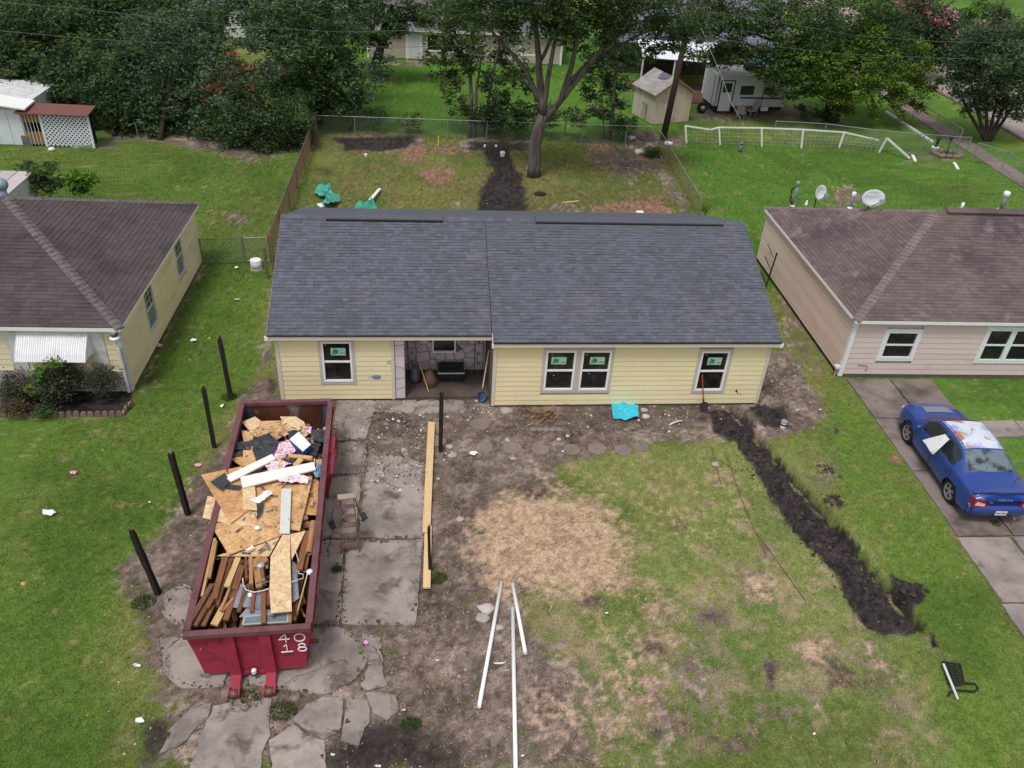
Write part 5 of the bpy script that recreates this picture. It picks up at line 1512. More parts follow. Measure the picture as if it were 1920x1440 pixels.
# white and blue box
bx = empty('cardboard_box', at(562, 825, 1.42), 0, 'white topped box with blue sides on the black felt', 'box')
P = [at(543, 824, 1.52), at(560, 810, 1.52), at(583, 834, 1.54), at(568, 847, 1.54)]
MB().prism(P, (0, 0, .012)).build('lid', mat('white_card', S(236, 236, 238), rough=.5, var=.03), bx)
c = sum(P, Vector()) / 4
MB().prism([c + (p - c) * .97 - Vector((0, 0, .15)) for p in P], (0, 0, .148)).build('body', mat('blue_card', S(40, 76, 140), rough=.5, var=.08), bx)
# small things on the waste
GB = 'stub ends of lumber on the waste'
for pts, lab in (([(540, 850, 1.44), (586, 855, 1.44), (585, 861, 1.44), (541, 855.5, 1.44)], 'stub of pale lumber lying below the white and blue box'),
                 ([(549, 870, 1.45), (561, 857, 1.45), (569, 862, 1.45), (556, 875, 1.45)], 'short pale lumber stub leaning on the widest white board'),
                 ([(518, 857, 1.44), (527, 857, 1.44), (529, 874, 1.44), (522, 877, 1.44)], 'rounded lumber stub on the pink striped cloth'),
                 ([(592, 862, 1.30), (603, 860, 1.30), (603, 872, 1.30), (594, 874, 1.30)], 'brown lumber stub above the blue floral bag')):
    sheet('lumber_stub', pts, .045, m_osb[0], lab, 'lumber', GB)
crumple('torn_paper', [(470, 939, 1.45), (503, 920, 1.45), (512, 926, 1.45), (497, 940, 1.45), (485, 944, 1.45)], .05, m_wboard, 'torn white paper sheet on the widest strand board', 'paper', seed=41)
q = at(483, 992, 1.41)
lump(q + Vector((0, 0, .03)), (.07, .05, .05), 8, 10, 6).build('foam_cup', m_white, label='crushed white cup on the wedge shaped sheet', cat='cup', smooth=True)
crumple('wet_wipe', [(459, 1032, 1.42), (474, 1024, 1.42), (476, 1029, 1.42), (463, 1034, 1.42)], .03, m_white, 'white rag strip on the lower edge of the wedge shaped sheet', 'rag', seed=43)
# lumber in the near half
m_lum = [mat('lumber_%s' % n, c, rough=.85, var=.16, scale=5, stretch=(3, .5, 3), col2=c2, st=(3, .5, .7), fine=.1, fscale=40) for n, c, c2 in
         (('redbrown', S(132, 86, 60), S(104, 66, 48)), ('brown', S(116, 80, 58), S(88, 60, 46)), ('tan', S(170, 128, 88), S(140, 100, 68)), ('pale', S(206, 172, 122), S(180, 140, 92)))]
Z2 = lambda X, Y, *z: (320 + X / 4.234, 980 + Y / 4.234, *z)
LUM = [(325, 130, 190, 600, .16, 0, 1.30, 'long red brown plank against the left rim'), (352, 130, 250, 590, .07, 3, 1.36, 'pale split batten on the leftmost red brown plank'), (358, 150, 305, 440, .10, 2, 1.40, 'tan stub plank at the upper left of the lumber'),
       (435, 280, 345, 610, .16, 0, 1.42, 'broad red brown plank in the left half of the lumber'), (480, 290, 370, 660, .08, 1, 1.36, 'dark slim plank right of the broad red brown plank'), (535, 280, 445, 510, .14, 3, 1.46, 'pale yellow plank end standing out of the lumber'),
       (565, 345, 508, 535, .15, 0, 1.40, 'red brown block end right of the pale yellow plank'), (560, 300, 400, 700, .07, 2, 1.38, 'tan slim batten under the pale yellow plank'), (520, 540, 440, 775, .14, 0, 1.33, 'wide red brown plank below the block end'),
       (330, 490, 120, 845, .12, 1, 1.43, 'dark plank jutting over the near left corner of the rim'), (345, 560, 195, 822, .12, 1, 1.38, 'dark plank just inside the jutting corner plank'), (335, 590, 285, 680, .10, 0, 1.42, 'reddish end block across the near left planks'),
       (330, 660, 255, 822, .14, 0, 1.30, 'red brown plank ending at the near rim left of the mirror'), (440, 640, 345, 815, .18, 3, 1.26, 'pale broken plank fan near the near rim'), (595, 275, 600, 450, .06, 1, 1.44, 'thin dark lath at the middle top of the lumber'),
       (635, 275, 640, 490, .09, 2, 1.45, 'tan splintered lath left of the crumpled cup'), (672, 290, 705, 515, .16, 2, 1.43, 'tan splintered plank right of the splintered lath'), (715, 320, 742, 500, .08, 0, 1.42, 'red brown lath left of the long strand board plank'),
       (600, 500, 540, 710, .10, 1, 1.37, 'dark plank between the corrugated sheets'), (665, 555, 643, 712, .09, 0, 1.38, 'red brown batten across the corrugated sheets'), (738, 540, 735, 805, .11, 0, 1.40, 'red brown batten reaching the mirror by the near rim'),
       (776, 540, 772, 660, .09, 0, 1.36, 'short red brown batten left of the long strand board plank'), (1085, 70, 1022, 380, .17, 0, 1.36, 'thick red brown beam along the right inner wall'), (1135, 10, 1062, 370, .15, 0, 1.28, 'second thick red brown beam nearest the right wall'),
       (460, 430, 365, 670, .08, 1, 1.30, 'dark batten under the broad red brown plank'), (500, 600, 410, 705, .07, 2, 1.35, 'short tan batten above the pale broken fan'), (275, 600, 200, 790, .10, 1, 1.35, 'dark batten hugging the left rim'), (820, 700, 805, 745, .07, 0, 1.42, 'stubby red brown peg below the long strand board plank'),
       (945, 700, 945, 800, .10, 2, 1.30, 'tan upright end at the near right corner'), (1000, 620, 975, 780, .12, 0, 1.20, 'red brown plank deep in the near right corner')]
for x0, y0, x1, y1, w_, mi, z, lab in LUM:
    a, b_ = at(*Z2(x0, y0), z), at(*Z2(x1, y1), z - .03)
    mb = MB(); mb.beam(a, b_, w_ * .8, .04 + .02 * random.random(), (random.uniform(-.25, .25), 0, 1))
    mb.build('lumber', m_lum[mi], label=lab, cat='lumber', group='old framing lumber in the dumpster')
m_corr = mat('corrugated_grey_metal', S(182, 186, 196), rough=.45, metal=.3, var=.08, col2=S(140, 142, 150), st=(2, .55, .75))
def corr(pts, lab, nrib=12):
    a, b_, c_, d_ = [at(*Z2(X, Y), z) for X, Y, z in pts]
    vs, fs = [], []
    n = nrib * 4
    for k in range(n + 1):
        t = k / n
        o_ = Vector((0, 0, .012 * math.sin(t * nrib * 6.283)))
        p, q = a.lerp(b_, t) + o_, d_.lerp(c_, t) + o_
        vs += [p, q, p - Vector((0, 0, .004)), q - Vector((0, 0, .004))]
    for k in range(n):
        i0 = k * 4
        fs += [(i0, i0 + 1, i0 + 5, i0 + 4), (i0 + 2, i0 + 6, i0 + 7, i0 + 3), (i0, i0 + 4, i0 + 6, i0 + 2), (i0 + 1, i0 + 3, i0 + 7, i0 + 5)]
    MB().add(vs, fs).build('corrugated_sheet', m_corr, label=lab, cat='metal sheet', group='corrugated metal scraps in the dumpster')
corr([(555, 480, 1.36), (592, 500, 1.36), (540, 680, 1.33), (493, 670, 1.33)], 'corrugated grey sheet strip left of the dark plank', 4)
corr([(596, 550, 1.36), (645, 560, 1.36), (632, 675, 1.34), (566, 668, 1.34)], 'corrugated grey sheet piece left of the red brown batten', 5)
corr([(678, 555, 1.36), (725, 560, 1.36), (718, 690, 1.34), (668, 682, 1.34)], 'corrugated grey sheet piece right of the red brown batten', 5)
corr([(600, 680, 1.31), (800, 690, 1.31), (790, 735, 1.30), (540, 750, 1.30)], 'bent corrugated grey sheet just above the mirror', 14)
corr([(960, 300, 1.36), (1000, 330, 1.36), (1018, 600, 1.34), (962, 638, 1.34)], 'corrugated grey sheet strip right of the long strand board plank', 5)
mr = empty('old_mirror', at(*Z2(760, 760), 1.28), 0, 'silver framed pane lying tilted at the near rim', 'window sash')
P = [at(*Z2(*q)) for q in ((590, 750, 1.30), (930, 712, 1.32), (930, 790, 1.30), (572, 812, 1.28))]
for k in range(4):
    MB().beam(P[k], P[(k + 1) % 4], .035, .035).build('sash_frame', mat('silver_frame', S(190, 192, 188), rough=.4, metal=.4), mr)
MB().prism(P, (0, 0, .006)).build('pane', mat('dusty_pane', S(110, 124, 130), rough=.25, var=.2, spec=.5), mr)
MB().tube([at(*Z2(*q)) for q in ((572, 440, 1.47), (575, 490, 1.47), (600, 535, 1.48), (660, 552, 1.48), (730, 540, 1.48), (782, 522, 1.49))], .012, 6).build('bent_wire', m_dirtyw, label='pale bent conduit curving over the brown lumber', cat='conduit')
MB().tube([at(*Z2(*q)) for q in ((955, 472, 1.45), (1052, 440, 1.42), (1052, 410, 1.44), (1012, 400, 1.46))], .010, 6).build('bent_wire', m_dirtyw, label='pale kinked conduit right of the long strand board plank', cat='conduit')
MB().tube([at(*Z2(990, 225), 1.44), at(*Z2(1018, 310), 1.42)], .009, 5).build('bent_wire', m_dirtyw, label='short straight pale wire beside the thick red brown beam', cat='conduit')
yb = empty('paint_pole', at(*Z2(1045, 570), 1.32), 0, 'yellow stick with white rag tip leaning in the near right corner', 'stick')
MB().tube([at(*Z2(1085, 410), 1.40), at(*Z2(1000, 735), 1.18)], .016, 6).build('stick', m_lum[3], yb)
lump(at(*Z2(1103, 392), 1.42), (.07, .07, .06), 4, 8, 6).build('rag', m_white, yb, smooth=True)
pr = MB(); a = at(587, 979, 1.42); d = (at(583, 1010, 1.40) - a).normalized()
s_ = d.orthogonal().normalized(); t_ = d.cross(s_)
vs, fs = [], []
for k in range(14):
    an = k / 14 * 6.283
    for r, l in ((.065, 0), (.065, .9), (.048, .9), (.048, 0)): vs.append(a + (s_ * math.cos(an) + t_ * math.sin(an)) * r + d * l)
for k in range(14):
    for j in range(4): fs.append((k * 4 + j, k * 4 + (j + 1) % 4, ((k + 1) % 14) * 4 + (j + 1) % 4, ((k + 1) % 14) * 4 + j))
pr.add(vs, fs).build('cardboard_tube', m_lum[2], label='open brown cardboard tube along the right inner wall', cat='tube')
lump(at(*Z2(632, 575), 1.40), (.05, .05, .06), 6, 8, 6).build('paper_scrap', m_white, label='white paper wad on the corrugated sheets', cat='paper', smooth=True)
lump(at(*Z2(715, 340), 1.44), (.09, .08, .05), 9, 8, 6).build('crushed_can', m_corr, label='crushed silvery wad at the splintered plank', cat='can', smooth=True)
sheet('lumber_stub', [(*Z2(668, 265), 1.47), (*Z2(760, 270), 1.47), (*Z2(775, 295), 1.47), (*Z2(735, 325), 1.47), (*Z2(690, 310), 1.47)], .05, m_lum[2], 'chunky brown lumber stub at the edge of the pale triangular board', 'lumber', GB)
pc = empty('paint_can', at(477, 1262, .18), 0, 'white and blue bottle on the hook plate under the dumpster', 'bottle')
q = at(477, 1262, .2)
MB().lathe([(.05, -.04), (.05, .02)], q, 10).build('base', mat('navy', S(40, 52, 80)), pc); MB().lathe([(.05, .02), (.05, .10), (.02, .12)], q, 10).build('top', m_white, pc)

# ------------------------------------------------------------------ black posts, beam, ladder
random.seed(5)
m_char = mat('blackened_post', S(44, 38, 36), rough=.85, var=.3, scale=6, stretch=(1, 1, .3), col2=S(30, 27, 27), st=(3, .5, .7))
POSTS = [((434, 748), (410, 630), 'black timber post nearest the yellow house corner'), ((402, 838), (381, 726), 'black timber post beside the far end of the dumpster'), ((352, 964), (319, 845), 'black timber post between the bush and the jutting board'), ((297, 1112), (247, 996), 'black timber post nearest the camera on the left lawn edge'),
         ((826, 845), (828, 735), 'black timber post standing before the open porch'), ((806, 1072), (804, 986), 'black timber post stub at the join of the pale beams')]
for (bx_, by_), (tx, ty), lab in POSTS:
    b_ = at(bx_, by_)
    t_ = atY(tx, ty, b_.y)
    t_ = Vector((b_.x + (t_.x - b_.x), b_.y, t_.z))
    o = empty('timber_post', b_, 0, lab, 'post', 'blackened carport posts')
    R = Matrix.Rotation(random.uniform(-.2, .2), 3, 'Z')
    mb = MB()
    w_ = .055 if 'stub' not in lab else .032
    d = (t_ - b_)
    ring = [Vector((-w_, -w_, 0)), Vector((w_, -w_, 0)), Vector((w_, w_, 0)), Vector((-w_, w_, 0))]
    vs = []
    for k in range(6):
        for c in ring: vs.append(b_ + d * (k / 5) * .96 + R @ c * random.uniform(.86, 1.08) + Vector((0, 0, -.02)))
    vs += [b_ + d * random.uniform(.97, 1.03) + R @ c * .55 + Vector((0, 0, random.uniform(-.03, .05))) for c in ring]
    fs = [(3, 2, 1, 0)] + [(k * 4 + j, k * 4 + (j + 1) % 4, k * 4 + 4 + (j + 1) % 4, k * 4 + 4 + j) for k in range(6) for j in range(4)] + [(24, 25, 26, 27)]
    mb.add(vs, fs).build('post', m_char, o)
    mb = MB(); mb.add([p + (p - b_ - d * .9) * .02 + Vector((0, 0, .004)) for p in vs[-4:]] + [v - Vector((0, 0, .02)) for v in vs[-4:]], [(0, 1, 2, 3), (0, 4, 5, 1), (1, 5, 6, 2), (2, 6, 7, 3), (3, 7, 4, 0)]).build('weathered_end', mat('grey_post_end', S(110, 104, 100), var=.2), o)
m_beam = mat('new_pine', S(218, 186, 138), rough=.75, var=.10, scale=2, stretch=(4, .7, 4), col2=S(196, 160, 112), st=(2.2, .52, .72))
def plank_px(a, b_, w_, h_, lab, z0=.0, z1=.0, roll=0.0):
    mb = MB(); mb.beam(at(a[0], a[1], z0) + Vector((0, 0, h_ / 2)), at(b_[0], b_[1], z1) + Vector((0, 0, h_ / 2)), w_, h_, (roll, 0, 1))
    return mb.build('pine_beam', m_beam, label=lab, cat='beam', group='pale pine beams beside the driveway')
plank_px((809, 793), (799, 1000), .19, .045, 'pale pine beam end nearest the open porch', .06, .10, .12)
plank_px((803, 988), (800, 1104), .17, .045, 'shorter pale pine beam running towards the camera', .05, .05)
ld = empty('step_ladder', at(658, 1010), 0, 'old wooden step ladder standing beside the dumpster', 'ladder')
m_lad = mat('old_ladder_wood', S(112, 88, 76), rough=.85, var=.2, scale=6, col2=S(84, 66, 58), st=(4, .5, .7))
A0, A1 = at(640, 1040), at(674, 1036)
mid = (A0 + A1) / 2
topc = at(649, 931, 1.48)
up_ = Vector((0, 0, 1))
xl = (A1 - A0).normalized(); hwid = (A1 - A0).length / 2
TL, TR = topc - xl * .16, topc + xl * .16
MB().beam(TL - xl * .03, TR + xl * .03, .16, .03).build('top_cap', mat('grey_ladder_cap', S(160, 142, 130), var=.12), ld)
for a, b_ in ((A0, TL), (A1, TR)): MB().beam(a, b_ + Vector((0, -.03, -.02)), .05, .025, xl).build('rail', m_lad, ld)
for k in range(1, 6):
    t = k / 6
    a, b_ = A0.lerp(TL, t), A1.lerp(TR, t)
    MB().beam(a, b_, .10, .02).build('step', m_lad, ld)
B0, B1 = TL + Vector((-.04, .75, -1.46)), TR + Vector((.08, .75, -1.46))
for a, b_ in ((B0, TL), (B1, TR)): MB().beam(a, b_ + Vector((0, .05, -.03)), .035, .02, xl).build('rear_leg', m_lad, ld)
for t in (.25, .6): MB().beam(B0.lerp(TL, t), B1.lerp(TR, t), .03, .015).build('cross_bar', m_lad, ld)

# ------------------------------------------------------------------ blue saloon car
random.seed(9)
CX, CY = 14.27, 16.93
car = empty('parked_car', (CX, CY, .045), math.radians(-1.4), 'blue four door saloon with peeling white roof parked on the driveway', 'car')
CWm = WM[car.name]
m_blue = mat('blue_car_paint', S(36, 65, 140), rough=.28, var=.05, spec=.5, coat=.5)
m_rubber = mat('tyre_rubber', S(34, 33, 34), rough=.85)
m_alloy = mat('silver_alloy', S(176, 176, 180), rough=.35, metal=.7, var=.05)
m_cglass = mat('car_glass', S(36, 44, 50), rough=.08, var=.15, spec=.6)
m_rglass = mat('dusty_rear_glass', S(112, 126, 134), rough=.15, var=.25, scale=2.0, spec=.5, col2=S(46, 52, 54), st=(2.0, .46, .58))
m_roof = mat('peeling_roof', S(206, 212, 224), rough=.55, var=.06, col2=S(88, 116, 180), st=(1.5, .52, .70), col3=S(172, 116, 86), st3=(2.8, .53, .61), local=True)
ysr = [-2.20, -2.12, -1.9, -1.5, -1.0, -.6, 0, .4, .8, 1.15, 1.5, 1.9, 2.10, 2.20]
f_ = lambda y, a: float(np.interp(y, ysr, a))
wb = lambda y: f_(y, [.79, .825, .845, .86, .865, .865, .865, .865, .86, .85, .835, .79, .71, .60])
zb_ = lambda y: f_(y, [.76, .84, .90, .93, .92, .91, .895, .885, .87, .85, .81, .73, .66, .58])
zt_ = lambda y: float(np.interp(y, [-2.2, -2.13, -2.0, -1.5, -1.36, -.80, -.6, -.1, .30, .45, 1.05, 1.2, 1.7, 2.05, 2.2], [.82, .98, 1.03, 1.03, 1.06, 1.375, 1.41, 1.435, 1.41, 1.37, .99, .955, .90, .80, .62]))
wt_ = lambda y: float(np.interp(y, [-2.2, -2.0, -1.5, -1.36, -.8, -.5, .3, .45, 1.05, 1.3, 2.0, 2.2], [.62, .66, .68, .66, .55, .55, .55, .57, .70, .72, .62, .50]))
zl_ = lambda y: f_(y, [.42, .30, .24, .20, .19, .19, .19, .19, .19, .19, .20, .23, .28, .38])
def section(y):
    w_, zb2, zt2, wt2, zl2 = wb(y), zb_(y), zt_(y), min(wt_(y), wb(y) * .94), zl_(y)
    zt2 = max(zt2, zb2 + .015)
    P = [(w_ * .55, zl2 - .01), (w_ * .93, zl2)]
    for k in range(1, 6):
        t = k / 6
        z = zl2 + (zb2 - .06 - zl2) * t
        P.append((w_ * (.95 + .05 * math.sin(math.pi * min(1, t * 1.05))), z))
    P += [(w_ * .985, zb2 - .04), (w_ * .955, zb2)]
    a, b_ = P[-1], (wt2, zt2 - .035)
    for k in range(1, 4):
        t = k / 4
        bow = .03 * math.sin(math.pi * t)
        P.append((a[0] + (b_[0] - a[0]) * t + bow, a[1] + (b_[1] - a[1]) * t))
    P += [b_, (wt2 * .93, zt2 - .012), (wt2 * .6, zt2 + .004), (wt2 * .3, zt2 + .012), (0, zt2 + .014)]
    return P
NS = 67
sta = [-2.2 + 4.4 * k / (NS - 1) for k in range(NS)]
secs = [section(y) for y in sta]
NP = len(secs[0])
ARC = [(-1.27, .31), (1.27, .31)]
AR = .365
vs, fs = [], []
for y, P in zip(sta, secs):
    row = [(x, z) for x, z in P] + [(-x, z) for x, z in reversed(P[:-1])]
    for x, z in row:
        yy, zz = y, z
        if abs(x) > .6:
            for cy, cz in ARC:
                d = math.hypot(yy - cy, zz - cz)
                if .24 < d < AR and zz < .8:
                    yy, zz = cy + (yy - cy) / d * AR, cz + (zz - cz) / d * AR
        vs.append((x, yy, zz))
NR = 2 * NP - 1
for k in range(NS - 1):
    for j in range(NR - 1):
        q = [k * NR + j, k * NR + j + 1, (k + 1) * NR + j + 1, (k + 1) * NR + j]
        skip = False
        for cy, cz in ARC:
            if all(math.hypot(sta[i_ // NR] - cy, vs[i_][2] - cz) < AR + .03 and abs(vs[i_][0]) > .45 and vs[i_][2] < .7 for i_ in q): skip = True
        if not skip: fs.append(tuple(q))
fs.append(tuple(range(NR))); fs.append(tuple((NS - 1) * NR + j for j in reversed(range(NR))))
MB().add(vs, fs).build('body', m_blue, car, local=True, smooth=True)
MB().bx(-.80, .80, -1.75, 1.75, .17, .30).build('underbody', m_dark, car, local=True)
for cy, _z in ARC:
    for s in (-1, 1):
        w_ = MB(); w_.lathe([(.37, .42), (.37, .78)], (0, 0, 0), 18, 'x'); w_.v = [(v[0] * s, v[1] + cy, v[2] + .33) for v in w_.v]; w_.build('wheel_well', m_dark, car, local=True)
        wheel = empty('wheel', (0, 0, 0)); wheel.parent = car; wheel.matrix_parent_inverse = Matrix(); WM[wheel.name] = CWm
        t = MB(); t.lathe([(.20, .62), (.285, .62), (.312, .66), (.312, .80), (.29, .84), (.225, .845), (.21, .80)], (0, 0, 0), 24, 'x'); t.v = [(v[0] * s, v[1] + cy, v[2] + .312) for v in t.v]; t.build('tyre', m_rubber, wheel, local=True, smooth=True)
        r_ = MB(); r_.lathe([(.225, .80), (.222, .835), (.195, .825), (.19, .76)], (0, 0, 0), 24, 'x', cap=False)
        r_.lathe([(.055, .76), (.055, .815), (.02, .82)], (0, 0, 0), 10, 'x')
        for k in range(5):
            for o_ in (-.16, .16):
                a = k * 1.2566
                p0 = Vector((.805, .05 * math.cos(a + o_), .05 * math.sin(a + o_))); p1 = Vector((.815, .205 * math.cos(a + o_), .205 * math.sin(a + o_)))
                r_.beam(p0, p1, .03, .022, (1, 0, 0))
        r_.v = [(v[0] * s, v[1] + cy, v[2] + .312) for v in r_.v]; r_.build('rim', m_alloy, wheel, local=True)
        d_ = MB(); d_.lathe([(.19, .74), (.19, .755)], (0, 0, 0), 20, 'x'); d_.v = [(v[0] * s, v[1] + cy, v[2] + .312) for v in d_.v]; d_.build('brake_disc', m_dark, wheel, local=True)
def patch(yr, jr, off, name, m, mirror=0, ny=10, smooth=True, parent=None):
    """panel following the body between stations yr and profile rows jr, lifted by off"""
    mb = MB()
    V2 = []
    for k in range(ny + 1):
        y = yr[0] + (yr[1] - yr[0]) * k / ny
        P = section(y)
        P2 = P + [(-x, z) for x, z in reversed(P[:-1])]
        row = []
        j = jr[0]
        while j <= jr[1] + 1e-6:
            i0 = int(math.floor(j)); t = j - i0
            a, b_ = P2[i0], P2[min(i0 + 1, len(P2) - 1)]
            row.append((a[0] + (b_[0] - a[0]) * t, y, a[1] + (b_[1] - a[1]) * t))
            j += (jr[1] - jr[0]) / 8
        V2.append(row)
    W_ = len(V2[0])
    base = []
    for k in range(ny + 1):
        for i0 in range(W_):
            p = Vector(V2[k][i0])
            du = Vector(V2[k][min(i0 + 1, W_ - 1)]) - Vector(V2[k][max(i0 - 1, 0)]); dv = Vector(V2[min(k + 1, ny)][i0]) - Vector(V2[max(k - 1, 0)][i0])
            n = dv.cross(du)
            n = n.normalized() if n.length > 1e-9 else Vector((0, 0, 1))
            c = Vector((0, p.y, .6))
            if n.dot(p - c) < 0: n = -n
            q = p + n * off
            base.append((q.x * (-1 if mirror else 1), q.y, q.z))
    F2 = [(k * W_ + i0, k * W_ + i0 + 1, (k + 1) * W_ + i0 + 1, (k + 1) * W_ + i0) for k in range(ny) for i0 in range(W_ - 1)]
    return mb.add(base, F2).build(name, m, parent or car, local=True, smooth=smooth)
J8 = 8
for s in (0, 1):
    patch((-.06, .74), (J8 + .35, J8 + 3.55), .006, 'front_window', m_cglass, s)
    patch((-.98, -.14), (J8 + .35, J8 + 3.55), .006, 'rear_window', m_cglass, s)
    patch((-1.9, 1.9), (J8 - 3.1, J8 - 2.8), .006, 'side_moulding', m_blue, s)
    h_ = MB(); x = .875 * (1 if s else -1)
    for y in (-.92, -.02): h_.bx(x - .012, x + .012, y - .09, y + .09, .79, .82)
    h_.build('door_handle', m_blue, car, local=True)
    for y in (.86, -.10, -1.04):
        patch((y - .010, y + .010), (2.0, 8.0), .004, 'door_gap', m_dark, s, ny=1)
    mi = MB(); x = (1 if s else -1)
    mi.ball((x * .95, .68, .95), (.09, .06, .065), 10, 7); mi.build('wing_mirror', m_blue, car, local=True, smooth=True)
    # lamps
    tl = MB(); tl.add([(x * .80, -2.20, .64), (x * .46, -2.212, .62), (x * .44, -2.205, .74), (x * .56, -2.195, .84), (x * .79, -2.18, .86)], [(0, 1, 2, 3, 4)])
    tl.v += [(v[0], v[1] - .03, v[2]) for v in tl.v]; tl.f += [(9, 8, 7, 6, 5)] + [(k, (k + 1) % 5, 5 + (k + 1) % 5, 5 + k) for k in range(5)]
    ws_ = [(x * (wb(y) * .99 + .006), y, z) for y, z in ((-2.19, .64), (-2.02, .74), (-2.02, .84), (-2.18, .86))]; k0 = len(tl.v); tl.v += ws_ + [(a - x * .02, b_, c_) for a, b_, c_ in ws_]; tl.f += [(k0, k0 + 1, k0 + 2, k0 + 3), (k0 + 7, k0 + 6, k0 + 5, k0 + 4)]
    lamp = tl.build('tail_light', mat('red_lens', S(150, 22, 34), rough=.15, spec=.6, var=.08), car, local=True)
    li = MB(); li.add([(x * .76, -2.246, .70), (x * .51, -2.25, .67), (x * .51, -2.246, .74), (x * .72, -2.236, .80)], [(0, 1, 2, 3)]); li.v += [(v[0], v[1] + .02, v[2]) for v in li.v]; li.f += [(7, 6, 5, 4)] + [(k, (k + 1) % 4, 4 + (k + 1) % 4, 4 + k) for k in range(4)]
    li.build('lamp_lens', mat('clear_lens', S(206, 190, 190), rough=.15, spec=.6), lamp, local=True)
    hl = MB(); hl.ball((x * .60, 2.05, .62), (.15, .12, .10), 10, 7); hl.build('headlight', mat('clear_headlight', S(170, 178, 186), rough=.1, spec=.6), car, local=True, smooth=True)
patch((.46, 1.02), (J8 + 4.2, 2 * NP - 2 - J8 - 4.2), .006, 'windscreen', m_cglass)
patch((-1.36, -.82), (J8 + 4.3, 2 * NP - 2 - J8 - 4.3), .006, 'rear_screen', m_rglass)
patch((-.78, .40), (J8 + 4.2, 2 * NP - 2 - J8 - 4.2), .004, 'roof_panel', m_roof)
patch((1.40, 1.74), (NP - 2.9, NP + .9), .012, 'bonnet_scoop', mat('grey_scoop', S(126, 130, 140), rough=.6, var=.1))
patch((1.05, 1.11), (J8 + 4.2, 2 * NP - 2 - J8 - 4.2), .008, 'wiper_cowl', mat('faded_red_cowl', S(120, 62, 58), rough=.7, var=.2))
sp = MB()
for k in range(9):
    x = -.80 + 1.6 * k / 8
    z = 1.075 - .10 * abs(x / .8) ** 3; y = -2.0 + .02 * (1 - abs(x / .8)); yy = -2.20 + .10 * abs(x / .8) ** 2
    sp.v += [(x, y, z - .03), (x, y, z), (x, yy, z + .03), (x, yy, z - .01)]
sp.f = [(k * 4 + j, k * 4 + (j + 1) % 4, k * 4 + 4 + (j + 1) % 4, k * 4 + 4 + j) for k in range(8) for j in range(4)] + [(3, 2, 1, 0), (32, 33, 34, 35)]
sp.build('spoiler', m_blue, car, local=True)
bp = MB()
for k in range(11):
    x = -.86 + 1.72 * k / 10
    y = -2.235 + .10 * abs(x / .86) ** 4
    bp.v += [(x, y + .15, .30), (x, y, .34), (x, y - .03, .50), (x, y - .02, .62), (x, y + .05, .66), (x, y + .2, .66)]
bp.f = [(k * 6 + j, k * 6 + j + 1, k * 6 + 7 + j, k * 6 + 6 + j) for k in range(10) for j in range(5)]
bp.build('rear_bumper', m_blue, car, local=True, smooth=True)
MB().bx(-.15, .15, -2.275, -2.262, .40, .53).build('number_plate', mat('white_plate', S(214, 214, 216), rough=.5), car, local=True)
c2w = lambda p: CWm @ Vector(p)
cx_ = CWm.to_3x3() @ Vector((1, 0, 0))
text('BMC 4759', .062, frame3(c2w((0, -2.278, .465)), cx_, (0, 0, 1)), mat('dark_figures', S(50, 54, 80)), car)
m_chrome = mat('chrome_letters', S(196, 200, 210), rough=.3, metal=.6)
text('S U B A R U', .075, frame3(c2w((0, -2.205, .845)), cx_, (0, 0, 1)), m_chrome, car, ext=.006)
text('2.5', .06, frame3(c2w((-.33, -2.205, .76)), cx_, (0, 0, 1)), m_chrome, car, ext=.006)
MB().tube([(.45, -2.1, .26), (.45, -2.27, .26)], .035, 8).build('exhaust', m_alloy, car, local=True)
an = MB(); an.tube([(.42, -1.72, 1.03), (.43, -1.78, 1.22)], .008, 5).build('aerial', m_black, car, local=True)
wp = MB(); P = [at(1732, 828, 1.0), at(1774, 817, 1.36), at(1782, 827, 1.34), at(1751, 856, .98)]
n = (P[1] - P[0]).cross(P[3] - P[0]).normalized()
sh = MB(); V3 = []
for a in range(7):
    for b_ in range(7):
        q = P[0].lerp(P[1], a / 6).lerp(P[3].lerp(P[2], a / 6), b_ / 6)
        V3.append(q + Vector((-.02, 0, .03)) + Vector((0, 0, .02 * mnoise.noise(q * 5))))
F3 = [(a * 7 + b_, a * 7 + b_ + 1, a * 7 + 8 + b_, a * 7 + 7 + b_) for a in range(6) for b_ in range(6)]
N = len(V3)
V3 = [p + Vector((-.03, 0, .03)) for p in V3]
sh.add(V3 + [p - Vector((.0, 0, .015)) for p in V3], F3 + [tuple(N + i for i in reversed(f)) for f in F3] + [(a, a + 1, N + a + 1, N + a) for a in range(6)] + [(42 + a, N + 42 + a, N + 43 + a, 43 + a) for a in range(6)] + [(a * 7, N + a * 7, N + a * 7 + 7, a * 7 + 7) for a in range(6)] + [(a * 7 + 6, a * 7 + 13, N + a * 7 + 13, N + a * 7 + 6) for a in range(6)])
sh.build('window_cover', m_dirtyw, label='white sheet hanging out of the side window of the blue car', cat='sheet')

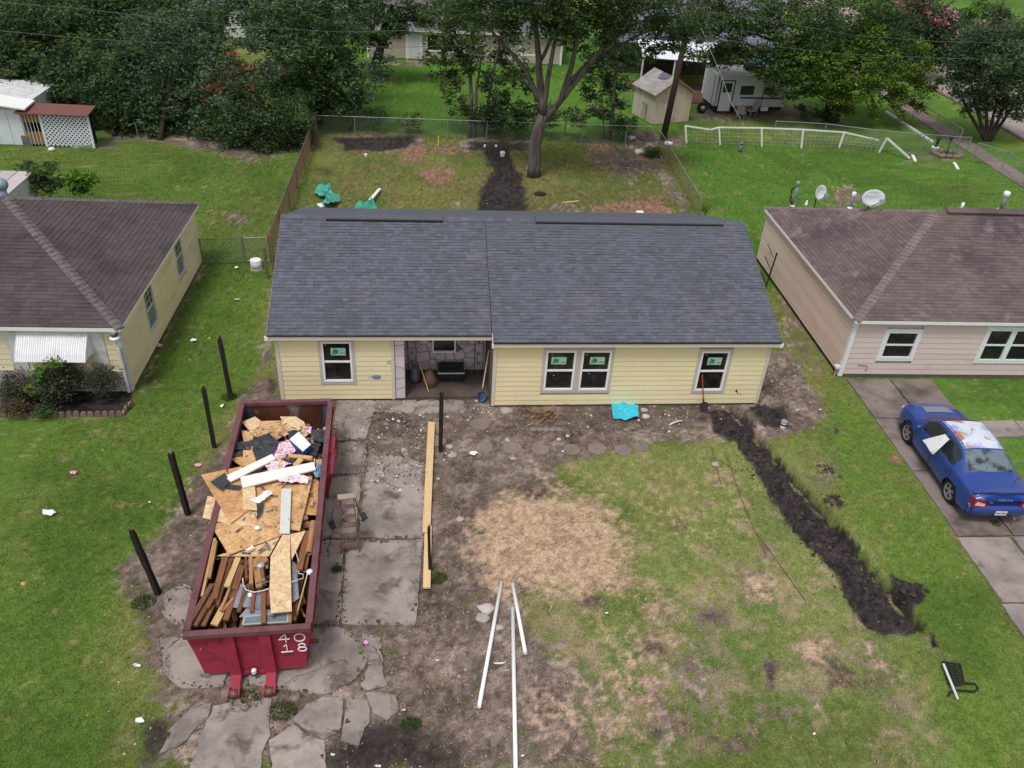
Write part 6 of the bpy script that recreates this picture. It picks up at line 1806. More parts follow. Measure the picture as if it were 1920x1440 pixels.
# ------------------------------------------------------------------ yard things in front
random.seed(31)
m_pvc = mat('white_pvc', S(240, 240, 238), rough=.35, var=.03)
def pipe_px(a, b_, r, lab):
    p, q = at(a[0], a[1], 0), at(b_[0], b_[1], 0)
    mb = MB(); d = (q - p).normalized(); n = 12
    s_ = d.cross(Vector((0, 0, 1))).normalized(); t_ = s_.cross(d)
    vs, fs = [], []
    for k in range(n):
        an = k / n * 6.2832
        o_ = s_ * math.cos(an) + t_ * math.sin(an)
        for base, rr in ((p, r), (q, r), (q, r * .8), (p, r * .8)): vs.append(base + o_ * rr + Vector((0, 0, r + .012)))
    for k in range(n):
        for j in range(4): fs.append((k * 4 + j, k * 4 + (j + 1) % 4, ((k + 1) % n) * 4 + (j + 1) % 4, ((k + 1) % n) * 4 + j))
    return mb.add(vs, fs).build('plastic_pipe', m_pvc, smooth=True, label=lab, cat='pipe', group='white plastic pipes lying on the front yard')
pipe_px((940, 1095), (898, 1329), .042, 'white plastic pipe slanting left across the worn yard')
pipe_px((961, 1098), (985, 1228), .042, 'shortest white plastic pipe, slanting right below the straw')
pipe_px((961, 1143), (968, 1520), .042, 'longest white plastic pipe running straight towards the camera')
crumple('blue_tarp', [(1145, 757, .02), (1163, 749, .06), (1178, 757, .05), (1197, 762, .03), (1197, 788, .01), (1170, 789, .01), (1150, 786, .02)], .10, mat('turquoise_tarp', S(60, 186, 210), rough=.5, var=.06, scale=3), 'turquoise folded tarp against the yellow house wall', 'tarp', seed=51, freq=3.2)
m_gt = mat('green_tarp', S(70, 160, 140), rough=.55, var=.2, scale=2.5, col2=S(40, 120, 104), st=(2, .5, .65))
crumple('green_tarp', [(588, 362, .05), (603, 349, .1), (617, 347, .1), (620, 357, .1), (632, 370, .1), (638, 380, .05), (625, 391, .03), (603, 388, .03), (610, 376, .1), (596, 370, .05)], .25, m_gt, 'crumpled green tarp heap near the rusty boundary fence', 'tarp', 'green tarps behind the yellow house', seed=52, freq=1.6)
crumple('green_tarp', [(660, 402, .1), (668, 392, .2), (682, 385, .25), (696, 382, .3), (706, 392, .2), (711, 408, .1), (684, 420, .1)], .35, m_gt, 'green tarp heap at the foot of the white plank behind the roof', 'tarp', 'green tarps behind the yellow house', seed=53, freq=1.6)
pl = MB(); pl.beam(at(686, 385, .35), at(712, 354, .12), .14, .05); pl.build('white_plank', m_white, label='white plank sticking out of the green tarp behind the roof', cat='plank')
pl = MB(); pl.beam(at(598, 382, .08), at(605, 388, .06), .22, .04); pl.build('white_plank', m_white, label='white plank end under the crumpled green tarp heap', cat='plank')
pl = MB(); pl.beam(at(1082, 398, .3), at(1094, 412, .3), .14, .05); pl.build('white_plank', m_white, label='white plank end poking up behind the grey roof ridge', cat='plank')
bk = MB(); q = at(1199, 404, .3); bk.box(q, (.3, .25, .36)); bk.build('white_tub', m_white, label='small white box just behind the grey roof ridge', cat='box')
# clean-out pipe and bucket
co = empty('cleanout_pipe', at(1467, 803), 0, 'white capped drain pipe standing beside the trench', 'drain pipe')
q = at(1467, 803)
MB().lathe([(.085, -.05), (.085, .22)], q, 14).build('pipe', m_pvc, co, smooth=True); MB().lathe([(.10, .14), (.10, .19)], q, 14).build('clamp', m_black, co); MB().lathe([(.09, .22), (.09, .27), (.02, .275)], q, 14).build('cap', mat('grey_cap', S(150, 146, 142)), co)
bu = empty('bucket', at(481, 504), 0, 'white plastic bucket upside down by the fence gate', 'bucket')
q = at(481, 504)
MB().lathe([(.21, 0), (.20, .36)], q, 18).build('body', m_dirtyw, bu, smooth=True); MB().lathe([(.205, .36), (.20, .375), (.02, .376)], q, 18).build('base', m_white, bu); MB().lathe([(.225, .0), (.225, .04)], q, 18).build('rim', m_dirtyw, bu)
# broken black chair on the lawn
chd = at(1790, 1275)
bc = empty('broken_chair', chd, 0, 'broken black slatted chair lying on the lawn', 'chair')
g_ = lambda px, py, z=.03: at(px, py, z)
P = [g_(1768, 1241, .10), g_(1800, 1246, .12), g_(1808, 1282, .12), g_(1780, 1284, .06)]
fr = MB()
for k in range(4): fr.tube([P[k], P[(k + 1) % 4]], .022, 6)
fr.build('seat_frame', m_black, bc)
for k in range(1, 7):
    t = k / 7
    MB().beam(P[0].lerp(P[3], t), P[1].lerp(P[2], t), .035, .012).build('slat', m_black, bc)
for k in (1, 2):
    MB().beam(P[0].lerp(P[1], k / 3) + Vector((0, 0, .015)), P[3].lerp(P[2], k / 3) + Vector((0, 0, .015)), .03, .012).build('cross_slat', m_black, bc)
MB().tube([g_(1808, 1281, .08), g_(1828, 1282, .05), g_(1834, 1290, .04), g_(1828, 1297, .04), g_(1796, 1294, .04), g_(1782, 1297, .06), g_(1778, 1305, .04)], .022, 6).build('bent_leg', m_black, bc)
MB().tube([g_(1769, 1245, .14), g_(1796, 1311, .06)], .026, 8).build('armrest', mat('pale_grey_tube', S(206, 208, 208), rough=.5), bc)
# round stepping stones, edging pieces, bars
m_step = mat('stepping_stone', S(132, 119, 111), rough=.95, var=.2, scale=5, rnd=.08, col2=S(112, 98, 90), st=(2.5, .5, .68))
SG = 'round stepping stones before the yellow house'
for px, py, r, lab in ((900, 795, .27, 'round stepping stone nearest the open porch'), (908, 840, .25, 'round stepping stone left of the widest one in the row'), (960, 840, .27, 'widest round stepping stone in the row'), (1013, 843, .25, 'round stepping stone below the rounded edging pieces'), (1072, 843, .24, 'weathered round stepping stone just right of the rounded edging pieces'), (1120, 842, .26, 'broken round stepping stone left of the turquoise tarp'), (1168, 845, .24, 'half buried round stepping stone below the turquoise tarp'), (1202, 838, .22, 'faint round stepping stone at the end of the row'), (822, 828, .22, 'round stepping stone touching the pale pine beam')):
    q = at(px, py)
    mb = MB(); ring = ragged([q + Vector((r * math.cos(k * .3927), r * math.sin(k * .3927), 0)) for k in range(16)], .3, .02, px)
    mb.prism([p - Vector((0, 0, .05)) for p in ring], (0, 0, .066)); mb.build('stepping_stone', m_step, label=lab, cat='stepping stone', group=SG)
st_e = empty('edging_strip', at(1025, 806), 0, 'row of pale rounded edging pieces on the bare soil', 'edging')
for k in range(5):
    q = at(1000 + k * 12, 806)
    MB().lathe([(.10, -.03), (.10, .03), (.06, .04)], q, 10).build('edging_piece', m_step, st_e)
st_e = empty('edging_strip', at(1220, 815), 0, 'broken pale edging pieces below the turquoise tarp', 'edging')
for px, py in ((1175, 806), (1186, 802), (1202, 808), (1213, 810), (1226, 814), (1238, 815)):
    q = at(px, py); lump(q + Vector((0, 0, .0)), (.12, .08, .045), px, 9, 5).build('edging_piece', m_step, st_e)
for k, (px, py, r, lab) in enumerate(((1208, 770, .13, 'grey stone beside the turquoise tarp'), (1210, 782, .12, 'pale stone below the grey stone by the tarp'), (862, 975, .10, 'grey chunk on the dark soil left of the straw'), (848, 855, .15, 'pale concrete chunk by the black post before the porch'), (842, 838, .13, 'small concrete chunk above the pale chunk by the post'), (912, 1143, .20, 'flat concrete piece left of the slanting white pipe'), (906, 1160, .18, 'second flat concrete piece left of the slanting white pipe'), (936, 1178, .11, 'white stone between the white pipes'), (962, 861, .09, 'pinkish white lump under the widest stepping stone'), (1048, 825, .08, 'small white stone above the stepping stone row'), (1342, 872, .12, 'white rag like stone by the crossed rusty bars'), (950, 771, .2, 'pale broken plaster lump at the yellow wall corner'))):
    q = at(px, py); lump(q + Vector((0, 0, .02)), (r, r * .75, r * .45), k * 3.1, 9, 5, .4).build('stone', mat('stone_grey', S(176, 166, 158), var=.15, rnd=.16, rough=.9), label=lab, cat='stone')
RB = 'rusty steel bars lying on the front yard'
m_bar = mat('rusty_bar', S(116, 88, 70), rough=.85, var=.25)
for pts, lab in (([(1335, 840), (1345, 880), (1352, 908)], 'short rusty bar nearest the yellow house'), ([(1350, 862), (1364, 872), (1380, 882)], 'rusty bar crossing the other two bars'), ([(1362, 855), (1378, 900), (1400, 960), (1436, 1040)], 'long rusty bar running down the lawn beside the trench'), ([(1420, 1000), (1460, 1055), (1510, 1125)], 'rusty bar half hidden in grass near the trench end')):
    MB().tube([at(x, y, .025) for x, y in pts], .010, 5).build('steel_bar', m_bar, label=lab, cat='steel bar', group=RB)
# small litter, each its own
m_paper = mat('white_litter', S(230, 228, 226), rough=.7, var=.06)
m_pinkp = mat('pink_litter', S(232, 150, 196), rough=.8, var=.1)
for k, (px, py, r, m, lab, cat) in enumerate((
    (92, 962, .34, m_paper, 'largest folded white paper on the left lawn', 'paper'), (138, 887, .18, m_pinkp, 'bright pink rag on the left lawn', 'rag'), (257, 1248, .20, m_paper, 'pale lilac card near the dumpster on the left lawn', 'card'),
    (262, 1352, .24, m_paper, 'crumpled white strip at the edge of the broken slabs', 'paper'), (300, 648, .14, m_pinkp, 'pale pink rag at the foot of the cream side wall', 'rag'), (363, 638, .16, m_paper, 'white card beside the black post near the cream house', 'card'),
    (444, 562, .14, m_gboard, 'grey strip lying on the grass between the houses', 'strip'), (444, 502, .10, m_paper, 'yellowish scrap in front of the fence gate', 'scrap'), (372, 872, .18, m_pinkp, 'pinkish white plastic strip by the black posts', 'plastic'), (416, 762, .09, m_paper, 'little white scrap behind the dumpster rim', 'scrap'),
    (281, 943, .06, m_paper, 'tiny white scrap on grass near the black posts', 'scrap'), (980, 1418, .10, m_paper, 'white bottle lying next to the longest pipe', 'bottle'), (708, 1437, .16, m_paper, 'white paper corner at the dark soil by the driveway end', 'paper'), (624, 1415, .12, m_gboard, 'grey wrapper on the dark driveway soil', 'wrapper'),
    (1526, 1376, .08, m_paper, 'white scrap in the grass near the broken chair', 'scrap'), (1137, 1150, .08, m_paper, 'white scrap below the straw patch', 'scrap'), (950, 1258, .11, m_gboard, 'short grey strip between the long pipes', 'strip'), (936, 1244, .30, m_gboard, 'pale lath lying behind the slanting white pipe', 'lath'),
    (757, 1332, .11, m_gboard, 'blue grey wrapper at the edge of the broken slabs', 'wrapper'), (687, 1206, .14, m_pinkp, 'pale pink scrap beside the big slab', 'scrap'), (888, 850, .22, m_paper, 'white and black rag bundle by the concrete chunks', 'rag'), (605, 938, .10, m_paper, 'white scrap next to the step ladder', 'scrap'))):
    q = at(px, py); pts = []
    a = random.uniform(0, 6)
    el = .22 if cat in ('strip', 'lath') else random.uniform(.5, .8)
    for j in range(5): pts.append((px + (r * 56 * math.cos(a + j * 1.2566)) * .75, py + r * 56 * math.sin(a + j * 1.2566) * el * .6, .03 if not any(inpoly(q.x, q.y, P_) for P_ in NOGRASS[:13]) else .055))
    crumple('litter_' + cat.replace(' ', '_'), pts, .035, m, lab, cat, seed=70 + k, freq=7, cuts=3, th=.004)
for k, (px, py, lab) in enumerate(((681, 968, 'black felt scrap on the slab by the step ladder'), (610, 930, 'black felt scrap between dumpster and step ladder'), (623, 985, 'dark felt scrap at the dumpster side'))):
    crumple('felt_scrap', [(px - 7, py - 6, .05), (px + 3, py - 8, .05), (px + 8, py + 4, .05), (px - 2, py + 8, .05)], .02, m_felt, lab, 'felt scrap', 'felt scraps on the driveway', seed=110 + k, cuts=3)
sheet('board_offcut', [(592, 1197, .10), (598, 1197, .10), (598, 1203, .10), (570, 1203, .10), (570, 1197, .10)], .04, m_lum[0], 'brown board end sticking out beside the dumpster', 'board')
for k, (px0, py0, px1, py1, lab) in enumerate(((870, 1352, 893, 1335, 'forked grey twig below the slanting white pipe'), (1135, 1392, 1170, 1382, 'pale twig on the worn grass'), (1010, 1299, 1034, 1297, 'short brown stick by the longest pipe'), (1050, 1415, 1115, 1432, 'long thin branch near the bottom of the yard'), (812, 1030, 848, 1028, 'pale lath scrap near the beam end'))):
    a, b_ = at(px0, py0, .03), at(px1, py1, .03)
    MB().tube([a, a.lerp(b_, .4) + Vector((.03, .02, .01)), b_], .010, 5).build('twig', mat('grey_twig', S(128, 110, 96), var=.2), label=lab, cat='twig')

# withered heap, garden gate and hose end along the house
hpx = MB(); q = at(1018, 778)
for k in range(70):
    a = random.uniform(0, 6.3); r = abs(random.gauss(0, .26)); p = q + Vector((r * math.cos(a) * 1.3, r * math.sin(a), random.uniform(.02, .14)))
    d = Vector((random.gauss(0, 1), random.gauss(0, 1), random.gauss(0, .3))).normalized() * random.uniform(.05, .16)
    hpx.beam(p - d, p + d, random.uniform(.012, .05), .006, (random.gauss(0, 1), random.gauss(0, 1), 1))
hpx.build('dry_leaves', mat('dry_leaf_brown', S(142, 110, 78), var=.3, rnd=.3, isl=True), label='withered brown plant heap on the soil before the yellow wall', kind='stuff')
MB().tube([at(1255, 797, .03), at(1262, 793, .05), at(1270, 790, .05), at(1279, 789, .03)], .028, 7).build('hose_end', m_dirtyw, label='short curved white hose piece on the soil below the window', cat='hose', smooth=True)
gt = empty('iron_gate', at(1437, 535), 0, 'thin dark iron gate frame at the right end of the grey roof', 'gate')
p0, p1 = at(1436, 538), at(1426, 512)
MB().tube([p0, atY(1457, 474, p0.y)], .03, 6).build('post', m_iron, gt)
for z in (.1, .75, 1.25): MB().tube([p0 + Vector((0, 0, z)), p1 + Vector((0, 0, z))], .016, 5).build('bar', m_iron, gt)

# ------------------------------------------------------------------ fences
random.seed(77)
m_galv = MATS['galvanised']
m_rpost = mat('rusty_fence_steel', S(116, 96, 80), rough=.8, var=.25, scale=4)
m_gpost = mat('grey_fence_steel', S(138, 142, 144), rough=.55, var=.1, metal=.3)
m_rwire = mat('rusty_wire', S(108, 84, 66), rough=.85, var=.2)
m_gwire = mat('grey_wire', S(120, 124, 124), rough=.6, var=.1)
def chain(b, a, c, h, z0=.04, cell=.11, r=.0045):
    """woven diagonal wires between two ground points"""
    L = (c - a).length
    d = (c - a).normalized()
    for s in (1, -1):
        x = -h
        while x < L:
            u0, v0, u1, v1 = x, 0.0, x + h, h
            if u0 < 0: v0 -= u0; u0 = 0
            if u1 > L: v1 -= (u1 - L); u1 = L
            if v1 > v0:
                p = [(u0, v0), (u1, v1)]
                if s < 0: p = [(L - u, v) for u, v in p]
                q = [a + d * u + Vector((0, 0, z0 + v * (1 if True else 1))) for u, v in p]
                b.tube(q, r, 3, cap=False)
            x += cell * 1.414
def fence(lab, pts, h, mp, mw, cell=.13, r=.005, rail=.022, post=.03, name='chain_link_fence', leans=None):
    P = [Vector(p) for p in pts]
    o = empty(name, P[0], 0, lab, 'fence')
    wm = MB()
    tops = []
    for k, p in enumerate(P):
        t = p + Vector((0, 0, h + .03)) + (Vector(leans[k]) if leans else Vector())
        MB().tube([p, t], post, 7).build('post', mp, o)
        tops.append(t)
    for k in range(len(P) - 1):
        chain(wm, P[k], P[k + 1], h - .04, cell=cell, r=r)
        if rail: MB().tube([tops[k] - Vector((0, 0, .03)), tops[k + 1] - Vector((0, 0, .03))], rail, 6).build('top_rail', mp, o)
    wm.build('wire_mesh', mw, o)
    return o
yl = lambda n, a, b_: [a.lerp(b_, k / n) for k in range(n + 1)]
fence('rusty brown chain link fence along the left yard boundary', yl(6, Vector((-6.45, 29.2, 0)), Vector((-6.62, 44.3, 0))), 1.05, m_rpost, m_rwire, .10, .008)
BFY = 44.45
fence('grey chain link fence across the back of the middle yard', [Vector((x, BFY, 0)) for x in (-6.62, -4.6, -2.0, .3, 2.4, 4.9, 7.6, 10.0, 11.6)], 1.0, m_gpost, m_gwire, .13, .004)
fence('grey wire fence between the middle yard and the bright green lawn', yl(4, Vector((11.5, 34.4, 0)), Vector((11.72, 43.9, 0))), .95, m_gpost, m_rwire, .13, .004)
ga = Vector((-8.86, 28.84, 0)); gb = Vector((-7.38, 29.08, 0)); gc = Vector((-6.45, 29.2, 0))
g1 = empty('fence_gate', ga, 0, 'chain link gate pair between the cream and the yellow house', 'gate')
for a, b_, mp in ((ga, gb, m_rpost), (gb + Vector((.05, 0, 0)), gc, m_gpost)):
    for p in (a, b_): MB().tube([p, p + Vector((0, 0, 1.08))], .025, 7).build('gate_post', mp, g1)
    for z in (.08, 1.02): MB().tube([a + Vector((0, 0, z)), b_ + Vector((0, 0, z))], .02, 6).build('gate_rail', mp, g1)
    wm = MB(); chain(wm, a, b_, .95, .08, .13, .004); wm.build('wire_mesh', m_gwire, g1)
pn = MB(); pn.box((-6.35, 27.9, .62), (.09, .09, 1.25)); pn.build('timber_post', m_rpost, label='short rusty brown post by the roof corner behind the bucket', cat='post')
pn = MB(); pn.box((-6.22, 28.5, .7), (.08, .08, 1.4)); pn.build('timber_post', m_rpost, label='taller brown post between the gate and the grey roof', cat='post')
# white wire fence
wf = empty('white_fence', (13.6, 45, 0), 0, 'white post and rail wire fence sagging along the bright lawn', 'fence')
FP = [(1287, 268, 1285, 236), (1350, 272, 1348, 239), (1428, 275, 1428, 240), (1502, 278, 1506, 243), (1573, 277, 1583, 248), (1648, 286, 1663, 259)]
tp = []
for bx_, by_, tx, ty in FP:
    b_ = at(bx_, by_); t_ = atY(tx, ty, b_.y)
    m_ = m_white if bx_ < 1600 else m_dirtyw
    MB().beam(b_, t_, .09, .09, (0, 1, 0)).build('post', m_, wf); tp.append((b_, t_))
rails = [tp[0][1], atY(1332, 243, 44.9), tp[1][1], tp[2][1], tp[3][1], tp[4][1], atY(1648, 263, 44.8)]
for a, b_ in zip(rails[:-1], rails[1:]): MB().beam(a, b_, .06, .07).build('rail', m_white, wf)
a, b_ = tp[5][1], at(1706, 297, .1)
MB().beam(a, b_, .09, .09).build('fallen_rail', m_dirtyw, wf)
wb2 = MB()
for k in range(len(tp) - 1):
    (p0, t0), (p1, t1) = tp[k], tp[k + 1]
    for j in range(9):
        t = j / 9
        wb2.tube([p0.lerp(p1, t), t0.lerp(t1, t)], .0035, 3, cap=False)
    for z in (.12, .3, .5, .7, .9): wb2.tube([p0.lerp(t0, z), p1.lerp(t1, z)], .0035, 3, cap=False)
wb2.build('wire_mesh', m_dirtyw, wf)
fence('grey chain link fence behind the white wire fence', [at(1447, 265), at(1540, 270), at(1632, 282), at(1722, 290), at(1808, 296)], 1.15, m_gpost, m_gwire, .16, .0045)
fence('grey chain link fence beside the pavement at the right edge', [at(1822, 303), at(1877, 320), Vector((30.05, 39.5, 0)), Vector((30.05, 36.5, 0))], 1.05, m_gpost, m_gwire, .16, .0045)
fence('grey chain link fence along the street side pavement', [Vector((29.75, y, 0)) for y in (45.6, 48.4, 51.2, 54.5)], 1.1, m_gpost, m_gwire, .16, .0045)
fence('dark chain link fence run beside the shed', [at(1168, 195), at(1208, 228)], 1.0, m_gpost, m_gwire, .16, .0045)
wk = MB(); wk.beam(Vector((28.6, 52.5, .05)), Vector((28.7, 46.5, .05)), .16, .12); wk.build('white_kerb_rail', m_dirtyw, label='low white kerb rail along the side lawn', cat='kerb')
for (px, py, px2, py2, lab) in ((1711, 291, 1716, 302, 'short white plank on the lawn left of the planter'), (1789, 305, 1796, 317, 'short white plank on the lawn below the corner fence post')):
    b = MB(); b.beam(at(px, py, .04), at(px2, py2, .04), .16, .06); b.build('white_plank', m_white, label=lab, cat='plank')

# ------------------------------------------------------------------ back yard buildings
def simple_gable(root, x0, x1, y0, y1, h, rh_, mw, mr, ov=.2, axis_='x'):
    MB().bx(x0, x1, y0, y1, 0, h).build('wall', mw, root)
    if axis_ == 'x':
        ym = (y0 + y1) / 2
        for s, ye in ((-1, y0 - ov), (1, y1 + ov)):
            b = MB(); b.prism([(x0 - ov, ye, h - .02), (x1 + ov, ye, h - .02), (x1 + ov, ym, h + rh_), (x0 - ov, ym, h + rh_)], (0, 0, .07)); b.build('roof', mr, root)
        for x in (x0 + .01, x1 - .03):
            b = MB(); b.prism([(x, y0, h), (x, y1, h), (x, ym, h + rh_ - .03)], (.02, 0, 0)); b.build('gable', mw, root)
    else:
        xm = (x0 + x1) / 2
        for s, xe in ((-1, x0 - ov), (1, x1 + ov)):
            b = MB(); b.prism([(xe, y0 - ov, h - .02), (xe, y1 + ov, h - .02), (xm, y1 + ov, h + rh_), (xm, y0 - ov, h + rh_)], (0, 0, .07)); b.build('roof', mr, root)
        for y in (y0 + .01, y1 - .03):
            b = MB(); b.prism([(x0, y, h), (x1, y, h), (xm, y, h + rh_ - .03)], (0, .02, 0)); b.build('gable', mw, root)
m_tan = mat('tan_siding', S(178, 168, 152), rough=.8, var=.08, rnd=.04)
m_gshing = mat('grey_shingle', S(104, 100, 106), rough=.92, var=.12, rnd=.16, isl=True, fine=.15)
# tan house beyond the fence
fh = empty('tan_house', (2, 65, 0), 0, 'tan sided house with grey roof behind the back fence trees', 'house')
FX0, FX1, FY = -5.2, 8.4, 61.6
MB().bx(FX0 + .03, FX1 - .03, FY + .05, FY + 9, 0, 2.0).build('wall', m_tan, fh)
xs_ = lambda px: atY(px, 95, FY).x
DX0, DX1 = xs_(764), xs_(789); WX0, WX1 = xs_(800), xs_(852)
siding(fh, (FX0, FY, 0), Vector((1, 0, 0)), Vector((0, -1, 0)), FX1 - FX0, .05, 2.0, 9, m_tan, [(DX0 - FX0, DX1 - FX0, 0, 1.75), (WX0 - FX0, WX1 - FX0, .6, 1.75)])
b = MB(); b.prism([(FX0 - .3, FY - .3, 2.0), (FX1 + .3, FY - .3, 2.0), (FX1 + .3, FY + 4.5, 3.9), (FX0 - .3, FY + 4.5, 3.9)], (0, 0, .06)); rf = b.build('roof', m_gshing, fh)
shingles(rf, Vector((FX0 - .3, FY - .32, 2.06)), Vector((1, 0, 0)), Vector((0, 4.8, 1.9)), [(0, 0), (FX1 - FX0 + .6, 0), (FX1 - FX0 + .6, 5.15), (0, 5.15)], m_gshing, .2, .5)
b = MB(); b.prism([(FX0 - .3, FY + 9.3, 2.0), (FX1 + .3, FY + 9.3, 2.0), (FX1 + .3, FY + 4.5, 3.9), (FX0 - .3, FY + 4.5, 3.9)], (0, 0, .06)); b.build('roof', m_gshing, fh)
MB().bx(FX0 - .3, FX1 + .3, FY - .34, FY - .31, 1.9, 2.06).build('fascia', m_dirtyw, fh)
for x in (FX0, FX1): MB().bx(x - .07, x + .07, FY - .05, FY + .04, 0, 1.95).build('corner_board', m_white, fh)
b = MB(); b.bx(DX0, DX1, FY - .03, FY + .02, .05, 1.75); dr_ = b.build('door', m_white, fh)
b = MB()
for k in range(1, 8): b.bx(DX0 + (DX1 - DX0) * k / 8 - .012, DX0 + (DX1 - DX0) * k / 8 + .012, FY - .06, FY - .04, .1, 1.7)
b.build('door_bars', mat('pale_blue_bars', S(170, 184, 196)), dr_)
for x in (DX0 - .06, DX1 + .06): MB().bx(x - .05, x + .05, FY - .04, FY + .02, 0, 1.85).build('door_frame', m_white, fh)
window(fh, (WX0, FY, .62), Vector((1, 0, 0)), Vector((0, -1, 0)), WX1 - WX0, 1.12, trim=.08, mt=m_white, mid=False)
x5 = xs_(975)
window(fh, (x5, FY, .62), Vector((1, 0, 0)), Vector((0, -1, 0)), 1.3, 1.12, trim=.08, mt=m_white, mid=False)
# dark house with white carport roof
ch_ = empty('carport_house', (15.5, 62, 0), 0, 'blue grey roofed house with white metal carport roof', 'house')
MB().bx(12.3, 24, 60.2, 68, 0, 2.1).build('wall', mat('dark_brick', S(70, 56, 52), var=.2), ch_)
b = MB(); b.prism([(12.0, 59.6, 2.1), (24.3, 59.6, 2.1), (24.3, 64, 4.5), (12.0, 64, 4.5)], (0, 0, .06)); rf = b.build('roof', mat('bluegrey_shingle', S(112, 112, 126), rough=.92, var=.1, rnd=.16, isl=True, fine=.15), ch_)
shingles(rf, Vector((12.0, 59.58, 2.17)), Vector((1, 0, 0)), Vector((0, 4.4, 2.4)), [(0, 0), (12.3, 0), (12.3, 5.0), (0, 5.0)], MATS['bluegrey_shingle'], .2, .5)
ca, cb, cc, cd = at(1205, 108, 2.0), at(1330, 118, 2.0), at(1345, 82, 2.35), at(1195, 74, 2.35)
m_cp = mat('white_metal_roof', S(226, 230, 238), rough=.45, var=.05)
n_ = 9
for k in range(n_):
    t0, t1 = k / n_, (k + .985) / n_
    b = MB(); b.prism([ca.lerp(cb, t0), ca.lerp(cb, t1), cd.lerp(cc, t1), cd.lerp(cc, t0)], (0, 0, .04)); b.build('carport_sheet', m_cp, ch_)
for t in (.02, .5, .98):
    p = ca.lerp(cb, t); MB().tube([(p.x, p.y + .1, 0), (p.x, p.y + .1, p.z)], .06, 6).build('carport_post', m_dirtyw, ch_)
MB().bx(12.5, 18.5, 52.9, 58, .0, .03).build('carport_floor', mat('red_brown_floor', S(96, 60, 54), var=.2), ch_)
# shed
shd = empty('garden_shed', (13.4, 49.5, 0), 0, 'tan board shed with grey gable roof behind the utility pole', 'shed')
sA, sB, sC = at(1205, 222), at(1222, 231), at(1292, 218)
s0 = at(1222, 234); s1 = at(1290, 228)
u_ = (s1 - s0); u_.z = 0; Wd = u_.length; u_.normalize(); v_ = Vector((-u_.y, u_.x, 0)); Dd = 2.3; h_ = 1.75; rp = .78
m_shed = mat('tan_shed_boards', S(196, 182, 164), rough=.85, var=.08, rnd=.06, col2=S(150, 128, 110), st=(2, .55, .75))
Q = lambda a, b_, z: s0 + u_ * a + v_ * b_ + Vector((0, 0, z))
b = MB(); b.prism([Q(.03, .03, 0), Q(Wd - .03, .03, 0), Q(Wd - .03, Dd, 0), Q(.03, Dd, 0)], (0, 0, h_)); b.build('wall', m_shed, shd)
nb_ = 14
for k in range(nb_):
    a, c = Wd * k / nb_ + .006, Wd * (k + 1) / nb_ - .006
    za, zc = [h_ + rp * (1 - abs(2 * x / Wd - 1)) - .05 for x in (a, c)]
    b = MB(); b.prism([Q(a, 0, .03), Q(c, 0, .03), Q(c, 0, zc), Q(a, 0, za)], v_ * .028); b.build('wall_board', m_shed, shd)
for k in range(11):
    a, c = Dd * k / 11 + .006, Dd * (k + 1) / 11 - .006
    b = MB(); b.prism([Q(0, a, .03), Q(0, c, .03), Q(0, c, h_), Q(0, a, h_)], u_ * .028); b.build('wall_board', m_shed, shd)
for s, e in ((0, -.15), (1, Wd + .15)):
    b = MB(); b.prism([Q(e, -.18, h_ - .08), Q(e, Dd + .15, h_ - .08), Q(Wd / 2, Dd + .15, h_ + rp), Q(Wd / 2, -.18, h_ + rp)], (0, 0, .05)); rf = b.build('roof', mat('grey_brown_shingle', S(156, 149, 146), rough=.9, var=.12, rnd=.14, isl=True), shd)
    uu = v_; O = Q(e, -.18, h_ - .03); vv = (Q(Wd / 2, -.18, h_ + rp + .05) - O)
    shingles(rf, O, uu, vv, [(0, 0), (Dd + .33, 0), (Dd + .33, vv.length), (0, vv.length)], MATS['grey_brown_shingle'], .16, .35)
b = MB(); O = Q(Wd / 2 - .02, .5, h_ + rp + .045); b.prism([O, Q(Wd / 2 - .02, 1.5, h_ + rp + .05), Q(.75, 1.2, h_ + .55), Q(.85, .7, h_ + .62), Q(1.0, .45, h_ + .70)], (0, 0, .02)); b.build('roof_patch', mat('blue_grey_patch', S(96, 98, 112), var=.12), shd)
for sgn in (0, 1):
    e = -.14 if sgn == 0 else Wd + .14
    b = MB(); b.prism([Q(e, -.2, h_ - .13), Q(e, -.2, h_ - .03), Q(Wd / 2, -.2, h_ + rp + .04), Q(Wd / 2, -.2, h_ + rp - .06)], v_ * .02); b.build('barge_board', mat('brown_trim', S(130, 100, 86)), shd)
# caravan
rvE = empty('camper_trailer', (19.6, 52.8, .5), 0, 'white and grey camper trailer parked under the big pecan', 'camper trailer')
r0 = at(1337, 199, .45); r1 = at(1470, 201, .45)
u_ = r1 - r0; u_.z = 0; Lr = u_.length; u_.normalize(); v_ = Vector((-u_.y, u_.x, 0)); Wr = 2.0; Hr = 1.95
Q = lambda a, b_, z: r0 + u_ * a + v_ * b_ + Vector((0, 0, z))
m_rv = mat('camper_white', S(196, 200, 206), rough=.4, var=.04, rnd=.02)
prof = [(0, 0), (Lr - .15, 0), (Lr + .05, .5), (Lr - .05, Hr - .3), (Lr - .35, Hr), (.1, Hr), (0, Hr - .12)]
b = MB(); b.prism([Q(a, .03, z) for a, z in prof], v_ * Wr); b.build('body', m_rv, rvE)
b = MB(); b.prism([Q(.05, -.02, Hr + .002), Q(Lr - .3, -.02, Hr + .002), Q(Lr - .3, Wr + .05, Hr + .002), Q(.05, Wr + .05, Hr + .002)], (0, 0, .03)); b.build('roof', mat('grey_camper_roof', S(150, 148, 150), var=.15, rough=.7), rvE)
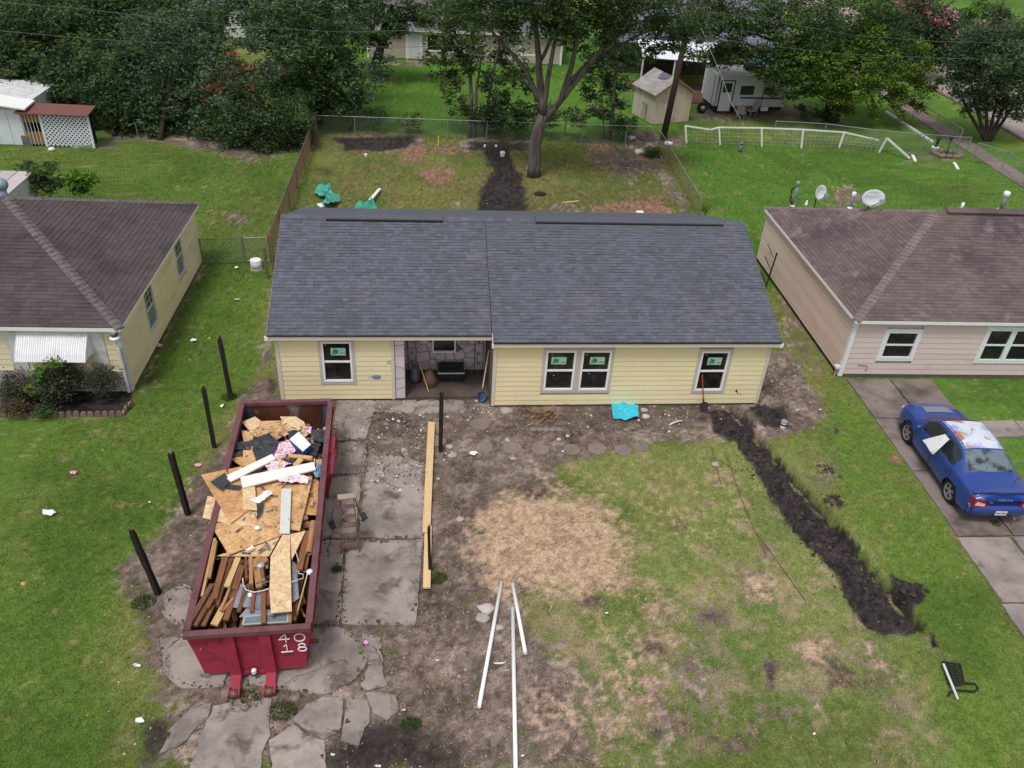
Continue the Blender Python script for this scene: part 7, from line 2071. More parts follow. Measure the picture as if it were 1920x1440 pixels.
for k in range(13):
    z = .04 + (Hr - .2) * k / 13
    b = MB(); b.prism([Q(.02, .012, z), Q(Lr - .06, .012, z), Q(Lr - .06, .012, z + .125), Q(.02, .012, z + .125)], v_ * .02); b.build('side_panel', m_rv, rvE)
kx = lambda px: (atY(px, 165, r0.y) - r0).dot(u_)
dkx = (kx(1353), kx(1376))
b = MB(); b.prism([Q(dkx[0], -.03, -.28), Q(dkx[1], -.03, -.28), Q(dkx[1], -.03, 1.5), Q(dkx[0], -.03, 1.5)], v_ * .04); d0 = b.build('door', m_rv, rvE)
b = MB(); b.prism([Q(dkx[0] + .1, -.045, .85), Q(dkx[1] - .1, -.045, .85), Q(dkx[1] - .1, -.045, 1.4), Q(dkx[0] + .1, -.045, 1.4)], v_ * .012); b.build('door_window', m_cglass, d0)
b = MB()
for a in (dkx[0] - .05, dkx[1] + .05): b.tube([Q(a, -.03, -.28), Q(a, -.03, 1.52)], .03, 5)
b.tube([Q(dkx[0] - .05, -.03, 1.54), Q(dkx[1] + .05, -.03, 1.54)], .03, 5)
b.build('door_frame', m_black, rvE)
wkx = (kx(1391), kx(1417))
b = MB(); b.prism([Q(wkx[0], -.02, .72), Q(wkx[1], -.02, .72), Q(wkx[1], -.02, 1.25), Q(wkx[0], -.02, 1.25)], v_ * .03); b.build('window', m_cglass, rvE)
b = MB(); b.prism([Q(kx(1438), -.02, .75), Q(kx(1455), -.02, .75), Q(kx(1455), -.02, 1.2), Q(kx(1438), -.02, 1.2)], v_ * .03); b.build('window', m_cglass, rvE)
b = MB(); b.prism([Q(kx(1394), -.012, .48), Q(Lr - .2, -.012, .48), Q(Lr - .2, -.012, .58), Q(kx(1394), -.012, .58)], v_ * .02); b.build('stripe', mat('dark_blue_stripe', S(60, 74, 104)), rvE)
b = MB()
for a in (kx(1337) + .02, kx(1346), kx(1436)): b.tube([Q(a, -.01, 0), Q(a, -.01, Hr - .1)], .02, 4)
b.build('black_trim', m_black, rvE)
b = MB(); b.prism([Q(.05, .06, -.22), Q(Lr - .15, .06, -.22), Q(Lr - .15, .06, -.005), Q(.05, .06, -.005)], v_ * (Wr - .1)); b.build('chassis', m_dark, rvE)
b = MB(); b.prism([Q(kx(1438), -.03, -.25), Q(kx(1452), -.03, -.25), Q(kx(1452), -.03, -.02), Q(kx(1438), -.03, -.02)], v_ * .05); b.build('step', m_white, rvE)
for a in (kx(1325), Lr * .55):
    wh = MB(); wh.lathe([(.18, 0), (.30, 0), (.32, .06), (.32, .2), (.1, .22)], (0, 0, 0), 16, 'y'); wh.v = [tuple(Q(a + v[0], v[1] + .05, v[2] - .15)) for v in wh.v]; wh.build('wheel', m_rubber, rvE, smooth=True)
    wh = MB(); wh.lathe([(.17, -.01), (.05, .0)], (0, 0, 0), 12, 'y'); wh.v = [tuple(Q(a + v[0], v[1] + .04, v[2] - .15)) for v in wh.v]; wh.build('hub', m_white, rvE, smooth=True)
b = MB(); b.prism([Q(Lr * .42, .6, Hr + .035), Q(Lr * .6, .6, Hr + .035), Q(Lr * .58, 1.4, Hr + .035), Q(Lr * .44, 1.4, Hr + .035)], (0, 0, .26)); b.build('roof_unit', m_dark, rvE)
b = MB(); b.tube([Q(.3, -.06, Hr - .05), Q(Lr - .5, -.06, Hr - .05)], .07, 7); b.build('awning_roll', m_dirtyw, rvE)
# turquoise boat-like cover behind the camper
cv = lump(at(1440, 118, 1.4), (1.5, 1.0, .5), 12, 14, 8, .2); cv.build('boat_cover', mat('teal_cover', S(80, 130, 146), rough=.5, var=.2), label='teal covered hull glimpsed behind the camper roof', cat='boat', smooth=True)
# folding chairs and table by the camper
def lawn_chair(px, py, rz, lab):
    q = at(px, py); o = empty('lawn_chair', q, rz, lab, 'chair', 'lawn chairs by the camper')
    M = WM[o.name]
    L_ = lambda x, y, z: M @ Vector((x, y, z))
    mm = mat('grey_chair_mesh', S(150, 142, 140), var=.1)
    b = MB(); b.prism([L_(-.25, -.25, .38), L_(.25, -.25, .38), L_(.25, .25, .36), L_(-.25, .25, .36)], (0, 0, .03)); b.build('seat', mm, o)
    b = MB(); b.prism([L_(-.25, .25, .38), L_(.25, .25, .38), L_(.25, .48, .92), L_(-.25, .48, .92)], M.to_3x3() @ Vector((0, .03, 0))); b.build('backrest', mm, o)
    for x in (-.24, .24):
        for y in (-.24, .24): MB().tube([L_(x, y, 0), L_(x, y, .38)], .015, 4).build('leg', m_gpost, o)
    for x in (-.27, .27): MB().tube([L_(x, -.24, .58), L_(x, .3, .58)], .02, 4).build('armrest', m_gpost, o)
lawn_chair(1378, 212, .3, 'grey lawn chair nearest the camper door'); lawn_chair(1405, 219, -1.2, 'grey lawn chair tipped towards the big pecan'); lawn_chair(1388, 224, 2.6, 'grey lawn chair turned away in front of the table')
tb = empty('garden_table', at(1392, 214), 0, 'low brown table between the lawn chairs', 'table')
q = at(1392, 214); MB().bx(q.x - .5, q.x + .5, q.y - .35, q.y + .35, .45, .5).build('tabletop', mat('brown_table', S(112, 100, 98), var=.15), tb)
for x in (-.45, .45):
    for y in (-.3, .3): MB().tube([(q.x + x, q.y + y, 0), (q.x + x, q.y + y, .45)], .025, 4).build('leg', m_gpost, tb)
# ornaments on the lawns
ow = empty('owl_ornament', at(1387, 284), 0, 'grey speckled owl ornament on the lawn by the white fence', 'ornament')
q = at(1387, 284); m_owl = mat('speckled_grey', S(110, 116, 120), var=.35, scale=14)
MB().lathe([(.10, 0), (.13, .12), (.12, .28), (.10, .36)], q, 12).build('body', m_owl, ow, smooth=True); MB().ball((q.x, q.y, q.z + .43), (.12, .11, .10), 12, 8).build('head', m_owl, ow, smooth=True)
for s in (-1, 1): MB().lathe([(.03, 0), (.005, .07)], (q.x + s * .07, q.y, q.z + .50), 6).build('ear_tuft', m_owl, ow)
MB().lathe([(.03, -.13), (.02, -.11)], (q.x, q.y, q.z + .43), 8, 'y').build('beak', m_black, ow)
ur = empty('planter_urn', at(1750, 287), 0, 'white pot with dark plant beside the stone planter', 'planter')
q = at(1750, 287); MB().lathe([(.14, 0), (.2, .32), (.22, .36), (.16, .36)], q, 12).build('pot', m_white, ur, smooth=True); MB().tube([q + Vector((0, 0, .3)), q + Vector((.04, 0, .75))], .08, 6).build('stem', m_dark, ur)
lump(q + Vector((.05, 0, .82)), (.16, .14, .14), 5, 9, 6).build('crown', mat('dark_plant', S(52, 48, 46), var=.3), ur)
sp_ = empty('stone_planter', at(1775, 292), 0, 'low ring of stones planted with greenery near the pavement', 'planter')
q = at(1775, 291)
for k in range(11):
    a = k * .571; p = q + Vector((.75 * math.cos(a), .5 * math.sin(a), .08)); lump(p, (.2, .16, .14), k, 9, 6, .4).build('stone', mat('brown_stone', S(120, 104, 90), var=.2, rnd=.2), sp_)
st_ = MB(); st_.tube([q, q + Vector((.05, .2, .9))], .03, 5); st_.ball(q + Vector((.05, .2, .95)), (.13, .1, .18), 8, 6); st_.build('shrub_stem', MATS['dark_plant'], sp_)
# brush pile, white trash near pole
bp_ = MB()
q = at(1212, 262)
for k in range(90):
    a = random.uniform(0, 6.3); r = random.uniform(0, .9); p = q + Vector((r * math.cos(a), r * .6 * math.sin(a), random.uniform(.05, .6) * (1 - r * .7)))
    d = Vector((random.gauss(0, 1), random.gauss(0, .6), random.gauss(0, .35))).normalized() * random.uniform(.3, .8)
    bp_.tube([p - d / 2, p + d / 2], .016, 4, cap=False)
bp_.build('brush_pile', mat('dead_twigs', S(112, 96, 88), var=.25), label='pile of dead grey branches beside the shed', cat='brush pile')
for px, py, lab in ((1183, 262, 'white plastic bag at the foot of the brush pile'), (1252, 273, 'white plastic bag at the foot of the utility pole'), (1198, 288, 'small white scrap on the brown mulch')):
    q = at(px, py); lump(q + Vector((0, 0, .1)), (.24, .16, .14), px, 10, 6, .6).build('plastic_bag', m_white, label=lab, cat='bag', group='white rubbish by the back fence', smooth=True)
for px, py, r, lab in ((942, 293, .14, 'white tub on the dark soil path'), (1012, 322, .10, 'small white cap beside the pecan trunk'), (909, 276, .07, 'left one of two tiny white scraps on the dark soil'), (930, 276, .07, 'right one of two tiny white scraps on the dark soil'), (686, 294, .09, 'white scrap below the dark soil heap')):
    q = at(px, py); MB().lathe([(r * .8, 0), (r, r * 1.6), (r * .9, r * 1.7)], q, 10).build('white_tub', m_white, label=lab, cat='scrap')
st2 = MB(); q = at(822, 275); st2.beam(q, q + Vector((.0, 0, .55)), .06, .05, (0, 1, 0)); st2.build('stake', m_beam, label='short wooden stake on the reddish mulch', cat='stake')
st2 = MB(); st2.beam(at(1054, 380, .04), at(1085, 377, .04), .07, .04); st2.build('lath', m_beam, label='thin pale lath in the grass right of the pecan', cat='lath')
lump(at(1012, 363, .04), (.28, .22, .08), 3, 10, 6, .3).build('stump', m_char, label='low dark stump disc in the grass', cat='stump')
# utility pole and wires
upb = at(1243, 262)
upl = empty('utility_pole', upb, 0, 'dark brown leaning timber utility pole by the shed', 'utility pole')
upt = atY(1284, 52, upb.y + .3) + Vector((.25, 0, 1.6))
MB().tube([upb, upb.lerp(upt, .5), upt], [.19, .16, .13], 10).build('pole', mat('pole_wood', S(72, 52, 46), var=.2, stretch=(6, 6, .5), rough=.9), upl, smooth=True)
MB().beam(upt + Vector((-1, 0, -.5)), upt + Vector((1, 0, -.5)), .10, .10).build('cross_arm', MATS['pole_wood'], upl)
wires = [([(-60, 0), (150, 16), (300, 34), (460, 50), (640, 60), (860, 55), (1050, 40), (1268, 20)], 44.8, 'upper overhead cable from the left trees to the utility pole'), ([(-60, 52), (180, 74), (400, 85), (640, 88), (780, 88), (1050, 78), (1272, 68)], 44.6, 'lower overhead cable crossing before the tan house'),
         ([(1284, 15), (1450, 40), (1600, 66), (1760, 78), (2000, 82)], 46, 'overhead cable from the utility pole towards the street'), ([(1280, 66), (1400, 80), (1560, 100), (1740, 108), (2000, 116)], 46, 'lower overhead cable in front of the street side trees'),
         ([(1310, 40), (1330, 90), (1350, 135), (1370, 190), (1395, 235)], 45.5, 'thin guy wire slanting down in front of the camper')]
for pts, y, lab in wires:
    MB().tube([atY(a, c, y) for a, c in pts], .014, 4).build('overhead_cable', mat('cable_grey', S(96, 98, 100), rough=.6) if 'guy' not in lab else m_dirtyw, label=lab, cat='cable')
# white shed with lattice lean-to at far left
ws = empty('white_shed', (-21, 42.5, 0), 0, 'white boarded shed with red brown lean-to roof and lattice screen', 'shed')
wx = atY(55, 200, 41.3)
X0, X1 = -27, at(55, 271).x; Yw = 41.4
MB().bx(X0, X1, Yw, Yw + 5, 0, 1.75).build('wall', m_dirtyw, ws)
for k in range(8):
    MB().bx(X1 - .6 * (k + 1) + .01, X1 - .6 * k - .01, Yw - .03, Yw - .002, .03, 1.72).build('wall_board', mat('white_shed_panel', S(214, 220, 226), rough=.6, var=.05, rnd=.04), ws)
b = MB(); b.prism([(X0, Yw - .35, 2.75), (X1 + .45, Yw - .35, 1.80), (X1 + .45, Yw + .9, 1.86), (X0, Yw + .9, 2.85)], (0, 0, .07)); b.build('roof', m_white, ws)
lx0, lx1 = at(90, 275).x, at(176, 279).x
b = MB(); b.prism([(X1 - .1, Yw - .35, 1.62), (lx1 + .1, Yw - .35, 1.58), (lx1 + .1, Yw + .9, 1.72), (X1 - .1, Yw + .9, 1.76)], (0, 0, .05)); b.build('lean_to_roof', mat('red_brown_metal', S(116, 74, 68), rough=.7, var=.15, rnd=.1), ws)
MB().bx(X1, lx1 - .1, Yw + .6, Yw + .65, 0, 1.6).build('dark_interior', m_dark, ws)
m_lat = mat('lattice_white', S(214, 218, 226), rough=.6, var=.04)
lb_ = MB()
Lw, Lh = lx1 - lx0, 1.55
x = -Lh
while x < Lw:
    for s in (0, 1):
        u0, v0, u1, v1 = x, 0.0, x + Lh, Lh
        if u0 < 0: v0 -= u0; u0 = 0
        if u1 > Lw: v1 -= (u1 - Lw); u1 = Lw
        if v1 - v0 > .05:
            if s: u0, u1 = Lw - u0, Lw - u1
            a = Vector((lx0 + u0, Yw - .12 - .012 * s, .06 + v0)); c = Vector((lx0 + u1, Yw - .12 - .012 * s, .06 + v1))
            lb_.beam(a, c, .01, .062, Vector((0, 1, 0)).cross((c - a)))
    x += .20
lb_.build('lattice', m_lat, ws)
for a in (lx0, lx1): MB().bx(a - .05, a + .05, Yw - .16, Yw - .08, 0, 1.6).build('lattice_post', m_lat, ws)
MB().bx(X1 + .05, lx0 - .06, Yw - .06, Yw - .04, 1.15, 1.6).build('brown_screen', mat('brown_screen', S(160, 116, 66), var=.2, stretch=(8, 1, 1)), ws); MB().bx(X1 + .05, lx0 - .06, Yw - .06, Yw - .04, .1, .7).build('brown_screen', MATS['brown_screen'], ws)
b = MB()
for k in range(6):
    xx = X1 + .08 + (lx0 - X1 - .16) * k / 5; b.tube([(xx, Yw - .1, .08), (xx, Yw - .1, 1.6)], .018, 5)
b.build('white_bars', m_lat, ws)
fr_ = empty('metal_frame', at(265, 258), 0, 'small grey metal frame standing at the foot of the dark trees', 'frame')
q0, q1 = at(259, 257), at(274, 257)
for p in (q0, q1): MB().tube([p, p + Vector((0, 0, .75))], .03, 5).build('leg', m_gpost, fr_)
MB().tube([q0 + Vector((0, 0, .75)), q1 + Vector((0, 0, .75))], .03, 5).build('top_bar', m_gpost, fr_)
crumple('white_sheet', [(136, 278, .1), (172, 279, .1), (174, 274, .3), (140, 272, .3)], .06, m_white, 'white sheet lying at the foot of the lattice screen', 'sheet', seed=140, cuts=3)
lump(at(97, 280, .08), (.16, .12, .1), 2, 9, 6).build('white_stone', m_white, label='white lump on grass at the foot of the lattice', cat='stone', smooth=True)
bk_ = MB(); q = at(56, 271); bk_.box(q + Vector((0, -.1, .25)), (.4, .3, .5)); bk_.build('grey_crate', mat('grey_crate', S(110, 106, 102), var=.2), label='grey crate standing against the white shed corner', cat='crate')
# far white house glimpsed through the trees
for (px, y0, wdt, lab) in ((455, 66, 7.5, 'white house with dark roof glimpsed behind the left trees'), (640, 72, 6.0, 'pale house glimpsed behind the dark trees left of the tan house')):
    c = atY(px, 78, y0); o = empty('far_house', (c.x, y0, 0), 0, lab, 'house')
    simple_gable(o, c.x - wdt / 2, c.x + wdt / 2, y0, y0 + 7, 2.1, 1.7, m_white, mat('dark_far_roof', S(92, 92, 106), var=.12), .3)
    for k in (-1.6, .8): MB().bx(c.x + k, c.x + k + .8, y0 - .03, y0 + .02, .8, 1.8).build('window', m_glass, o)

# ------------------------------------------------------------------ trees and shrubs
LM = {
    'dark': leafmat('dark_foliage', S(42, 62, 36), S(98, 122, 72)), 'blue': leafmat('bluish_foliage', S(46, 66, 48), S(106, 130, 92)), 'mid': leafmat('mid_foliage', S(50, 68, 38), S(108, 126, 70)),
    'pecan': leafmat('pecan_foliage', S(46, 66, 36), S(100, 124, 64)), 'lime': leafmat('lime_foliage', S(52, 78, 28), S(124, 150, 52)), 'bright': leafmat('bright_foliage', S(60, 104, 34), S(116, 160, 56)),
    'myrtle': leafmat('myrtle_foliage', S(46, 64, 44), S(104, 122, 88)), 'red': leafmat('red_blossom', S(150, 50, 56), S(206, 96, 96), .2), 'pink': leafmat('pink_blossom', S(176, 110, 120), S(222, 150, 176), .2), 'brown': leafmat('brownish_foliage', S(74, 62, 46), S(110, 100, 66)), 'rose': leafmat('rose_foliage', S(48, 60, 44), S(100, 104, 84)),
}
m_bark = mat('grey_bark', S(104, 95, 90), rough=.95, var=.3, scale=3.5, stretch=(3, 3, .5), bump=1.0, bscale=9, col2=S(74, 66, 62), st=(2, .46, .62))
m_barkd = mat('dark_bark', S(74, 64, 58), rough=.95, var=.25, scale=5, stretch=(3, 3, .6), bump=.8, bscale=10)
def leaves(blobs, n_per, size, tintbias=0.0, up=.4):
    """blobs: (centre, (rx,ry,rz)); leaf clumps through each crown volume"""
    Vs, Ts = [], []
    for c, r in blobs:
        vol = (r[0] * r[1] * r[2]) ** (2 / 3)
        n = int(n_per * vol * 8)
        nc = max(8, n // 60)
        d = rng.normal(size=(nc, 3)); d /= np.linalg.norm(d, axis=1)[:, None]
        rad = rng.uniform(.35, 1.08, nc) ** .6
        cc = np.array(c) + d * rad[:, None] * np.array(r)
        lum = np.clip(.42 + .30 * d[:, 2] * 0 + rng.normal(0, .2, nc), 0, 1)
        k = rng.integers(0, nc, n)
        sg = .13 * (r[0] + r[1] + r[2]) / 3 + .08
        p = cc[k] + rng.normal(0, 1, (n, 3)) * np.array([sg, sg, sg * .6])
        a = rng.normal(size=(n, 3)); a[:, 2] *= .5; a /= np.linalg.norm(a, axis=1)[:, None]
        nn = rng.normal(size=(n, 3)); nn[:, 2] += up * 2; nn -= a * (nn * a).sum(1)[:, None]; nn /= np.linalg.norm(nn, axis=1)[:, None]
        b_ = np.cross(nn, a)
        s = size * .86 * rng.uniform(.6, 1.35, n)[:, None]
        Vs.append(np.stack([p - a * s, p + b_ * s * .42 - a * s * .1, p + a * s, p - b_ * s * .42 - a * s * .1], 1).reshape(-1, 3))
        t = np.clip(lum[k] + rng.normal(0, .16, n) + tintbias, 0, 1)
        Ts.append(np.repeat(t, 4))
    return np.concatenate(Vs), np.concatenate(Ts)
def crown(root, blobs, n_per, size, m, name='crown', up=.4, bias=0.0):
    V, T = leaves(blobs, n_per, size, bias, up)
    I = np.array(WM[root.name].inverted())
    V = V @ I[:3, :3].T + I[:3, 3]
    F = np.arange(len(V)).reshape(-1, 4)
    return npmesh(name, V, F, m, parent=root, attrs={'tint': ('FLOAT', T)})
def B3(px, py, y, rx, ry, rd=None):
    c = atY(px, py, y)
    k = depth(c) / CF
    r = (rx * k, (rd if rd else (rx * .5 + ry * .5)) * k, ry * k * 1.05)
    return (tuple(c), r)
def limb(mb, pts, r0, r1, n=7):
    P = [Vector(p) for p in pts]
    Q_ = []
    for a, b_ in zip(P[:-1], P[1:]):
        for k in range(3):
            q = a.lerp(b_, k / 3)
            Q_.append(q + Vector((mnoise.noise(q * 1.1) * .06, mnoise.noise(q * 1.3 + Vector((5, 0, 0))) * .06, 0)) if k else q)
    Q_.append(P[-1])
    m_ = len(Q_)
    mb.tube(Q_, [r0 + (r1 - r0) * k / (m_ - 1) for k in range(m_)], n)
def tree(name, lab, cat, base, trunks, crowns, group=None, bark=None):
    """trunks: list of (points, r0, r1); crowns: list of (blobs, n_per, leaf, material key[, part name])"""
    o = empty(name, base, 0, lab, cat, group)
    if trunks:
        mb = MB()
        for pts, r0, r1 in trunks: limb(mb, pts, r0, r1)
        mb.build('trunk', bark or m_barkd, o, smooth=True)
    for c in crowns:
        crown(o, c[0], c[1], c[2], LM[c[3]], c[4] if len(c) > 4 else 'crown')
    return o
A = atY
def twigs(blobs, y):
    """limbs from the first blob's foot into every blob"""
    return [([Vector(b[0]) - Vector((0, 0, b[1][2] * 1.2)), Vector(b[0])], .07, .02) for b in blobs]
def rooted(base, blobs, r):
    base = Vector(base)
    out = []
    mid = base.lerp(Vector(blobs[0][0]), .45)
    out.append(([base, mid, Vector(blobs[0][0])], r, r * .35))
    for b in blobs[1:]: out.append(([mid, mid.lerp(Vector(b[0]), .5) + Vector((0, 0, .2)), Vector(b[0])], r * .5, r * .15))
    return out
TG = 'trees beyond the left neighbour lawn'
def blobtree(lab, base, blobs, n, leaf, key, r=.14, name='tree', cat='tree', extra=(), group=None, bark=None):
    return tree(name, lab, cat, base, rooted(base, blobs, r), [(blobs, n, leaf, key)] + list(extra), group, bark)
N_ = 125
blobtree('huge dark oak spreading over the top left corner', at(170, 165), [B3(60, 40, 55, 130, 60), B3(200, 30, 55, 110, 60), B3(320, 10, 55, 100, 50), B3(-20, 90, 54, 70, 60), B3(120, 85, 54, 70, 45), B3(250, 90, 52, 80, 50), B3(330, 60, 53, 80, 50), B3(60, 0, 56, 140, 50), B3(220, -30, 57, 160, 50)], N_, .17, 'dark', .5, 'oak_tree', group=TG)
blobtree('grey green cedar like tree standing left of the red blossoms', at(300, 262), [B3(325, 100, 46, 75, 65), B3(300, 170, 45.5, 70, 60), B3(370, 60, 47, 50, 50), B3(270, 60, 48, 50, 40), B3(330, 215, 44.5, 60, 42), B3(290, 235, 44, 45, 26), B3(380, 150, 45, 45, 50), B3(375, 215, 44, 40, 40), B3(260, 120, 47, 50, 50)], N_, .13, 'blue', .15, 'cedar_tree', group=TG)
blobtree('mid green bushy tree behind the lattice screen', at(215, 255), [B3(185, 160, 45, 60, 50), B3(230, 205, 44, 50, 40), B3(190, 215, 44.5, 40, 26), B3(280, 200, 44.2, 40, 45), B3(210, 180, 44.2, 44, 30), B3(150, 120, 47, 60, 45), B3(245, 130, 46, 45, 45), B3(120, 165, 46, 50, 35)], N_, .14, 'dark', .12, group=TG, extra=[([B3(180, 125, 44.8, 40, 22), B3(150, 98, 46.6, 36, 18)], 60, .14, 'mid')])
blobtree('dull green shrubby tree above the white shed roof', at(30, 225), [B3(30, 120, 48, 60, 45), B3(80, 150, 47, 50, 40), B3(-10, 160, 47, 60, 40), B3(60, 185, 45.5, 50, 25), B3(110, 195, 45.2, 46, 26), B3(0, 60, 50, 80, 60), B3(100, 60, 51, 80, 60)], N_, .15, 'dark', .2, group=TG, extra=[([B3(25, 105, 47.6, 40, 18)], 60, .15, 'mid')])
blobtree('low dark evergreen bush bulging over the left lawn', at(505, 288), [B3(450, 235, 42.6, 65, 38), B3(520, 235, 42.3, 55, 45), B3(420, 200, 43.5, 55, 40), B3(490, 190, 43, 60, 45), B3(550, 215, 42.6, 38, 46), B3(400, 245, 43, 40, 26), B3(480, 265, 42.2, 60, 22), B3(540, 262, 42.2, 36, 22)], 190, .10, 'dark', .16, 'evergreen_bush', 'bush', extra=[([B3(440, 205, 42, 50, 22), B3(505, 230, 41.8, 40, 25)], 50, .11, 'blue')])
blobtree('red flowering crepe myrtle among the dark left trees', at(490, 262), [B3(440, 155, 43.8, 55, 45), B3(480, 110, 44.5, 50, 40), B3(420, 130, 44.6, 40, 35), B3(510, 150, 43.8, 40, 40)], 60, .12, 'myrtle', .12, 'crepe_myrtle', extra=[([B3(405, 165, 43.2, 26, 14), B3(470, 123, 43.6, 20, 9), B3(435, 98, 44, 16, 6), B3(462, 160, 43, 16, 8), B3(385, 188, 43.2, 9, 6), B3(530, 128, 43.6, 9, 5)], 40, .10, 'red', 'blossom'), ([B3(440, 160, 43, 50, 35)], 16, .12, 'brown', 'dry_sprays')])
blobtree('bright green young tree glowing behind the red blossoms', at(410, 205), [B3(410, 105, 47, 36, 22), B3(440, 125, 46.6, 28, 18), B3(390, 85, 47.4, 20, 14)], 100, .15, 'bright', .1)
blobtree('tall dark leafy tree at the corner of the back fence', at(600, 232), [B3(600, 120, 45.8, 50, 70), B3(570, 60, 47, 60, 55), B3(640, 80, 46.5, 45, 60), B3(590, 190, 45, 38, 35), B3(545, 130, 45.4, 40, 60), B3(640, 160, 45.6, 38, 50), B3(620, 200, 45.3, 36, 32), B3(520, 60, 48, 60, 50), B3(560, 10, 50, 80, 50), B3(480, 20, 52, 70, 40), B3(640, 20, 50, 50, 50)], N_, .14, 'dark', .22, extra=[([B3(560, 110, 44.7, 40, 45), B3(610, 60, 45.5, 40, 30)], 40, .14, 'mid')])
blobtree('old dark tree with trunk at the left edge of the tan house', at(700, 135), [B3(735, 10, 56, 60, 34), B3(660, 10, 56, 60, 40), B3(770, 35, 55, 45, 24), B3(715, 72, 54.6, 30, 26), B3(800, 10, 55, 50, 30), B3(720, 40, 55, 50, 26)], 75, .16, 'dark', .38)
blobtree('slender sapling bending over the back fence left end', at(655, 246), [B3(700, 145, 45, 32, 34), B3(720, 120, 45.6, 22, 24), B3(668, 195, 45.2, 16, 26)], 80, .13, 'blue', .06, 'sapling')
# vine-clad trees along the back fence
tree('vine_clad_tree', 'twin trunked vine covered tree left of the big pecan', 'tree', at(882, 258), [([at(880, 258), A(884, 180, 45.2), A(880, 100, 45.6), A(890, 20, 46)], .13, .06), ([at(890, 258), A(893, 170, 45.3), A(905, 90, 45.6)], .10, .05)],
     [([B3(865, 125, 45.4, 36, 26), B3(850, 60, 45.8, 46, 40), B3(905, 20, 46, 50, 40), B3(845, 165, 45.2, 20, 24), B3(815, 105, 45.4, 26, 14), B3(880, 80, 45.5, 34, 44), B3(840, 20, 46, 50, 40), B3(855, 195, 45.1, 24, 22), B3(830, 130, 45.4, 30, 22)], 95, .13, 'mid')], bark=m_bark)
tree('vine_clad_tree', 'vine covered slim tree close to the pecan trunk', 'tree', at(918, 256), [([at(906, 256), A(915, 190, 45.4), A(930, 110, 45.8), A(950, 30, 46.2)], .09, .05)],
     [([B3(935, 165, 45.5, 34, 34), B3(960, 200, 45.4, 40, 22), B3(925, 215, 45.2, 34, 22), B3(955, 100, 46, 34, 40), B3(985, 150, 45.8, 26, 26), B3(945, 225, 45, 50, 22), B3(990, 215, 45.2, 34, 22), B3(900, 215, 45, 24, 26), B3(940, 130, 46, 34, 30)], 105, .13, 'dark')], bark=m_bark)
tree('vine_clad_tree', 'bare stemmed vine covered tree left of the shed', 'tree', at(1140, 262), [([at(1142, 262), A(1150, 190, 45.2), A(1156, 110, 45.6), A(1165, 40, 46)], .13, .06), ([at(1134, 260), A(1128, 200, 45.2), A(1125, 150, 45.4)], .05, .03)],
     [([B3(1120, 150, 45.6, 28, 46), B3(1165, 130, 45.8, 32, 50), B3(1105, 195, 45.3, 22, 30), B3(1180, 90, 46, 26, 30), B3(1150, 215, 45.2, 28, 30), B3(1130, 100, 45.8, 30, 40), B3(1160, 170, 45.4, 26, 30)], 105, .13, 'dark')], bark=m_bark)
for px, py, r, k, lab in ((1060, 225, 30, 'mid', 'leafy undergrowth shrub right of the pecan trunk'), (1015, 222, 26, 'dark', 'dark undergrowth shrub behind the pecan trunk'), (765, 232, 16, 'mid', 'little shrub on the back fence below the lawn'), (1168, 240, 22, 'dark', 'dark ivy clump at the right end of the back fence'), (700, 222, 18, 'mid', 'sprawling weed clump at the left back fence')):
    blobtree(lab, at(px, py + 22), [B3(px, py, 45.0, r, 18), B3(px + 14, py - 10, 45.2, r * .7, 14)], 110, .11, k, .03, 'fence_shrub', 'shrub', group='shrubs along the back fence')
# the big pecan in the middle
pb = at(1000, 330)
pf = A(1018, 215, pb.y)
tr = [([pb + Vector((0, 0, -.05)), A(1003, 270, pb.y), pf], .36, .26), ([pf, A(1012, 150, pb.y), A(1008, 90, pb.y), A(1000, 20, pb.y + .3), A(985, -60, pb.y + .3)], .21, .06), ([pf, A(1030, 130, pb.y - .2), A(1042, 70, pb.y - .5), A(1060, 0, pb.y - .8)], .14, .05),
      ([A(1010, 190, pb.y), A(985, 130, pb.y + .2), A(950, 90, pb.y + .2), A(915, 50, pb.y)], .15, .05), ([A(1018, 225, pb.y), A(1050, 190, pb.y), A(1070, 130, pb.y), A(1085, 60, pb.y - .3), A(1095, -20, pb.y)], .18, .06), ([A(1050, 190, pb.y), A(1090, 140, pb.y), A(1130, 90, pb.y), A(1180, 50, pb.y), A(1250, 20, pb.y)], .13, .04), ([A(1062, 160, pb.y), A(1100, 120, pb.y + .5), A(1150, 90, pb.y + 1), A(1210, 60, pb.y + 1.5)], .12, .04), ([A(1010, 120, pb.y), A(1040, 60, pb.y + .6), A(1110, 0, pb.y + .8)], .10, .03)]
tree('pecan_tree', 'tall pecan with forked grey trunk in the back yard', 'tree', pb, tr,
     [([B3(930, 10, 39, 60, 30), B3(1010, 10, 40, 70, 34), B3(1100, 10, 38.6, 80, 40), B3(1190, 20, 39.5, 70, 40), B3(1270, 30, 40, 60, 40), B3(1140, 60, 39, 50, 24), B3(1230, 70, 39.6, 45, 26), B3(1000, -60, 39, 160, 50), B3(1180, -60, 39, 150, 50), B3(880, 30, 39.5, 45, 28), B3(1060, 50, 38.4, 46, 26), B3(980, 55, 38.6, 30, 16), B3(1290, 80, 40.2, 40, 28), B3(1050, 25, 38.6, 60, 36), B3(1150, 25, 38.8, 60, 36), B3(960, 30, 39.2, 50, 28), B3(1080, 75, 39.8, 40, 22), B3(1200, 100, 39.6, 30, 18), B3(860, 0, 39.6, 50, 30)], 150, .11, 'pecan')], bark=m_bark)
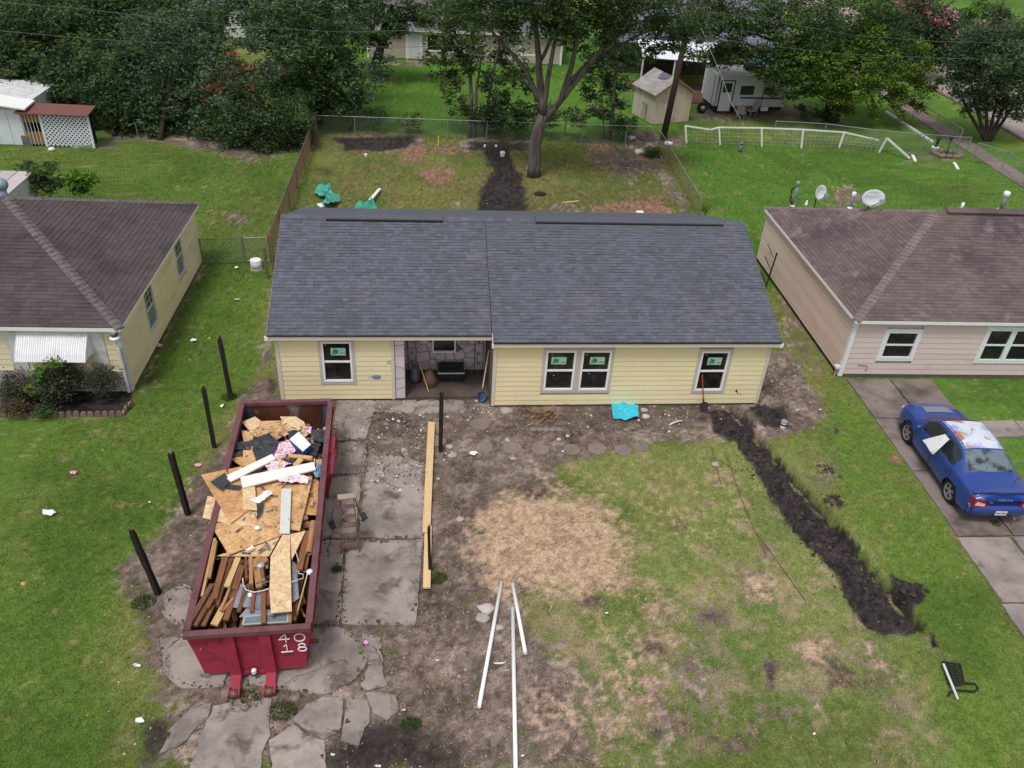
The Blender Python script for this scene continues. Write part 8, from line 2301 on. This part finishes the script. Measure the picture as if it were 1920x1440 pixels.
# pecan on the right
p2 = at(1560, 226)
f2 = A(1570, 120, p2.y)
tr = [([p2, A(1563, 180, p2.y), f2], .50, .40), ([f2, A(1560, 40, p2.y), A(1550, -40, p2.y)], .36, .15), ([f2, A(1500, 90, p2.y - .5), A(1400, 60, p2.y - 1)], .2, .05), ([f2, A(1640, 110, p2.y), A(1700, 120, p2.y)], .2, .06), ([A(1565, 150, p2.y), A(1480, 150, p2.y - 1.5), A(1440, 140, p2.y - 1.5)], .14, .04)]
tree('pecan_tree', 'broad yellow green pecan drooping over the camper', 'tree', p2, tr,
     [([B3(1345, 60, 49.4, 60, 50), B3(1430, 80, 49.4, 60, 40), B3(1450, 130, 48.8, 50, 24), B3(1500, 30, 50, 80, 50), B3(1600, 20, 51, 80, 45), B3(1400, 10, 50, 80, 45), B3(1330, 110, 49.2, 30, 24), B3(1480, 170, 48.6, 36, 20), B3(1460, 105, 48.8, 50, 34), B3(1380, 95, 49, 40, 26), B3(1500, 140, 48.7, 36, 30), B3(1530, 70, 49.5, 60, 40), B3(1660, 50, 51, 60, 40), B3(1560, 90, 51.5, 80, 50), B3(1640, 120, 51.5, 60, 50), B3(1310, 30, 50, 50, 40)], 105, .13, 'pecan', 'crown'),
      ([B3(1545, 140, 48.8, 50, 40), B3(1590, 110, 49, 50, 40), B3(1510, 110, 48.6, 40, 34), B3(1610, 165, 48.8, 40, 36), B3(1700, 110, 49.6, 50, 34), B3(1700, 165, 49.4, 36, 36), B3(1740, 140, 49.6, 30, 26), B3(1590, 200, 48.8, 22, 18), B3(1660, 130, 49.2, 34, 40), B3(1715, 205, 49.4, 16, 16), B3(1620, 70, 49.6, 46, 24), B3(1640, 210, 49, 12, 14), B3(1560, 170, 48.6, 46, 24), B3(1680, 200, 49.2, 30, 26), B3(1520, 150, 48.6, 34, 26), B3(1460, 150, 48.6, 30, 18)], 105, .13, 'lime', 'sunlit_crown')])  # clumps of lighter, yellow-green leaf colour
blobtree('small shrub at the foot of the broad pecan', at(1518, 232), [B3(1515, 205, 50, 26, 14), B3(1540, 215, 50, 20, 10)], 100, .13, 'dark', .03, 'shrub', 'shrub')
# dark myrtle at the right edge
mb_ = at(1852, 264)
st = [([mb_ + Vector((dx * .1, 0, 0)), A(1850 + dx * 26, 215, mb_.y + .2), A(1850 + dx * 52, 150, mb_.y + .3)], .13, .04) for dx in (-1.2, -.6, 0, .5, 1.0, 1.5)]
tree('crepe_myrtle', 'dark round crepe myrtle with many stems by the street', 'tree', mb_, st, [([B3(1860, 90, 47.4, 66, 46), B3(1840, 150, 47, 62, 34), B3(1905, 160, 47.2, 40, 44), B3(1800, 130, 47.4, 34, 30), B3(1830, 200, 46.8, 28, 20), B3(1890, 60, 48, 60, 40), B3(1900, 205, 46.8, 34, 18), B3(1930, 120, 47.5, 50, 60), B3(1850, 120, 47, 70, 50), B3(1810, 165, 47, 34, 28), B3(1870, 190, 46.8, 46, 22)], 150, .12, 'myrtle'), ([B3(1850, 45, 47.4, 40, 10), B3(1800, 60, 47.4, 16, 8)], 10, .1, 'pink', 'blossom')])
blobtree('pink flowering crepe myrtle beside the far street corner', at(1740, 130), [B3(1720, 40, 62, 70, 40), B3(1670, 30, 62, 50, 30), B3(1770, 70, 61.5, 46, 40), B3(1700, 80, 61.5, 46, 26), B3(1640, 60, 62, 34, 30), B3(1740, 100, 61.5, 50, 26)], 120, .17, 'myrtle', .2, 'crepe_myrtle', extra=[([B3(1700, 20, 61, 60, 20), B3(1740, 20, 61, 50, 18)], 26, .16, 'brown', 'seed_sprays'), ([B3(1772, 48, 60.5, 14, 9), B3(1735, 20, 60.6, 10, 6), B3(1690, 6, 60.6, 14, 6), B3(1748, 36, 60.4, 12, 5), B3(1790, 30, 60.6, 8, 8), B3(1780, 85, 60.4, 6, 6), B3(1776, 18, 60.6, 8, 5)], 62, .14, 'pink', 'blossom')])
blobtree('bright green tree above the street at the top right', at(1850, 100), [B3(1840, 40, 70, 50, 34), B3(1880, 60, 69, 40, 30), B3(1820, 75, 68, 30, 22)], 80, .2, 'mid', .15, extra=[([B3(1845, 20, 69, 30, 12)], 50, .2, 'bright')])
wd = empty('woodland', (-10, 75, 0), 0, 'dark wooded belt far behind the back gardens', None, None, 'stuff')
wd_b = [B3(-60 + 90 * k, 8 + 14 * math.sin(k * 2.1), 70 + (k % 3) * 3, 75, 42) for k in range(9)] + [B3(380, 60, 66, 60, 30), B3(560, 55, 64, 60, 26), B3(250, 90, 60, 60, 40), B3(120, 110, 58, 70, 40), B3(20, 110, 57, 60, 50)]
wv, wt2 = leaves(wd_b, 60, .26)
bpy.data.objects.remove(wd)
wo = npmesh('woodland', wv, np.arange(len(wv)).reshape(-1, 4), LM['dark'], attrs={'tint': ('FLOAT', wt2)})
tag(wo, 'dark wooded belt far behind the back gardens', kind='stuff')
# garden shrubs round the cream house
def bush(px, py, y, r, key, lab, n=170, leaf=.05, fl=None, name='rose_bush', cat='bush', hgt=1.0, grp=None):
    blobs = [B3(px, py, y, r, r * hgt), B3(px - r * .6, py + r * .3, y, r * .6, r * .6 * hgt), B3(px + r * .6, py + r * .2, y, r * .6, r * .6 * hgt)]
    b_ = Vector((blobs[0][0][0], blobs[0][0][1], 0))
    ex = [([B3(*f) for f in fl], 420, .045, 'red', 'blossom')] if fl else []
    return blobtree(lab, b_, blobs, n, leaf, key, .03, name, cat, ex, grp)
RBg = 'rose bushes in the cream house flower bed'
bush(105, 715, 19.95, 30, 'rose', 'largest rose bush below the white awning', 2200, .05, [(90, 678, 19.7, 4, 4), (70, 706, 19.6, 3, 3), (55, 713, 19.6, 3, 3), (114, 712, 19.6, 2.5, 2.5), (52, 728, 19.6, 3, 2.5)], hgt=1.1, grp=RBg)
blobtree('vivid green big leaved vine on the largest rose bush', at(75, 740), [B3(78, 695, 19.75, 9, 9), B3(65, 722, 19.7, 10, 13), B3(105, 678, 19.8, 9, 5)], 800, .075, 'bright', .015, 'vine', 'vine')
bush(195, 712, 20.1, 22, 'rose', 'open rose bush next to the house corner', 1100, .045, [(187, 713, 19.9, 2.5, 2.5), (205, 714, 19.9, 2, 2), (230, 702, 19.9, 2, 2), (172, 686, 19.9, 2, 2)], hgt=1.0, grp=RBg)
bush(28, 722, 20.0, 22, 'rose', 'thin rose bush with one pink bloom left of the awning', 1300, .045, [(44, 698, 19.8, 4, 3), (48, 755, 19.5, 3, 3)], hgt=1.1, grp=RBg)
bush(30, 762, 19.35, 18, 'brown', 'withered low plant at the left end of the flower bed', 1300, .05, None, 'bedding_plant', 'plant', .5)
bush(85, 768, 19.3, 16, 'dark', 'low dark plant in front of the largest rose bush', 1800, .05, None, 'bedding_plant', 'plant', .4)
bush(85, 335, 32.8, 26, 'mid', 'green shrub beside the pale lean-to roof', 420, .09, None, 'shrub', 'shrub', 1.1)
bush(50, 310, 33.5, 14, 'dark', 'thin leafy shrub tip above the lean-to roof', 240, .08, None, 'shrub', 'shrub', .8)
blobtree('fern leaved bright shrub behind the brown roof', at(150, 368), [B3(150, 345, 33, 18, 18), B3(165, 335, 33, 14, 12), B3(138, 332, 33, 10, 12)], 420, .10, 'bright', .02, 'shrub', 'shrub')
bush(1225, 290, 42.6, 13, 'mid', 'yellow green cypress bush at the corner of the wire fence', 300, .09, None, 'shrub', 'shrub', 1.2)
bush(1324, 390, 34.2, 6, 'lime', 'small yellow sapling on the bright lawn behind the grey roof', 300, .07, None, 'sapling', 'plant', 1.3)
for k, (px, py, r, lab) in enumerate(((820, 1085, 15, 'grass tuft at the end of the pale pine beam'), (770, 1360, 16, 'grass tuft below the broken slabs'), (633, 1070, 8, 'weed tuft in the slab joint by the dumpster'), (530, 1335, 22, 'weed strip between the broken slabs below the dumpster'), (460, 1315, 26, 'grass fringe under the dumpster hooks'), (1866, 985, 7, 'weed tuft in the driveway joint behind the blue car'), (270, 1130, 18, 'long grass tuft by the nearest black post'), (430, 745, 12, 'grass tuft behind the dumpster near the black post'))):
    q = at(px, py); rr = r * depth(q) / CF
    V_ = []
    n = 260
    rad = rr * np.sqrt(rng.random(n)); th = rng.uniform(0, 6.2832, n); az = rng.uniform(0, 6.2832, n); L = rng.uniform(.06, .17, n); ln = rng.uniform(.2, .8, n)
    x0 = rad * np.cos(th) * 1.2; y0 = rad * np.sin(th)
    base = np.stack([x0, y0, np.zeros(n)], 1); side = np.stack([-np.sin(az), np.cos(az), np.zeros(n)], 1) * .010
    tip = base + np.stack([np.cos(az) * ln, np.sin(az) * ln, np.sqrt(1 - ln ** 2)], 1) * L[:, None]
    V = np.stack([base - side, base + side, tip], 1).reshape(-1, 3)
    o = npmesh('grass_tuft', V, np.arange(len(V)).reshape(-1, 3), LM['mid'], attrs={'tint': ('FLOAT', np.repeat(rng.uniform(0, .9, n), 3))})
    o.location = q; tag(o, lab, 'grass tuft', 'weed tufts around the driveway')

# ------------------------------------------------------------------ lettering becomes plain meshes
bpy.context.view_layer.update()
dg = bpy.context.evaluated_depsgraph_get()
for o in FONTS:
    me = bpy.data.meshes.new_from_object(o.evaluated_get(dg))
    n = bpy.data.objects.new('lettering', me)
    COL.objects.link(n)
    n.parent = o.parent
    n.matrix_local = o.matrix_local.copy()
for o in FONTS: bpy.data.objects.remove(o)
